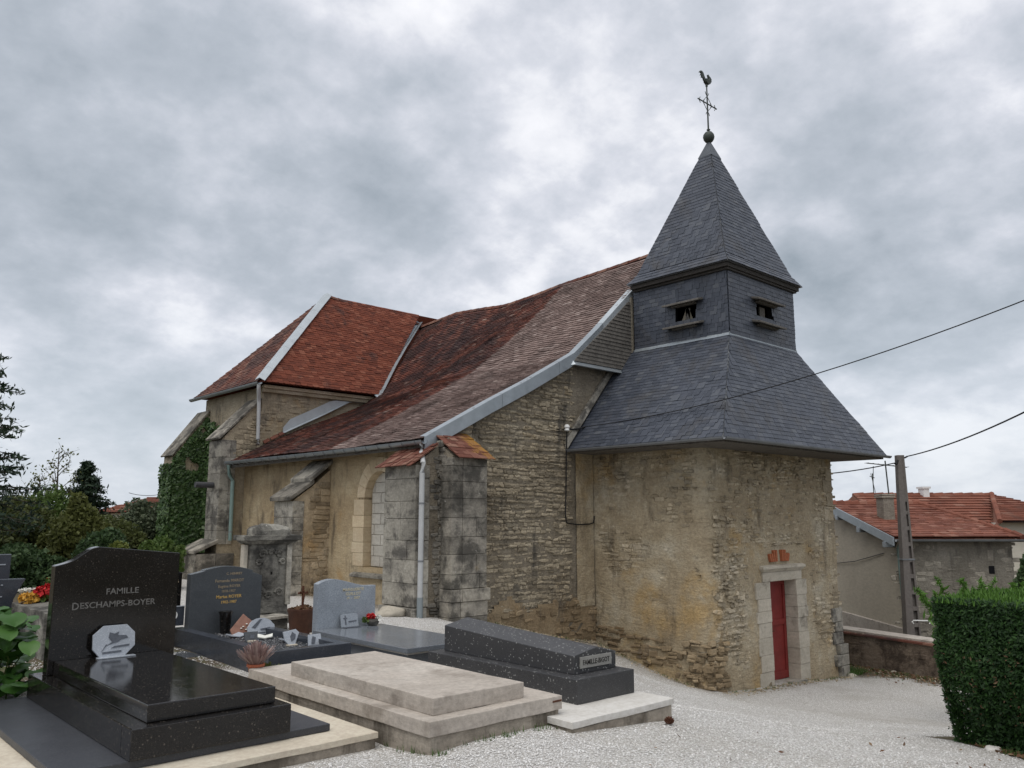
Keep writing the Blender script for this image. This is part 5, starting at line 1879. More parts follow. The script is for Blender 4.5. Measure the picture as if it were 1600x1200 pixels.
V, F = pebbles(P, .012, rc)
link_mesh('chippings', V, F, M['chip'], t5, kind='stuff')
# things lying in the bed
vs = thing('grave_vase', 'black tapered flower vase standing before the arched headstone', 'vase', (4.66, 10.45, .2))
part('body', M['gr_black'], vs, lambda b: b.lathe([(.055, 0), (.06, .02), (.075, .24), (.088, .27), (.088, .285), (.07, .285), (.06, .2)], (4.66, 10.44, .2), 16), smooth=True)


def small_plaque(label, pts, c, tilt, yaw, mat, th=.02, marks=(), base=None, name='small_plaque'):
    t = thing(name, label, 'plaque', c)
    v, f = tilted(pts, c, tilt, yaw, th)
    fo = MB().add(v, f).build('face', M[mat], t, bevel=.003)
    cc = (c[0] + math.sin(yaw) * .0015, c[1] - math.cos(yaw) * .0015, c[2])
    for mn, mm, mp in marks:
        face_patch(mp, cc, tilt, yaw, mn, M[mm], fo, .004)
    if base:
        R = Matrix.Rotation(yaw, 3, 'Z')
        w, d, h, m_ = base
        q = [Vector(c) + R @ Vector(p) for p in ((-w, -d, 0), (w, -d, 0), (w, d, 0), (-w, d, 0), (-w, -d, h), (w, -d, h), (w, d, h), (-w, d, h))]
        MB().hexa([(p.x, p.y, p.z - .005) for p in q]).build('foot', M[m_], t, bevel=.002)
    return t


arch = [(-.19, 0), (.19, 0), (.19, .11)] + [(.17 * math.cos(a), .11 + .10 * math.sin(a)) for a in np.linspace(.2, math.pi - .2, 9)] + [(-.19, .11)]
small_plaque('pale arched plaque with dark diagonal carving, largest in the chippings bed', arch, (4.98, 10.05, .205), .3, .1, 'plq_pale', .03,
             marks=(('carving', 'plq_ink', [(-.14, .10), (-.02, .19), (.02, .195), (-.05, .12), (-.09, .085)]), ('carving', 'plq_ink', [(-.02, .055), (.12, .06), (.12, .085), (-.02, .075)]), ('engraved_line', 'plq_ink', [(-.10, .02), (.04, .02), (.04, .032), (-.10, .032)])))
dia = small_plaque('amber diamond plaque with pale painted flowers in front of headstone', [(-.0, 0), (.17, .12), (.02, .27), (-.18, .08), (-.16, .0)], (4.80, 10.16, .21), .45, .0, 'plq_amber', .02)
for (u, v_) in ((-.01, .10), (.04, .13), (.07, .09), (.02, .06), (.09, .12), (-.04, .08)):
    R = Matrix.Rotation(-.45, 3, 'X')
    q = Vector((4.80, 10.16, .21)) + R @ Vector((u, -.008, v_))
    ob = MB().lathe([(.004, -.004), (.014, .0), (.010, .006), (.002, .008)], tuple(q), 7).build('painted_flower', M['petal_wht'] if u < .05 else M['petal_yel'], dia)
small_plaque('small dark slate plaque with a tan foot near the left frame rail', [(-.07, 0), (.07, 0), (.085, .12), (-.085, .12)], (4.60, 9.55, .205), .35, -.1, 'gr_grey', .018, marks=(('carving', 'plq_ink', [(-.02, .04), (.03, .04), (.04, .08), (-.01, .085)]),), base=(.05, .03, .022, 'concrete_cream'))
small_plaque('pale shield plaque with a dark leaf carving near the front corner', [(-.03, 0), (.04, 0), (.11, .14), (.07, .18), (-.09, .16), (-.08, .06)], (4.82, 8.98, .205), .3, .0, 'plq_pale', .02, marks=(('carving', 'plq_ink', [(.0, .04), (.05, .07), (.06, .12), (.02, .15), (-.01, .10)]),), base=(.06, .03, .016, 'concrete_cream'))
small_plaque('small grey plaque leaning inside the right frame rail', [(-.09, 0), (.09, 0), (.09, .14), (-.07, .14)], (4.98, 8.72, .205), .35, .05, 'plq_pale', .018, marks=(('carving', 'plq_ink', [(-.05, .03), (-.01, .03), (.02, .10), (-.02, .12), (-.04, .08)]),))


def book(label, c, yaw, w, d, mat):
    t = thing('open_book_plaque', label, 'plaque', c)
    R = Matrix.Rotation(yaw, 3, 'Z')
    for s in (-1, 1):
        p = [(0, -d, .012), (s * w, -d, .03), (s * w, d, .045), (0, d, .022), (0, -d, 0), (s * w, -d, .018), (s * w, d, .03), (0, d, .008)]
        q = [Vector(c) + R @ Vector(x) for x in p]
        MB().hexa([q[4], q[5], q[6], q[7], q[0], q[1], q[2], q[3]]).build('page', M[mat], t, bevel=.002)


book('white open book plaque lying on the chippings beside the amber diamond', (4.62, 10.02, .212), .3, .10, .07, 'plq_pale')
book('white open book plaque lying near the middle of the chippings bed', (4.84, 9.70, .212), -.5, .09, .07, 'petal_wht')
book('grey open book plaque lying along the right frame rail', (4.93, 9.28, .212), .5, .11, .06, 'plq_pale')

# ---- 6: dark tomb half hidden behind the black headstone
t6 = thing('dark_tomb', 'dark navy granite headstone half hidden behind the black polished headstone', 'tomb', (3.9, 10.85, 0))
st6 = stele_mesh('headstone', M['gr_black'], t6, smooth_curve([(3.55, .90), (3.75, .98), (3.95, 1.02), (4.1, 1.0), (4.24, .965)], 4), 10.86, 10.97, .45)
text('2016', .05, (4.10, 10.8575, .84), M['gold_dull'], st6, align='LEFT')
ledge6 = bx('ledge', M['gr_blue'], t6, 3.5, 4.24, 10.72, 10.98, .32, .55, bevel=.005)
bx('ledge_edge', M['plq_pale'], t6, 3.5, 4.24, 10.71, 10.74, .552, .562, bevel=.002)
part('ring_emblem', M['white'], ledge6, lambda b: b.tube([(4.10 + .045 * math.cos(t), 10.712, .45 + .045 * math.sin(t)) for t in np.linspace(-2.2, 3.4, 18)], .010, 6))
bx('base', M['gr_grey'], t6, 3.45, 4.15, 9.9, 10.95, -.1, .06, bevel=.01)

# ---- 7: two dark headstones at the left edge and the stone grave with flowers
t7 = thing('stepped_headstone', 'dark blue granite headstone with flaring shoulder at the left edge', 'headstone', (2.5, 12.4, 0))
MB().prism([(2.1, 12.4, .1), (2.66, 12.4, .1), (2.68, 12.4, .62), (2.80, 12.4, .875), (2.05, 12.4, .885)], (0, .14, 0)).build('stone', M['gr_blue'], t7, bevel=.006)
for (x, z) in ((2.535, .80), (2.535, .655)):
    MB().lathe([(.012, 0), (.014, .01), (.004, .014)], (x, 12.395, z), 8).build('stud', M['plq_pale'], t7)
t7b = thing('plain_headstone', 'dark granite headstone with a pale line, behind the flaring one at left', 'headstone', (2.5, 13.2, 0))
sb = MB().box(2.2, 2.78, 13.2, 13.32, .1, 1.15).build('stone', M['gr_blue'], t7b, bevel=.006)
bx('top_edge', M['gr_slab'], t7b, 2.2, 2.78, 13.195, 13.325, 1.153, 1.165, bevel=.002)
bx('pale_line', M['plq_pale'], t7b, 2.3, 2.72, 13.192, 13.198, 1.02, 1.035, bevel=0)
t8 = thing('stone_grave', 'low weathered stone grave slab bearing pots of red and yellow flowers', 'grave', (3, 11.9, 0))
v, f = rough_box(2.62, 3.55, 10.6, 12.2, -.1, .60, .03, 81)
link_mesh('slab', v, f, M['monst'], t8, bevel=.012)
rf = thing('red_flowers', 'clump of bright red flowers on the weathered stone grave', 'flowers', (3.0, 12.05, .6))
blob_flowers((3.0, 12.0, .72), (.19, .17, .10), 520, .03, M['petal_red'], rf, 'blossoms', 11)
blob_flowers((3.0, 12.02, .66), (.2, .18, .09), 160, .03, M['leaf_mid'], rf, 'leaves', 12)
yf = thing('yellow_flowers', 'low clump of yellow flowers left of the red ones on the stone grave', 'flowers', (2.74, 12.0, .6))
blob_flowers((2.76, 11.95, .66), (.12, .12, .07), 240, .024, M['petal_yel'], yf, 'blossoms', 13)
wf = thing('white_flowers', 'few white flowers behind the yellow clump on the stone grave', 'flowers', (2.8, 12.15, .6))
blob_flowers((2.79, 12.14, .74), (.12, .05, .03), 70, .022, M['petal_wht'], wf, 'blossoms', 14)
pk_ = thing('pink_plant', 'sparse pink flowering plant standing behind the red flowers', 'plant', (3.2, 12.3, .55))
blob_flowers((3.16, 12.3, .80), (.16, .12, .14), 60, .026, M['leaf_mid'], pk_, 'leaves', 15)
blob_flowers((3.16, 12.28, .82), (.16, .12, .14), 26, .024, M['petal_red'], pk_, 'blossoms', 16)

# ---- carved stone monument by the wall
mo = thing('carved_monument', 'old lichened stone monument with cornice and carved oval, before the nave wall', 'monument', (6.2, 12.5, 0))
v, f = rough_box(5.88, 6.55, 12.40, 12.62, .18, 1.27, .02, 91)
link_mesh('shaft', v, f, M['monst'], mo, bevel=.01)
MB().hexa([(5.84, 12.36, 1.25), (6.60, 12.36, 1.25), (6.60, 12.68, 1.25), (5.84, 12.68, 1.25), (5.78, 12.30, 1.31), (6.66, 12.30, 1.31), (6.66, 12.72, 1.31), (5.78, 12.72, 1.31)]).build('cornice_bed', M['monst'], mo, bevel=.012)
v, f = rough_box(5.74, 6.68, 12.27, 12.74, 1.312, 1.39, .03, 92)
link_mesh('cornice', v, f, M['monst'], mo, bevel=.012)
b = bmesh.new()
bmesh.ops.create_icosphere(b, subdivisions=3, radius=1)
P = np.array([q.co for q in b.verts])
P = np.sign(P) * np.abs(P) ** .7 * np.array([.36, .17, .16]) + np.array([6.22, 12.5, 1.40])
P += (np.stack([fbm(P * 9, 95 + k, 3) for k in range(3)], -1) - .5) * .07
F = [tuple(q.index for q in fc.verts) for fc in b.faces]
b.free()
link_mesh('weathered_crest', P, F, M['monst'], mo)
part('oval_boss', M['monst'], mo, lambda b: b.grid([[(6.22 + .16 * r * math.cos(a), 12.392 - .05 * (1 - r ** 3), .80 + .25 * r * math.sin(a)) for a in np.linspace(0, 2 * math.pi, 19)] for r in (1.0, .95, .8, .5, .1)]))
rq = np.random.default_rng(17)


def scrolls(b):
    for (cx, cz, r, s) in ((6.08, 1.10, .07, 1), (6.36, 1.10, .07, -1), (6.02, .97, .05, 1), (6.42, .97, .05, -1), (6.06, .50, .07, 1), (6.38, .50, .07, -1), (6.22, 1.13, .045, 1), (6.2, .46, .06, 1)):
        b.tube([(cx + s * r * (1 - t * .7) * math.cos(t * 9), 12.395 - .01, cz + r * (1 - t * .7) * math.sin(t * 9)) for t in np.linspace(0, 1, 12)], [.024 - .012 * t for t in np.linspace(0, 1, 12)], 6)


part('carved_scroll', M['monst'], mo, scrolls, kind='stuff')
part('side_strip', M['jamb'], mo, lambda b: b.box(5.80, 5.872, 12.46, 12.58, .2, 1.245), bevel=.01)  # lit left side of the shaft, put in as a strip of paler stone
part('side_strip', M['ashlar'], mo, lambda b: b.box(6.49, 6.575, 12.36, 12.395, .3, 1.235), bevel=.01)
v, f = rough_box(5.75, 6.72, 12.28, 12.75, -.05, .17, .05, 97)
link_mesh('base', v, f, M['monst'], mo, bevel=.015)
mp = thing('stone_pedestal', 'short rough stone pedestal in front of the carved monument', 'pedestal', (5.95, 11.55, 0))
v, f = rough_box(5.80, 6.06, 11.45, 11.72, -.05, .20, .02, 98)
link_mesh('shaft', v, f, M['monst'], mp, bevel=.01)
v, f = rough_box(5.62, 6.10, 11.42, 11.75, .202, .24, .02, 99)
link_mesh('top_slab', v, f, M['ashlar'], mp, bevel=.008)
# broken stones at its foot
for i, (x, y, s) in enumerate(((5.98, 12.12, .11), (6.24, 12.05, .09), (6.42, 12.15, .12))):
    b = bmesh.new()
    bmesh.ops.create_icosphere(b, subdivisions=2, radius=1)
    P = np.array([q.co for q in b.verts])
    P = P * (1 + (fbm(P * 1.6 + i * 9, 5, 3) - .5)[:, None] * .9) * np.array([s * 1.3, s, s * .8]) + np.array([x, y, s * .5 + .05])
    F = [tuple(q.index for q in fc.verts) for fc in b.faces]
    b.free()
    tag(link_mesh('broken_stone', P, F, M['monst']), ['dark broken stone lying at the left foot of the carved monument', 'small broken stone lying at the middle foot of the carved monument', 'pale broken stone lying at the right foot of the carved monument'][i], 'stone', 'stones at the foot of the monument')

# ---- rust planter with a small iron cross
pt = thing('planter', 'rust brown planter tub behind the light grey headstone', 'planter', (6.13, 11.15, 0))
part('tub', M['rustpot'], pt, lambda b: b.lathe([(.15, -.03), (.17, .02), (.20, .30), (.215, .33), (.215, .36), (.19, .36), (.18, .31)], (6.13, 11.15, 0), 18), smooth=True)
part('soil', M['litter'], pt, lambda b: b.lathe([(.18, .30), (.12, .33), (.02, .34)], (6.13, 11.15, 0), 14))
V, F = leaf_cloud((6.13, 11.15, .36), (.17, .17, .04), 90, .03, np.random.default_rng(4), shell=.2)
link_mesh('dead_sprigs', V, F, M['litter'], pt)
cr = thing('iron_cross', 'small rusty iron cross standing in the rust brown planter', 'cross', (6.13, 11.15, .33))
part('cross', M['rust'], cr, lambda b: (b.box(6.115, 6.145, 11.14, 11.16, .33, .68), b.box(6.05, 6.21, 11.14, 11.16, .565, .592), b.lathe([(.03, 0), (.02, .05), (.012, .07)], (6.13, 11.15, .33), 8)), bevel=.003)
part('figure', M['rust'], cr, lambda b: (b.tube([(6.13, 11.13, .45), (6.13, 11.125, .54), (6.13, 11.125, .585)], [.010, .018, .012], 7), b.tube([(6.07, 11.13, .60), (6.13, 11.125, .565), (6.19, 11.13, .60)], .007, 6), b.lathe([(.004, -.014), (.013, 0), (.004, .014)], (6.13, 11.122, .61), 8)))
# white tray by the tub
tag(bx('white_tray', M['petal_wht'], None, 6.30, 6.44, 11.20, 11.34, .335, .352, bevel=.002), 'small white saucer lying on the edge of the rust planter', 'saucer') if 0 else None

# ---- potted heather between the tombs
hp = thing('potted_heather', 'dried heather in a tipped terracotta pot between the tombs', 'potted plant', (3.85, 8.05, .05))
HC = (3.90, 7.98, .10)
part('pot', M['terracotta'], hp, lambda b: b.lathe([(.055, 0), (.075, .10), (.088, .105), (.088, .13), (.075, .13), (.07, .10)], HC, 16), smooth=True)
rh = np.random.default_rng(2)
Vs, Fs = [], []
for i in range(230):
    a = rh.uniform(0, 6.28)
    t = rh.random() ** .6
    l = rh.uniform(.14, .27)
    p0 = np.array(HC) + np.array([math.cos(a) * .05 * t, math.sin(a) * .05 * t, .11])
    p1 = p0 + np.array([math.cos(a) * .15 * t, math.sin(a) * .15 * t, l * (1 - .35 * t)])
    w = np.array([-math.sin(a), math.cos(a), 0]) * .006
    Vs.append(np.array([p0 - w * .5, p0 + w * .5, p1 + w, p1 - w]))
V = np.concatenate(Vs)
link_mesh('heather_sprays', V, np.arange(len(V)).reshape(-1, 4), M['heather'], hp)
part('saucer', M['terracotta'], hp, lambda b: b.lathe([(.05, 0), (.085, .0), (.10, .018), (.094, .018), (.08, .008)], (HC[0] + .02, HC[1] - .03, HC[2] - .012), 18), smooth=True)
V, F = leaf_cloud((4.06, 8.0, .16), (.12, .10, .05), 120, .03, rh, shell=.2)
wd = link_mesh('weed_tuft', V, F, M['leaf_olive'])
tag(wd, 'low green weed growing beside the terracotta pot of heather', 'weed')

# ---- big-leaved plant at the left edge
bp = thing('bergenia_plant', 'lush plant with broad shiny green leaves left of the black headstone', 'plant', (1.85, 8.9, 0))
rb2 = np.random.default_rng(14)


def big_leaf(c, yaw, tilt, L, Wd, curl):
    rows = []
    for i in range(7):
        t = i / 6
        w = Wd * math.sin(math.pi * min(t * .92 + .08, 1)) ** .55 * (1 if t < 1 else .1)
        row = []
        for j in range(5):
            s = (j - 2) / 2
            x = L * (t - .0)
            zc = .10 * L * math.sin(t * 2.2) - curl * L * t * t + .16 * Wd * s * s
            row.append((x, w * s, zc))
        rows.append(row)
    R = Matrix.Rotation(yaw, 3, 'Z') @ Matrix.Rotation(-tilt, 3, 'Y')
    return [[Vector(c) + R @ Vector(p) for p in r] for r in rows]


for i in range(150):
    x = rb2.uniform(1.42, 2.10)
    y = rb2.uniform(8.50, 9.25)
    h = rb2.uniform(.05, .86) * (1 - .30 * max(0, x - 1.85) / .25)
    a = rb2.uniform(-3.1, -.9) if i % 4 else rb2.uniform(-3.1, 3.1)
    lf = MB().grid(big_leaf((x, y, max(h, .04) + .05), a, rb2.uniform(-.85, .25), rb2.uniform(.10, .21), rb2.uniform(.065, .120), rb2.uniform(.1, .5))).build('leaf', M['bigleaf'], bp, smooth='all')
part('stems', M['leaf_mid'], bp, lambda b: [b.tube([(rb2.uniform(1.6, 1.95), rb2.uniform(8.75, 9.2), 0), (rb2.uniform(1.5, 2.0), rb2.uniform(8.7, 9.2), .4), (rb2.uniform(1.45, 2.05), rb2.uniform(8.65, 9.2), .75)], .008, 5) for i in range(14)])

# ---- pine cone on the gravel
pc_ = thing('pine_cone', 'brown pine cone lying on white gravel by the ridged tomb', 'pine cone', (6.12, 4.62, gz(6.12, 4.62)))
cz = gz(6.12, 4.62) + .03
cb_ = MB()
for i in range(40):
    t = i / 40
    a = i * 2.4
    r = .027 * math.sin(math.pi * (t * .85 + .12)) + .004
    p = Vector((6.12 + r * math.cos(a), 4.62 + r * math.sin(a), cz - .024 + .052 * t))
    d = Vector((math.cos(a), math.sin(a), .5)) * .013
    s_ = Vector((-math.sin(a), math.cos(a), 0)) * .009
    u_ = Vector((0, 0, .004))
    cb_.hexa([p - s_ - u_, p + s_ - u_, p + d + s_ * .7 - u_, p + d - s_ * .7 - u_, p - s_ + u_, p + s_ + u_, p + d + s_ * .7 + u_, p + d - s_ * .7 + u_])
cb_.lathe([(.014, -.024), (.02, 0), (.014, .018), (.004, .034)], (6.12, 4.62, cz), 8)
cb_.build('scales', M['rust'], pc_)
RT = np.array([math.cos(YAW), -math.sin(YAW), 0])
FW = np.array([math.sin(YAW), math.cos(YAW), 0])

# ------------------------------------------------------------------ ivy on the transept
ri = np.random.default_rng(31)


def ivy_pts(n):
    out, nr = [], []
    while len(out) < n:
        if ri.random() < .62:        # south face of the far buttress
            x = ri.uniform(IX - .03, EXW)
            z = ri.uniform(-.2, 4.7)
            top = 3.45 + (x - IX) * 1.35
            if z > top - .05:
                continue
            k = fbm(np.array([[x * 2.2, 0, z * 1.3]]), 61, 3)[0]
            if z > 3.0 and k < .36 + .12 * (z - 3.0):
                continue
            out.append((x, IY0 - ri.uniform(.01, .20) * (1 - max(z, 0) / 6), z))
            nr.append((-.3, -1, .25))
        else:                        # transept end wall between the buttresses
            y = ri.uniform(CY1, IY0)
            z = ri.uniform(-.2, 4.4)
            k = fbm(np.array([[3, y * 2.0, z * 1.1]]), 67, 3)[0]
            if z > 2.6 + (y - CY1) * .9 and k < .60:
                continue
            if z > 1.0 and y < CY1 + .3 and k < .45:
                continue
            out.append((EXW - ri.uniform(.01, .14), y, z))
            nr.append((-1, -.3, .25))
    return np.array(out), np.array(nr)


ivy = thing('ivy', 'dense green ivy climbing the far buttress and end wall of the transept', 'ivy', (9.2, 23.5, 0))
P, Nn = ivy_pts(17000)
V, F = leaves_at(P, .058, ri, nrm=Nn, spread=.45, aspect=.8)
link_mesh('ivy_leaves', V, F, M['ivy'], ivy, kind='stuff')
P2 = np.stack([np.full(2600, IX - .03) - ri.random(2600) * .09, ri.uniform(IY0 - .1, IY1, 2600), ri.uniform(-.2, 3.2, 2600)], -1)
V, F = leaves_at(P2, .058, ri, nrm=np.array([(-1, -.2, .25)] * 2600), spread=.45, aspect=.8)
link_mesh('ivy_leaves', V, F, M['ivy'], ivy, kind='stuff')
for i in range(5):
    x = 9.0 + i * .17
    MB().tube([(x, IY0 - .02, -.1), (x + .05, IY0 - .02, 1), (x - .03, IY0 - .02, 2), (x + .08, IY0 - .02, 3.2)], [.018, .014, .01, .005], 5).build('ivy_stem', M['bark'], ivy)

# ------------------------------------------------------------------ hedge on the right
hg = thing('hedge', 'clipped dark green conifer hedge with bright top on the right', 'hedge', (10.6, 1.5, -.8))
HY1 = 3.74


def hedge_x0(z):
    return np.interp(z, [-1.2, -.7, -.3, .2, .78], [10.12, 10.0, 9.84, 9.72, 9.66])


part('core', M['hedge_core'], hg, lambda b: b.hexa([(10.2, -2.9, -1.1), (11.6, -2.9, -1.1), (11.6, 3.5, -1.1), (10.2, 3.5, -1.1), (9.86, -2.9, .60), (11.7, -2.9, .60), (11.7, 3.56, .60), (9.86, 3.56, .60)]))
rhg = np.random.default_rng(41)
n = 62000
u = rhg.random(n)
yy = rhg.uniform(-3, HY1, n)
zz_ = rhg.uniform(-.85, .78, n)
bul = lambda a, b_: (fbm(np.stack([a * 1.6, b_ * 1.6, a * 0], -1), 71, 3) - .5) * .16
# front face
nf = 30000
Pf = np.stack([hedge_x0(zz_[:nf]) + bul(yy[:nf], zz_[:nf]) + np.abs(rhg.normal(0, .05, nf)), yy[:nf], zz_[:nf]], -1)
# more leaves where the frame shows it
yy2 = rhg.uniform(2.0, HY1, 14000)
zz2 = rhg.uniform(-.85, .8, 14000)
Pf2 = np.stack([hedge_x0(zz2) + bul(yy2, zz2) + np.abs(rhg.normal(0, .05, 14000)), yy2, zz2], -1)
# top
nt = 22000
xt = rhg.uniform(9.66, 11.8, nt)
yt = rhg.uniform(-3, HY1, nt)
Pt = np.stack([xt, yt, .76 + bul(xt, yt) * .7 - np.abs(rhg.normal(0, .04, nt))], -1)
# end
ne = 9000
xe = rhg.uniform(9.7, 11.8, ne)
ze = rhg.uniform(-.9, .78, ne)
xe = np.maximum(xe, hedge_x0(ze))
Pe = np.stack([xe, HY1 - .06 + bul(xe, ze) - np.abs(rhg.normal(0, .04, ne)) - np.clip((.0 - ze) * .12, 0, .2), ze], -1)
V1, F1 = leaves_at(np.concatenate([Pf, Pf2]), .026, rhg, nrm=np.array([(-.8, 0, .55)] * (nf + 14000)), spread=.55, aspect=.45)
V2, F2 = leaves_at(Pt, .026, rhg, nrm=np.array([(0, 0, 1)] * nt), spread=.6, aspect=.4)
V3, F3 = leaves_at(Pe, .026, rhg, nrm=np.array([(0, 1, .4)] * ne), spread=.55, aspect=.45)
V, F = merge([(V1, F1), (V2, F2), (V3, F3)])
link_mesh('foliage', V, F, M['hedge'], hg, kind='stuff')
# a few dry leaves and stray twigs on the face
nd = 1100
yd = rhg.uniform(-1, HY1, nd)
zd = rhg.uniform(-.85, .5, nd)
kd = fbm(np.stack([yd * 1.4, zd * 1.4, yd * 0 + 3], -1), 91, 3) > .52
Pd = np.stack([hedge_x0(zd) + bul(yd, zd) + .01, yd, zd], -1)[kd]
V, F = leaves_at(Pd, .022, rhg, nrm=np.array([(-.8, 0, .5)] * len(Pd)), spread=.6, aspect=.45)
link_mesh('dry_leaves', V, F, M['litter'], hg, kind='stuff')
Ps_ = []
for i in range(170):
    y_, z_ = rhg.uniform(0, HY1), rhg.uniform(-.7, .76)
    q0 = np.array([hedge_x0(z_) + .02, y_, z_])
    q1 = q0 + np.array([-rhg.uniform(.03, .11), rhg.normal(0, .03), rhg.uniform(.0, .10)])
    for t_ in np.linspace(0, 1, 7):
        Ps_.append(q0 + (q1 - q0) * t_ + rhg.normal(0, .008, 3))
V, F = leaves_at(np.array(Ps_), .02, rhg, up=.5, aspect=.4)
link_mesh('stray_shoots', V, F, M['hedge'], hg, kind='stuff')
# upright bright tips of new growth on the top
nt = 11000
xt = rhg.uniform(9.62, 11.8, nt)
yt = rhg.uniform(-3, HY1, nt)
b0 = np.stack([xt, yt, .74 + bul(xt, yt) * .7], -1)
ln = rhg.uniform(.03, .09, nt)
tip = b0 + np.stack([rhg.normal(0, .02, nt), rhg.normal(0, .02, nt), ln], -1)
a = rhg.random(nt) * 6.28
w = np.stack([np.cos(a), np.sin(a), a * 0], -1) * .010
V = np.stack([b0 - w, b0 + w, tip + w * .3, tip - w * .3], 1).reshape(-1, 3)
link_mesh('new_shoots', V, np.arange(4 * nt).reshape(-1, 4), M['juniper'], hg, kind='stuff')
part('stems', M['bark'], hg, lambda b: [b.tube([(10.35 + .2 * (i % 3), 3.4 - i * .35, -1.15), (10.4 + .2 * (i % 3), 3.4 - i * .35, .2)], .03, 5) for i in range(14)])
# juniper and dark shrub behind the hedge
def shrub(name, label, cat, c, R, n, size, mat, seed, group=None, stem=True, noise=.35, aspect=.6, shell=.35, up=.3):
    t = thing(name, label, cat, (c[0], c[1], gz(c[0], c[1])), group)
    rr = np.random.default_rng(seed)
    V, F = leaf_cloud(c, R, n, size, rr, up=up, shell=shell, aspect=aspect, noise=noise)
    # clumps that break the outline
    ps = [(V, F)]
    for k in range(9):
        d = rr.normal(size=3)
        d[2] = abs(d[2]) * .8
        d /= np.linalg.norm(d)
        cc = np.array(c) + d * np.array(R) * rr.uniform(.75, 1.0)
        ps.append(leaf_cloud(cc, np.array(R) * rr.uniform(.2, .38), n // 14, size, rr, up=up, shell=.2, aspect=aspect, noise=.3))
    V, F = merge(ps)
    link_mesh('foliage', V, F, M[mat], t)
    if stem:
        g0 = gz(c[0], c[1]) - .05
        b = MB()
        for k in range(5):
            a = k * 1.3 + seed
            b.tube([(c[0] + .06 * math.cos(a), c[1] + .06 * math.sin(a), g0), (c[0] + .3 * R[0] * math.cos(a), c[1] + .3 * R[1] * math.sin(a), (g0 + c[2]) / 2), (c[0] + .6 * R[0] * math.cos(a), c[1] + .6 * R[1] * math.sin(a), c[2] + .3 * R[2])], [.04, .03, .012], 5)
        b.build('stem', M['bark'], t)
    return t


cju = tuple(FW * 14.2 + RT * (715 / 1286.6 * 14.2))
ju = thing('juniper', 'bright green feathery juniper spreading behind the clipped hedge', 'shrub', (cju[0], cju[1], -1.6))
rj = np.random.default_rng(51)
b = MB()
Ps = []
for k in range(34):
    a = rj.uniform(0, 6.28)
    base = np.array(cju) + np.array([rj.uniform(-.5, .5), rj.uniform(-.5, .5), -.55])
    L = rj.uniform(.5, .95)
    e = base + np.array([math.cos(a) * .75 * L, math.sin(a) * .75 * L, rj.uniform(.75, 1.22)])
    m_ = (base + e) / 2 + np.array([0, 0, .18])
    b.tube([(cju[0], cju[1], -1.7), base, m_, e], [.03, .02, .012, .004], 4)
    for q in np.linspace(.0, 1, 26):
        p = (1 - q) ** 2 * base + 2 * q * (1 - q) * m_ + q * q * e
        for _ in range(5):
            Ps.append(p + rj.normal(0, .07 * (1.15 - q), 3))
V, F = leaves_at(np.array(Ps), .075, rj, up=.4, aspect=.22)
link_mesh('foliage', V, F, M['juniper'], ju)
b.build('stem', M['bark'], ju)
cds = FW * 17 + RT * (805 / 1286.6 * 17)
shrub('dark_shrub', 'dark leafy shrub behind the hedge at the right edge, by the cream house', 'shrub', (cds[0], cds[1], .05), (.42, .42, .95), 2600, .06, 'leaf_dark', 52)

# ------------------------------------------------------------------ low wall on the right
lw = thing('low_wall', 'low stained wall with reddish tile edge running below the barn', 'wall', (20, 8.5, -1.8))
A0, A1 = Vector((20.9, 12.0, 0)), Vector((19.2, 5.0, 0))
d_ = (A1 - A0).normalized()
n_ = Vector((d_.y, -d_.x, 0))
if n_.x > 0:
    n_ = -n_
def lw_pt(s, o, z):
    p = A0 + d_ * s + n_ * o
    return (p.x, p.y, z)


LW = (A1 - A0).length
rows = []
for i in range(17):
    z = -2.5 + 1.36 * i / 16
    rows.append([Vector(lw_pt(LW * j / 60, .06 * float(fbm(np.array([[LW * j / 60 * 1.6, z * 1.6, 4]]), 8, 4)[0]), z)) for j in range(61)])
wb = MB().grid(rows)
wb.hexa([lw_pt(0, -.4, -2.5), lw_pt(LW, -.4, -2.5), lw_pt(LW, -.05, -2.5), lw_pt(0, -.05, -2.5), lw_pt(0, -.4, -1.14), lw_pt(LW, -.4, -1.14), lw_pt(LW, -.05, -1.14), lw_pt(0, -.05, -1.14)])
wb.build('masonry', M['lowwall'], lw)
MB().hexa([lw_pt(0, -.42, -1.13), lw_pt(LW, -.42, -1.13), lw_pt(LW, -.02, -1.13), lw_pt(0, -.02, -1.13), lw_pt(0, -.42, -1.04), lw_pt(LW, -.42, -1.04), lw_pt(LW, -.02, -1.06), lw_pt(0, -.02, -1.06)]).build('coping', M['concrete_warm'], lw, bevel=.01)
s = 0
while s < LW - .3:
    MB().hexa([lw_pt(s, -.1, -1.145), lw_pt(s + .30, -.1, -1.145), lw_pt(s + .30, .09, -1.155), lw_pt(s, .09, -1.155), lw_pt(s, -.1, -1.10), lw_pt(s + .30, -.1, -1.10), lw_pt(s + .30, .085, -1.115), lw_pt(s, .085, -1.115)]).build('edge_tile', M['tile_dark'], lw)
    s += .305
S_l = Stones()
S_l.fill(tuple(A0 + n_ * .03), tuple(d_), (0, 0, 1), tuple(n_), 0, LW, -2.2, -1.2, lambda u, z: True, np.random.default_rng(6), hr=(.08, .16), wr=(.14, .34), proud=(-.02, .025), keep=lambda u, v: .5 * pk((u, 4, v * 1.5)))
S_l.build('stone', M['lowwall'], lw, 25, 'rubble')

# ------------------------------------------------------------------ barn
barn = thing('barn', 'old barn with orange tiled roof, beige end wall and grey rubble side', 'barn', (24.5, 10.3, -2))
BC = np.array([24.70, 10.30, 0])      # near left corner


def bp_(u, v, z):
    """u along the long side to the right, v away from the camera"""
    q = BC + RT * u + FW * v
    return (q[0], q[1], z)


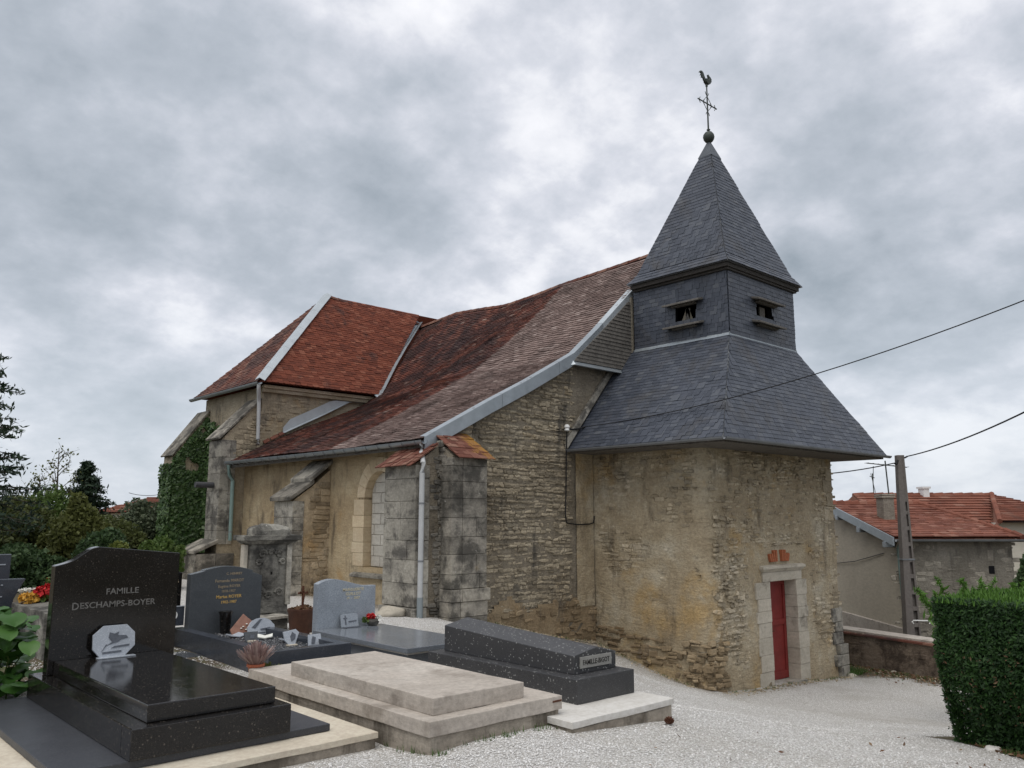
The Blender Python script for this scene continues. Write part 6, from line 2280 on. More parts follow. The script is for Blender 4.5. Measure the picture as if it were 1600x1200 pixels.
EZB, RDZ, BD, BL_ = 1.10, 2.12, 9.2, 3.30
gw = part('end_wall', M['barnwall'], barn, lambda b: b.prism([bp_(0, 0, -2.6), bp_(0, BD, -2.6), bp_(0, BD, EZB), bp_(0, BD / 2, RDZ - .08), bp_(0, 0, EZB - .05)], tuple(RT * .35)))
part('plinth', M['concrete_warm'], barn, lambda b: b.hexa([bp_(-.05, -.02, -2.6), bp_(-.002, -.02, -2.6), bp_(-.002, BD, -2.6), bp_(-.05, BD, -2.6), bp_(-.05, -.02, -1.45), bp_(-.002, -.02, -1.43), bp_(-.002, BD, -1.43), bp_(-.05, BD, -1.45)]))
sw = part('side_wall', M['barnstone'], barn, lambda b: b.hexa([bp_(.352, 0, -2.6), bp_(BL_, 0, -2.6), bp_(BL_, .4, -2.6), bp_(.352, .4, -2.6), bp_(.352, 0, EZB - .1), bp_(BL_, 0, EZB - .1), bp_(BL_, .4, EZB - .1), bp_(.352, .4, EZB - .1)]))
part('far_wall', M['barnstone'], barn, lambda b: b.hexa([bp_(BL_ - .4, .402, -2.6), bp_(BL_, .402, -2.6), bp_(BL_, BD, -2.6), bp_(BL_ - .4, BD, -2.6), bp_(BL_ - .4, .402, EZB - .1), bp_(BL_, .402, EZB - .1), bp_(BL_, BD, EZB - .1), bp_(BL_ - .4, BD, EZB - .1)]))
S_w = Stones()
S_w.fill(bp_(0, 0, 0), tuple(RT), (0, 0, 1), tuple(-FW), .04, BL_ - .02, -2.2, 1.0, lambda u, z: not (2.5 < u < 2.85 and .05 < z < .95), np.random.default_rng(12), hr=(.08, .16), wr=(.12, .32), proud=(-.012, .014), keep=lambda u, v: .3 + .6 * pk((u, 9, v)))
S_w.build('stone', M['barnstone'], sw, 30, 'rubble_facing')
for (z0, z1) in ((.08, .30), (.45, .74)):
    MB().hexa([bp_(2.58, -.012, z0), bp_(2.74, -.012, z0), bp_(2.74, .05, z0), bp_(2.58, .05, z0), bp_(2.58, -.012, z1), bp_(2.74, -.012, z1), bp_(2.74, .05, z1), bp_(2.58, .05, z1)]).build('vent_slot', M['dark' if z0 < .2 else 'barnstone'], sw)
# roof: near slope hipped at its right end, far slope
OV = .28
Pn = (bp_(-.22, -OV, EZB - .02), bp_(BL_ + .2, -OV, EZB - .02), bp_(BL_ - .35, BD / 2, RDZ), bp_(-.22, BD / 2, RDZ))
brf = part('roof', M['tile_barn'], barn, lambda b: b.add([Pn[0], Pn[1], Pn[2], Pn[3], bp_(-.22, BD + OV, EZB - .02), bp_(BL_ + .2, BD + OV, EZB - .02)], [(0, 1, 2, 3), (3, 2, 5, 4), (1, 5, 2)]))
PBn = Pieces()
N = nrm(Pn[0], Pn[1], Pn[3])
N = N if N[2] > 0 else -N
lay_patch(PBn, *Pn, .24, .30, .42, .03, N, np.random.default_rng(3), jit=.3)
PBn.build('tile', M['tile_barn'], brf, 120, 'tile_courses')
for k in range(12):
    q0 = np.array(Pn[3]) + (np.array(Pn[2]) - np.array(Pn[3])) * k / 12
    q1 = np.array(Pn[3]) + (np.array(Pn[2]) - np.array(Pn[3])) * (k + 1.08) / 12
    MB().tube([q0 + np.array([0, 0, .01]), q1 + np.array([0, 0, .03])], [.12, .14], 8).build('ridge_tile', M['tile_barn'], brf)
for k in range(14):
    q0 = np.array(Pn[1]) + (np.array(Pn[2]) - np.array(Pn[1])) * k / 14
    q1 = np.array(Pn[1]) + (np.array(Pn[2]) - np.array(Pn[1])) * (k + 1.08) / 14
    MB().tube([q0 + np.array([0, 0, .02]), q1 + np.array([0, 0, .04])], [.10, .12], 8).build('hip_tile', M['tile_barn'], brf)
part('verge_board', M['zinc'], brf, lambda b: b.hexa([bp_(-.27, -OV - .02, EZB - .22), bp_(-.225, -OV - .02, EZB - .22), bp_(-.225, BD / 2, RDZ - .20), bp_(-.27, BD / 2, RDZ - .20), bp_(-.27, -OV - .02, EZB + .02), bp_(-.225, -OV - .02, EZB + .02), bp_(-.225, BD / 2, RDZ + .07), bp_(-.27, BD / 2, RDZ + .07)]))
for v_ in (.1, 1.9, 3.6):
    z = EZB + (RDZ - EZB) * v_ / (BD / 2) - .30
    MB().hexa([bp_(-.30, v_, z), bp_(-.004, v_, z), bp_(-.004, v_ + .22, z), bp_(-.30, v_ + .22, z), bp_(-.30, v_, z + .16), bp_(-.004, v_, z + .16), bp_(-.004, v_ + .22, z + .16), bp_(-.30, v_ + .22, z + .16)]).build('purlin_end', M['zinc'], barn, bevel=.01)
part('gutter', M['lead'], brf, lambda b: gutter_path(b, [bp_(BL_ + .2, -OV - .07, EZB - .04), bp_(-.2, -OV - .07, EZB - .04)], .075))
downpipe([bp_(-.02, -OV - .02, EZB - .1), bp_(-.04, -.12, EZB - .3), bp_(-.02, -.09, EZB - .8), bp_(.04, -.09, -2.3)], .05, M['greenpipe'], barn)
cbn = part('chimney', M['barnstone'], barn, lambda b: b.hexa([bp_(.52, 1.9, 1.2), bp_(.86, 1.9, 1.2), bp_(.86, 2.4, 1.2), bp_(.52, 2.4, 1.2), bp_(.52, 1.9, 2.30), bp_(.86, 1.9, 2.30), bp_(.86, 2.4, 2.30), bp_(.52, 2.4, 2.30)]))
part('chimney_cap', M['barnstone'], cbn, lambda b: [b.hexa([bp_(.48, 1.86, z), bp_(.90, 1.86, z), bp_(.90, 2.44, z), bp_(.48, 2.44, z), bp_(.48, 1.86, z + .05), bp_(.90, 1.86, z + .05), bp_(.90, 2.44, z + .05), bp_(.48, 2.44, z + .05)]) for z in (2.302, 2.37)])
# thin wire along the end wall
part('wall_wire', M['black'], barn, lambda b: b.tube([bp_(-.03, 5.5, .05), bp_(-.05, 3.0, .28), bp_(-.03, .9, .62)], .012, 5))

# ------------------------------------------------------------------ house behind
hs = thing('cream_house', 'cream rendered house with brown hipped tile roof and white chimney, behind the barn', 'house', (46, 17, -2))
HC_ = np.array([35.3, 23.3, 0]) + FW * 0
D_ = 44.0


def hp_(u, v, z):
    q = FW * D_ + RT * u + FW * v
    return (q[0], q[1], z)


def hu(px_, d=0):
    return (px_ - 800) / 1286.6 * (D_ + d)


ridge_z = 2.9
e_z = 1.45
u0, u1, ur = hu(1328, 1.5), hu(1543, 1.5), hu(1690, -3)
hw = part('walls', M['cream'], hs, lambda b: b.hexa([hp_(hu(1546, -2.6), -2.6, -4), hp_(ur, -2.6, -4), hp_(ur, 6, -4), hp_(hu(1546, -2.6), 6, -4), hp_(hu(1546, -2.6), -2.6, e_z), hp_(ur, -2.6, e_z), hp_(ur, 6, e_z), hp_(hu(1546, -2.6), 6, e_z)]))
Hn = (hp_(u0 - .1, -3.1, e_z - .5), hp_(hu(1540, -3.1), -3.1, e_z - .5), hp_(u1, 1.5, ridge_z), hp_(u0, 1.5, ridge_z))
Hh = (hp_(hu(1528), -3.1, e_z + .05), hp_(ur + .3, -3.1, e_z + .05), hp_(ur + .2, -1.0, e_z + .55), hp_(u1, 1.5, ridge_z))
hrf = part('roof', M['tile_barn'], hs, lambda b: b.add(list(Hn) + [hp_(hu(1552, -3.3), -3.3, e_z), hp_(ur + .4, -3.3, e_z), hp_(ur + .4, 1.5, e_z + .2), hp_(u0, 6.3, e_z - .3), hp_(ur + .4, 6.3, e_z)], [(0, 1, 2, 3), (1, 4, 2), (4, 5, 6, 2), (3, 2, 8, 7), (2, 6, 8), (0, 3, 7)]))
PH = Pieces()
N = nrm(Hn[0], Hn[1], Hn[3])
N = N if N[2] > 0 else -N
lay_patch(PH, *Hn, .5, .36, .45, .05, N, np.random.default_rng(4))
q4 = (hp_(hu(1552, -3.3), -3.3, e_z), hp_(ur + .4, -3.3, e_z), hp_(ur + .4, 1.5, e_z + .2), hp_(u1, 1.5, ridge_z))
# right-hand hip: courses follow the eave down to the lower corner
V3 = [np.array(q) for q in (hp_(hu(1552, -3.3), -3.3, e_z + .02), hp_(ur + .4, -3.3, e_z + .02), hp_(u1, 1.5, ridge_z))]
N = nrm(*V3)
N = N if N[2] > 0 else -N
lay_patch(PH, V3[0], V3[1], V3[2] + np.array([.01, 0, 0]), V3[2], .5, .36, .45, .05, N, np.random.default_rng(5))
PH.build('tile', M['tile_barn'], hrf, 40, 'tile_courses')
for k in range(14):
    q0 = np.array(Hn[3]) + (np.array(Hn[2]) - np.array(Hn[3])) * k / 14
    q1 = np.array(Hn[3]) + (np.array(Hn[2]) - np.array(Hn[3])) * (k + 1.06) / 14
    MB().tube([q0, q1 + np.array([0, 0, .02])], [.12, .15], 8).build('ridge_tile', M['tile_barn'], hrf)
for k in range(12):
    q0 = V3[0] + (V3[2] - V3[0]) * k / 12
    q1 = V3[0] + (V3[2] - V3[0]) * (k + 1.06) / 12
    MB().tube([q0 + np.array([0, 0, .05]), q1 + np.array([0, 0, .07])], [.12, .14], 8).build('hip_tile', M['tile_barn'], hrf)
hc = part('chimney', M['white'], hs, lambda b: b.hexa([hp_(hu(1438, 1), 1.0, 1.8), hp_(hu(1447, 1), 1.0, 1.8), hp_(hu(1447, 1), 1.6, 1.8), hp_(hu(1438, 1), 1.6, 1.8), hp_(hu(1438, 1), 1.0, 3.25), hp_(hu(1447, 1), 1.0, 3.25), hp_(hu(1447, 1), 1.6, 3.25), hp_(hu(1438, 1), 1.6, 3.25)]))
part('chimney_cap', M['white'], hc, lambda b: b.hexa([hp_(hu(1436, 1), .95, 3.253), hp_(hu(1449, 1), .95, 3.253), hp_(hu(1449, 1), 1.65, 3.253), hp_(hu(1436, 1), 1.65, 3.253), hp_(hu(1436, 1), .95, 3.36), hp_(hu(1449, 1), .95, 3.36), hp_(hu(1449, 1), 1.65, 3.36), hp_(hu(1436, 1), 1.65, 3.36)]))
zw0, zw1 = -1.05, .45
hwin = part('window', M['dark'], hs, lambda b: b.hexa([hp_(hu(1603, -2.6), -2.62, zw0), hp_(hu(1625, -2.6), -2.62, zw0), hp_(hu(1625, -2.6), -2.5, zw0), hp_(hu(1603, -2.6), -2.5, zw0), hp_(hu(1603, -2.6), -2.62, zw1), hp_(hu(1625, -2.6), -2.62, zw1), hp_(hu(1625, -2.6), -2.5, zw1), hp_(hu(1603, -2.6), -2.5, zw1)]))
part('shutter', M['rustpot'], hwin, lambda b: b.hexa([hp_(hu(1591, -2.6), -2.68, -.75), hp_(hu(1603, -2.6), -2.68, -.75), hp_(hu(1603, -2.6), -2.605, -.75), hp_(hu(1591, -2.6), -2.605, -.75), hp_(hu(1591, -2.6), -2.68, zw1), hp_(hu(1603, -2.6), -2.68, zw1), hp_(hu(1603, -2.6), -2.605, zw1), hp_(hu(1591, -2.6), -2.605, zw1)]))
part('sill', M['white'], hwin, lambda b: b.hexa([hp_(hu(1588, -2.6), -2.75, -.86), hp_(hu(1627, -2.6), -2.75, -.86), hp_(hu(1627, -2.6), -2.605, -.86), hp_(hu(1588, -2.6), -2.605, -.86), hp_(hu(1588, -2.6), -2.75, -.77), hp_(hu(1627, -2.6), -2.75, -.77), hp_(hu(1627, -2.6), -2.605, -.77), hp_(hu(1588, -2.6), -2.605, -.77)]))
# far shed at the right edge
fs_ = thing('far_shed', 'distant pale shed with flat grey roof at the far right edge', 'shed', tuple(FW * 75 + RT * 48 - np.array([0, 0, 2])))
def fp3(u, v, z):
    q = FW * 75 + RT * u + FW * v
    return (q[0], q[1], z)


MB().hexa([fp3(45.5, 0, -3), fp3(60, 0, -3), fp3(60, 8, -3), fp3(45.5, 8, -3), fp3(45.5, 0, 1.7), fp3(60, 0, 1.7), fp3(60, 8, 1.7), fp3(45.5, 8, 1.7)]).build('walls', M['barnwall'], fs_)
MB().hexa([fp3(45, -.4, 1.72), fp3(60.5, -.4, 1.72), fp3(60.5, 8.4, 2.3), fp3(45, 8.4, 2.3), fp3(45, -.4, 1.85), fp3(60.5, -.4, 1.85), fp3(60.5, 8.4, 2.45), fp3(45, 8.4, 2.45)]).build('roof', M['zinc'], fs_)

# ------------------------------------------------------------------ aerial, pole, cables
an = thing('tv_aerial', 'thin television aerial on a mast above the cream house roof', 'aerial', hp_(hu(1372), -1, 1.7))
ma = part('mast', M['verdigris'], an, lambda b: b.tube([hp_(hu(1372), -1, 1.6), hp_(hu(1368.5), -1, 4.62)], .035, 6))
part('boom', M['verdigris'], an, lambda b: (b.tube([hp_(hu(1340), -1.0, 4.50), hp_(hu(1401), -1.0, 4.28)], .028, 5), [b.tube([hp_(hu(1340 + k * 7.5), -1.3, 4.50 - k * .027), hp_(hu(1342 + k * 7.5), -.6, 4.52 - k * .027)], .012, 4) for k in range(9)]))
an2 = thing('small_aerial', 'small faint aerial beside the taller mast above the roof', 'aerial', hp_(hu(1380), 1.5, 2.8))
part('mast', M['verdigris'], an2, lambda b: b.tube([hp_(hu(1380), 1.5, 2.7), hp_(hu(1379.5), 1.5, 4.1)], .028, 5))
part('elements', M['verdigris'], an2, lambda b: (b.tube([hp_(hu(1375), 1.5, 3.95), hp_(hu(1383), 1.5, 3.85)], .02, 4), b.tube([hp_(hu(1382), 1.5, 4.5), hp_(hu(1380), 1.5, 3.6)], .02, 4), b.tube([hp_(hu(1377), 1.5, 4.1), hp_(hu(1384), 1.5, 2.8)], .015, 4)))

PB_ = np.array([23.05, 9.35, 0])


def pp(u, v, z):
    q = PB_ + RT * u + FW * v
    return (q[0], q[1], z)


up = thing('utility_pole', 'tapered concrete utility pole with stepped recesses beside the barn corner', 'pole', (23.05, 9.35, -2))
ZB, ZT = -2.0, 3.36
w0, w1 = .20, .095
part('shaft', M['polecon'], up, lambda b: b.hexa([pp(-w0, .0, ZB), pp(.02, .0, ZB), pp(.02, .26, ZB), pp(-w0, .26, ZB), pp(-w1, .0, ZT), pp(.03, .0, ZT), pp(.03, .17, ZT), pp(-w1, .17, ZT)]), bevel=.008)
part('flange', M['polecon'], up, lambda b: (b.hexa([pp(w0 - .05, -.0, ZB), pp(w0, -.0, ZB), pp(w0, .26, ZB), pp(w0 - .05, .26, ZB), pp(w1 - .045, -.0, ZT), pp(w1, -.0, ZT), pp(w1, .17, ZT), pp(w1 - .045, .17, ZT)])), bevel=.006)
part('recess_web', M['polecon'], up, lambda b: b.hexa([pp(.022, .10, ZB), pp(w0 - .052, .10, ZB), pp(w0 - .052, .16, ZB), pp(.022, .16, ZB), pp(.032, .07, ZT), pp(w1 - .047, .07, ZT), pp(w1 - .047, .11, ZT), pp(.032, .11, ZT)]))
for k in range(10):
    z = -1.6 + k * .42
    if z > 2.1:
        break
    wr_ = w0 + (w1 - w0) * (z - ZB) / (ZT - ZB)
    MB().hexa([pp(.024, .004, z), pp(wr_ - .054, .004, z), pp(wr_ - .054, .098, z), pp(.024, .098, z), pp(.024, .004, z + .10), pp(wr_ - .054, .004, z + .10), pp(wr_ - .054, .098, z + .10), pp(.024, .098, z + .10)]).build('rung', M['polecon'], up)
MB().hexa([pp(.032, .006, 2.1), pp(w1 - .02, .006, 2.1), pp(w1 - .03, .068, 2.1), pp(.032, .068, 2.1), pp(.034, .006, ZT), pp(w1 - .046, .006, ZT), pp(w1 - .046, .068, ZT), pp(.034, .068, ZT)]).build('solid_top', M['polecon'], up)
part('steel_band', M['lead'], up, lambda b: b.hexa([pp(-.17, -.012, .55), pp(.17, -.012, .55), pp(.17, .24, .55), pp(-.17, .24, .55), pp(-.17, -.012, .59), pp(.17, -.012, .59), pp(.17, .24, .59), pp(-.17, .24, .59)]))
part('cable_clamp', M['black'], up, lambda b: (b.tube([pp(-.10, -.02, 3.22), pp(-.16, -.03, 3.10), pp(-.2, -.03, 3.14)], .03, 6), b.tube([pp(.09, -.02, 3.28), pp(.16, -.03, 3.32)], .025, 6)))


def sagline(a, b_, s, n=24):
    a, b_ = np.array(a), np.array(b_)
    return [tuple(a + (b_ - a) * t - np.array([0, 0, 4 * s * t * (1 - t)])) for t in np.linspace(0, 1, n)]


c1 = MB().tube(sagline((13.40, YG - .16, 3.64), (13.55, 1.0, 5.55), .42, 30), .0095, 6).build('service_cable', M['black'])
tag(c1, 'thin black cable crossing in front of slate roof to the gable bracket', 'cable')
c2 = MB().tube(sagline(pp(.15, -.03, 3.32), (8.5, -2.2, 5.4), .55, 30), .016, 6).build('overhead_cable', M['black'])
tag(c2, 'thick black cable rising from the concrete pole to upper right', 'cable')
c3 = MB().tube(sagline(pp(-.2, -.03, 3.14), (TW + .05, YG - 1.2, 2.72), .10, 16), .016, 6).build('overhead_cable', M['black'])
tag(c3, 'black cable running from the concrete pole behind the bell tower', 'cable')
wl = MB().tube([pp(-.28, -.6, -1.02), pp(-.32, -.6, -.98), pp(-.28, -.6, -.94), pp(.10, -.6, -.95), pp(.16, -.6, -.99), pp(.12, -.6, -1.02)], .018, 6)
tag(wl.build('white_rail', M['white']), 'small white looped metal rail on the wall top before the pole', 'rail')

# ------------------------------------------------------------------ trees and bushes behind the graves
def bgp(px_, d, z):
    q = FW * d + RT * ((px_ - 800) / 1286.6 * d)
    return (q[0], q[1], z)


def bz(py_, px_, d):
    """height of a point at image row py_ for ground distance d"""
    t = (600 - py_) / 1286.6
    return 1.65 + d * math.tan(math.atan(t) + PITCH) if False else 1.65 + d * (t * math.cos(PITCH) + math.sin(PITCH)) / (math.cos(PITCH) - t * math.sin(PITCH))


def bush(label, px_, top, hw, d, mat, seed, n=3000, size=.06, name='bush', depth=1.0):
    w = hw / 1286.6 * d
    zt = bz(top, px_, d)
    zb = -.1
    c = bgp(px_, d, (zt + zb) / 2)
    return shrub(name, label, 'bush', c, (w, w * depth, (zt - zb) / 2), int(n * 2.3), size, mat, seed, group='bushes behind the graves', noise=.3)


bush('dark bronze green bush at the far left edge beneath the big conifer', 12, 778, 80, 21, 'leaf_bronze', 101, 5000)
bush('mid green bush rising right of the bronze one behind the left headstones', 82, 766, 62, 22, 'leaf_mid', 102, 5000)
bush('light olive bush between the green bush and the round conifer', 130, 790, 46, 20, 'leaf_olive', 103, 3600)
bush('brownish bush under the round conifer behind the black headstone', 178, 806, 50, 23, 'leaf_bronze', 104, 3600)
bush('dark blue green round bush just above the black headstone', 172, 826, 40, 17.5, 'leaf_dark', 105, 3600, .05)
bush('grey green loose bush beside the ivy wall, below the orange roof', 232, 784, 52, 25, 'leaf_grey', 106, 4200)
bush('small yellow green bush peeping over the top of the black headstone', 196, 842, 17, 16, 'leaf_yel', 107, 1400, .05)
bush('dark low bush behind red flowers at left', 40, 852, 62, 17, 'leaf_dark', 108, 4200, .05)
bush('mid green low bush filling the gap behind the dark navy headstone', 262, 838, 34, 18, 'leaf_mid', 109, 3000, .05)
bush('dull green bush left of the frame below the conifer branches', -90, 770, 90, 22, 'leaf_mid', 110, 4200)

# round conifer
rc2 = np.random.default_rng(61)


def conifer(label, c, h, r, seed, mat, name='conifer', lean=0.0, nb=110, droop=.15, size=.09, bulge=.35, trunk=.14, per=34, gap=.0, low=.0):
    rr = np.random.default_rng(seed)
    g0 = gz(c[0], c[1])
    t = thing(name, label, 'tree', (c[0], c[1], g0))
    part('trunk', M['bark'], t, lambda b: b.tube([(c[0], c[1], g0 - .1), (c[0], c[1], g0 + h * .5), (c[0] + lean, c[1], g0 + h)], [trunk, trunk * .6, .015], 8))
    Ps, Ns = [], []
    bb = MB()
    for k in range(nb):
        f = low + (1 - low) * (k + rr.random()) / nb
        z = g0 + h * (.06 + .93 * f)
        prof = ((1 - f) ** .8) * (1 - bulge) + bulge * math.sin(math.pi * min(1, f * .8 + .2))
        L = r * max(prof, .06) * rr.uniform(.65, 1.15)
        a = rr.uniform(0, 6.283)
        p0 = np.array([c[0] + lean * f, c[1], z])
        e = p0 + np.array([math.cos(a) * L, math.sin(a) * L, L * rr.uniform(-.1, .45) - droop * L])
        m_ = (p0 + e) / 2 + np.array([0, 0, .12 * L])
        bb.tube([p0, m_, e], [.025, .015, .005], 4)
        for q in np.linspace(.15, 1, per):
            p = (1 - q) ** 2 * p0 + 2 * q * (1 - q) * m_ + q * q * e
            s = .05 + .16 * L * (1 - q) * .6 + .02
            for _ in range(3):
                Ps.append(p + rr.normal(0, 1, 3) * np.array([s, s, s * .45]))
    V, F = leaves_at(np.array(Ps), size, rr, up=.8, aspect=.32)
    cr_ = link_mesh('crown', V, F, M[mat], t)
    bb.build('branch', M['bark'], t)
    return t


d = 27
c = bgp(139, d, 0)
conifer('compact round topped dark conifer left of the ivy wall', c, bz(721, 139, d) - gz(c[0], c[1]), 1.22, 62, 'needle', nb=130, size=.08, bulge=.42, per=22, low=.05)
d = 17
c = bgp(-92, d, 0)
conifer('tall dark spruce reaching into the frame at left', c, 5.9, 2.3, 63, 'needle', nb=170, size=.075, bulge=.35, trunk=.2, per=40, droop=.05)
# thin bare tree with few leaves
def bare_tree(label, px_, d, top, seed, lean=0):
    rr = np.random.default_rng(seed)
    c = bgp(px_, d, 0)
    g0 = gz(c[0], c[1])
    h = bz(top, px_, d) - g0
    t = thing('bare_tree', label, 'tree', (c[0], c[1], g0))
    b = MB()
    tw = MB()
    b.tube([(c[0], c[1], g0), (c[0] + .05, c[1], g0 + h * .6), (c[0] + lean, c[1], g0 + h)], [.06, .035, .008], 6)
    tips = []
    for k in range(16):
        f = .38 + .6 * (k / 16)
        a = rr.uniform(0, 6.28)
        L = (1.15 - f) * h * .42 * rr.uniform(.5, 1.1)
        p0 = np.array([c[0] + lean * f, c[1], g0 + h * f])
        e = p0 + np.array([math.cos(a) * L * .75, math.sin(a) * L * .75, L * .75])
        m_ = (p0 + e) / 2 + np.array([0, 0, .1 * L])
        tw.tube([p0, m_, e], [.016, .011, .004], 4)
        for j in range(3):
            q = p0 + (e - p0) * rr.uniform(.4, 1)
            e2 = q + rr.normal(0, .16, 3) + np.array([0, 0, .14])
            tw.tube([q, e2], [.007, .003], 3)
            tips += [q, e2, (q + e2) / 2]
    b.build('trunk', M['bark'], t)
    tw.build('branch', M['bark'], t)
    P = np.array(tips)
    P = np.concatenate([P + rr.normal(0, .05, P.shape) for _ in range(2)])
    V, F = leaves_at(P, .045, rr)
    link_mesh('crown', V, F, M['leaf_olive'], t)


bare_tree('slender nearly leafless tree between the spruce and round conifer', 92, 26, 700, 64)
bare_tree('thin arching leafless sapling close to the spruce', 50, 25, 742, 65, lean=.35)

# ------------------------------------------------------------------ far house and its pole at left
D2 = 62
fh = thing('far_house', 'distant house with orange tiled roof beyond the bushes at left', 'house', bgp(215, D2, -1))
def fh_(px_, v, z):
    q = FW * (D2 + v) + RT * ((px_ - 800) / 1286.6 * D2)
    return (q[0], q[1], z)


e2, r2 = 2.15, 3.18
MB().hexa([fh_(160, 0, -2), fh_(300, 0, -2), fh_(300, 7, -2), fh_(160, 7, -2), fh_(160, 0, e2), fh_(300, 0, e2), fh_(300, 7, e2), fh_(160, 7, e2)]).build('walls', M['cream'], fh_ and fh)
PF = Pieces()
qf = (fh_(156, -.5, e2 - .1), fh_(304, -.5, e2 - .1), fh_(300, 3.2, r2), fh_(206, 3.2, r2))
frf = MB().add(list(qf) + [fh_(156, 6.8, e2), fh_(304, 6.8, e2)], [(0, 1, 2, 3), (3, 2, 5, 4), (0, 3, 4), (1, 5, 2)]).build('roof', M['tile_barn'], fh)
N = nrm(qf[0], qf[1], qf[2])
N = N if N[2] > 0 else -N
lay_patch(PF, *qf, .6, .4, .5, .05, N, np.random.default_rng(9))
PF.build('tile', M['tile_barn'], frf, 0, 'tile_courses')
MB().tube([fh_(206, 3.2, r2 + .03), fh_(300, 3.2, r2 + .03)], .12, 6).build('ridge', M['tile_dark'], frf)
lp = thing('far_pole', 'thin distant wooden line pole above the orange roof at left', 'pole', fh_(217, 9, -1))
part('post', M['bark'], lp, lambda b: b.tube([fh_(217, 9, -2), fh_(217.5, 9, bz(757, 217, 71))], [.11, .08], 6))
for i, (pa, za) in enumerate(((120, 770), (330, 790))):
    wr = MB().tube(sagline(fh_(217.5, 9, bz(758, 217, 71) - .03), fh_(pa, 9, bz(za, pa, 71)), .5, 14), .022, 4).build('line_wire', M['black'])
    tag(wr, ['thin wire running left from the distant line pole', 'thin wire running right from the distant line pole to the church'][i], 'wire')

# ------------------------------------------------------------------ distant tree belt
rb3 = np.random.default_rng(71)
ps = []
for k in range(90):
    a = rb3.uniform(-1.9, 3.4)
    dd = rb3.uniform(120, 210)
    c = (math.sin(a) * dd, math.cos(a) * dd, -1.2)
    h = rb3.uniform(1.0, 2.6)
    ps.append(leaf_cloud((c[0], c[1], c[2] + h * .4), (rb3.uniform(5, 11), rb3.uniform(5, 11), h), 420, .5, rb3, noise=.3, shell=.4))
V, F = merge(ps)
ob = link_mesh('distant_woods', V, F, M['leaf_grey'], kind='stuff')
ob['label'] = 'belt of distant low woods along the horizon beyond the village'
ob['category'] = 'woods'

# ------------------------------------------------------------------ gravel, litter, grass
rp = np.random.default_rng(81)
BLOCKS = [(1.18, 3.78, 5.52, 8.8), (3.78, 5.2, 4.97, 7.95), (5.0, 6.38, 4.72, 7.35), (5.45, 6.52, 7.6, 9.85), (4.15, 5.18, 8.2, 11), (9.85, 12, -3, 3.72), (13.6, 22, 9.3, 20), (8.6, 30, 11.9, 30)]


def scatter(n, x0, x1, y0, y1, fall):
    x = rp.uniform(x0, x1, n)
    y = rp.uniform(y0, y1, n)
    dd = np.hypot(x, y)
    keep = rp.random(n) < np.clip((fall / dd) ** 2, 0, 1)
    keep &= ~((x - .55 * y > 8.0) & (y < 4.3))
    for (a, b_, c_, e_) in BLOCKS:
        keep &= ~((x > a) & (x < b_) & (y > c_) & (y < e_))
    return x[keep], y[keep]


x1_, y1_ = scatter(330000, 2.2, 14, 1.2, 12, 4.8)
z1_ = ground_z(x1_, y1_) + (np.exp(-((x1_ - 9) ** 2 + (y1_ - 8) ** 2) / 200) * (fbm(np.stack([x1_ * 1.3, y1_ * 1.3, x1_ * 0], -1), 5, 3) - .5) * .05) + .002
V, F = pebbles(np.stack([x1_, y1_, z1_], -1), rp.uniform(.005, .0130, len(x1_)), rp)
gob = link_mesh('gravel', V, F, M['gravel'], kind='stuff')
gob['label'] = 'loose pale limestone gravel covering the churchyard path'
gob['category'] = 'gravel'


def litter(n, fn, size, mat, name, label, cat, lift=.012):
    P = []
    while len(P) < n:
        x, y = fn()
        P.append((x, y, gz(x, y) + rp.uniform(.004, lift)))
    V, F = leaves_at(np.array(P), size, rp, up=1.6, aspect=.55)
    o = link_mesh(name, V, F, M[mat], kind='stuff')
    o['label'] = label
    o['category'] = cat
    return o


def wallside():
    s = rp.uniform(0, 5.6)
    o = abs(rp.normal(0, .35)) + .12
    p = A0 + d_ * s + n_ * o
    return p.x, p.y


litter(900, wallside, .035, 'litter', 'leaf_litter', 'dead leaves and twigs strewn along the low wall', 'leaf litter', .03)


def hedgeside():
    y = rp.uniform(1.2, 3.7)
    x = 8.0 + .55 * y + abs(rp.normal(0, .22))
    return x, y


litter(420, hedgeside, .032, 'litter', 'leaf_litter', 'reddish brown dead leaves scattered in front of the hedge', 'leaf litter', .025)


def grass_tufts(n, fn, h, label, mat='grass'):
    Vs = []
    for i in range(n):
        x, y = fn()
        z = gz(x, y) - .005
        for k in range(5):
            a = rp.random() * 6.28
            l = h * rp.uniform(.5, 1.2)
            w = np.array([-math.sin(a), math.cos(a), 0]) * .004
            p0 = np.array([x + rp.normal(0, .015), y + rp.normal(0, .015), z])
            p1 = p0 + np.array([math.cos(a) * l * .5, math.sin(a) * l * .5, l])
            Vs.append(np.array([p0 - w, p0 + w, p1 + w * .25, p1 - w * .25]))
    V = np.concatenate(Vs)
    o = link_mesh('grass', V, np.arange(len(V)).reshape(-1, 4), M[mat], kind='stuff')
    o['label'] = label
    o['category'] = 'grass'


grass_tufts(420, lambda: (rp.uniform(19.0, 19.75), rp.uniform(9.1, 10.3)), .10, 'small patch of green grass at the right foot of the bell tower')
grass_tufts(260, wallside, .06, 'sparse grass growing along the foot of the low wall')
grass_tufts(240, hedgeside, .05, 'sparse grass growing under the clipped hedge')
def wallfoot():
    k = rp.random()
    if k < .45:
        return rp.uniform(14.2, 18.9), YF - abs(rp.normal(0, .06)) - .09
    if k < .75:
        return XT - abs(rp.normal(0, .06)) - .10, rp.uniform(9.7, 12.1)
    return rp.uniform(9.2, 13.6), YG - abs(rp.normal(0, .06)) - .1


grass_tufts(170, wallfoot, .05, 'small weeds growing along the foot of the church walls')


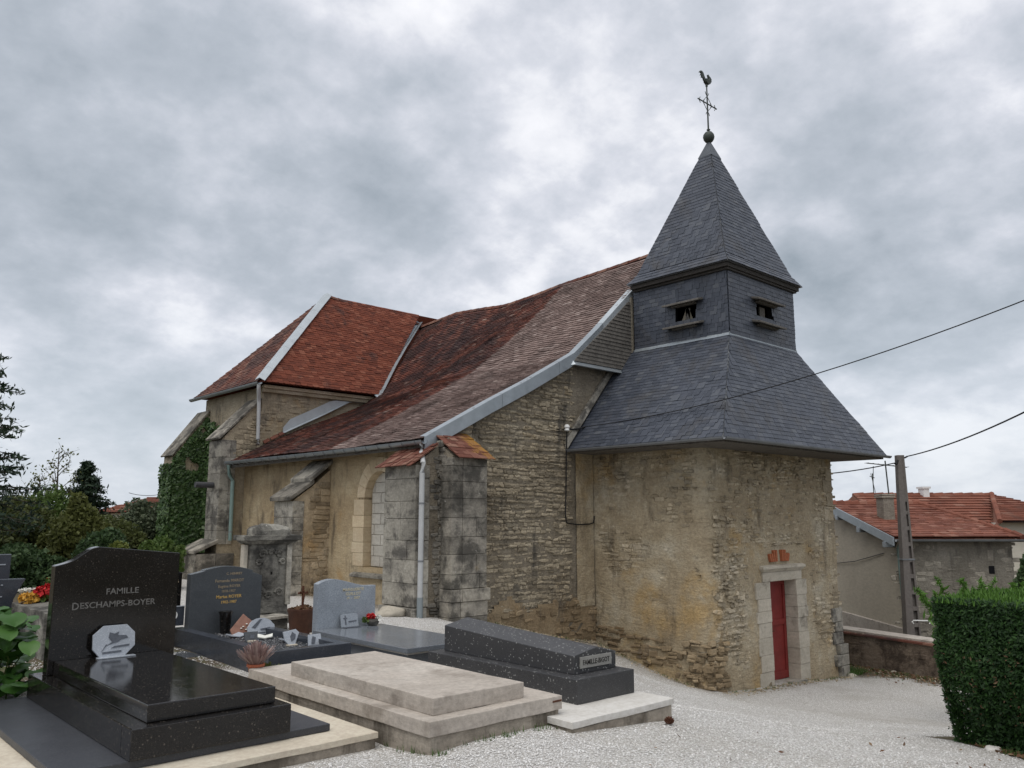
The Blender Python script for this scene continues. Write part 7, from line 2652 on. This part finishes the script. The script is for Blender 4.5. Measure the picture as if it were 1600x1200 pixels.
def gravel_spot():
    return rp.uniform(4.2, 9.5), rp.uniform(2.2, 4.5)


def tomb_edge():
    k = rp.random()
    if k < .5:
        return rp.uniform(3.76, 3.84), rp.uniform(4.9, 7.9)
    return rp.uniform(3.8, 5.2), rp.uniform(4.90, 4.99)


grass_tufts(60, tomb_edge, .045, 'sparse weeds along the edge of the flat concrete tomb')
litter(46, gravel_spot, .022, 'litter', 'leaf_litter', 'few brown dead leaves blown across the pale gravel', 'leaf litter', .02)
# loose stones
def rock(x, y, s, label, mat, seed, flat=.6):
    b = bmesh.new()
    bmesh.ops.create_icosphere(b, subdivisions=3, radius=1)
    P = np.array([q.co for q in b.verts])
    P = P * (1 + (fbm(P * 1.5 + seed, seed, 3) - .5)[:, None] * .9) * np.array([s * 1.25, s, s * flat]) + np.array([x, y, gz(x, y) + s * flat * .35])
    F = [tuple(q.index for q in fc.verts) for fc in b.faces]
    b.free()
    tag(link_mesh('rock', P, F, M[mat], smooth='all'), label, 'stone')


rock(9.86, 3.28, .075, 'pale rounded stone lying at the foot of the hedge', 'concrete_pale', 1, .5)
rock(19.05, 9.18, .09, 'pale stone at the right foot of the tower by the grass', 'jamb', 2)
rock(8.45, 12.3, .22, 'white chipped stone block at the foot of the corner buttress', 'jamb', 3, .5)
rock(19.9, 8.6, .06, 'small pale stone among dead leaves by the low wall', 'jamb', 4)
n = 520
pts = [wallside() for _ in range(n)]
P = np.array([(x, y, gz(x, y) + .01) for x, y in pts])
V, F = pebbles(P, rp.uniform(.008, .030, n), rp)
ro = link_mesh('rubble', V, F, M['tstone'], kind='stuff')
ro['label'] = 'broken pale stones strewn at the foot of the low wall'
ro['category'] = 'rubble'
# fallen stones and grit along the church foot
n = 1300
u = rp.random(n)
xw = np.where(u < .4, rp.uniform(9.2, 13.7, n), np.where(u < .7, XT - np.abs(rp.normal(0, .14, n)) - .06, rp.uniform(14.0, 18.9, n)))
yw = np.where(u < .4, YG - np.abs(rp.normal(0, .12, n)) - .05, np.where(u < .7, rp.uniform(9.6, 12.2, n), YF - np.abs(rp.normal(0, .12, n)) - .09))
P = np.stack([xw, yw, ground_z(xw, yw) + .008], -1)
V, F = pebbles(P, rp.uniform(.01, .032, n), rp)
ro = link_mesh('wall_foot_grit', V, F, M['tstone'], kind='stuff')
ro['label'] = 'fallen bits of stone and mortar along the church wall foot'
ro['category'] = 'rubble'
# two far birds would be specks: left out
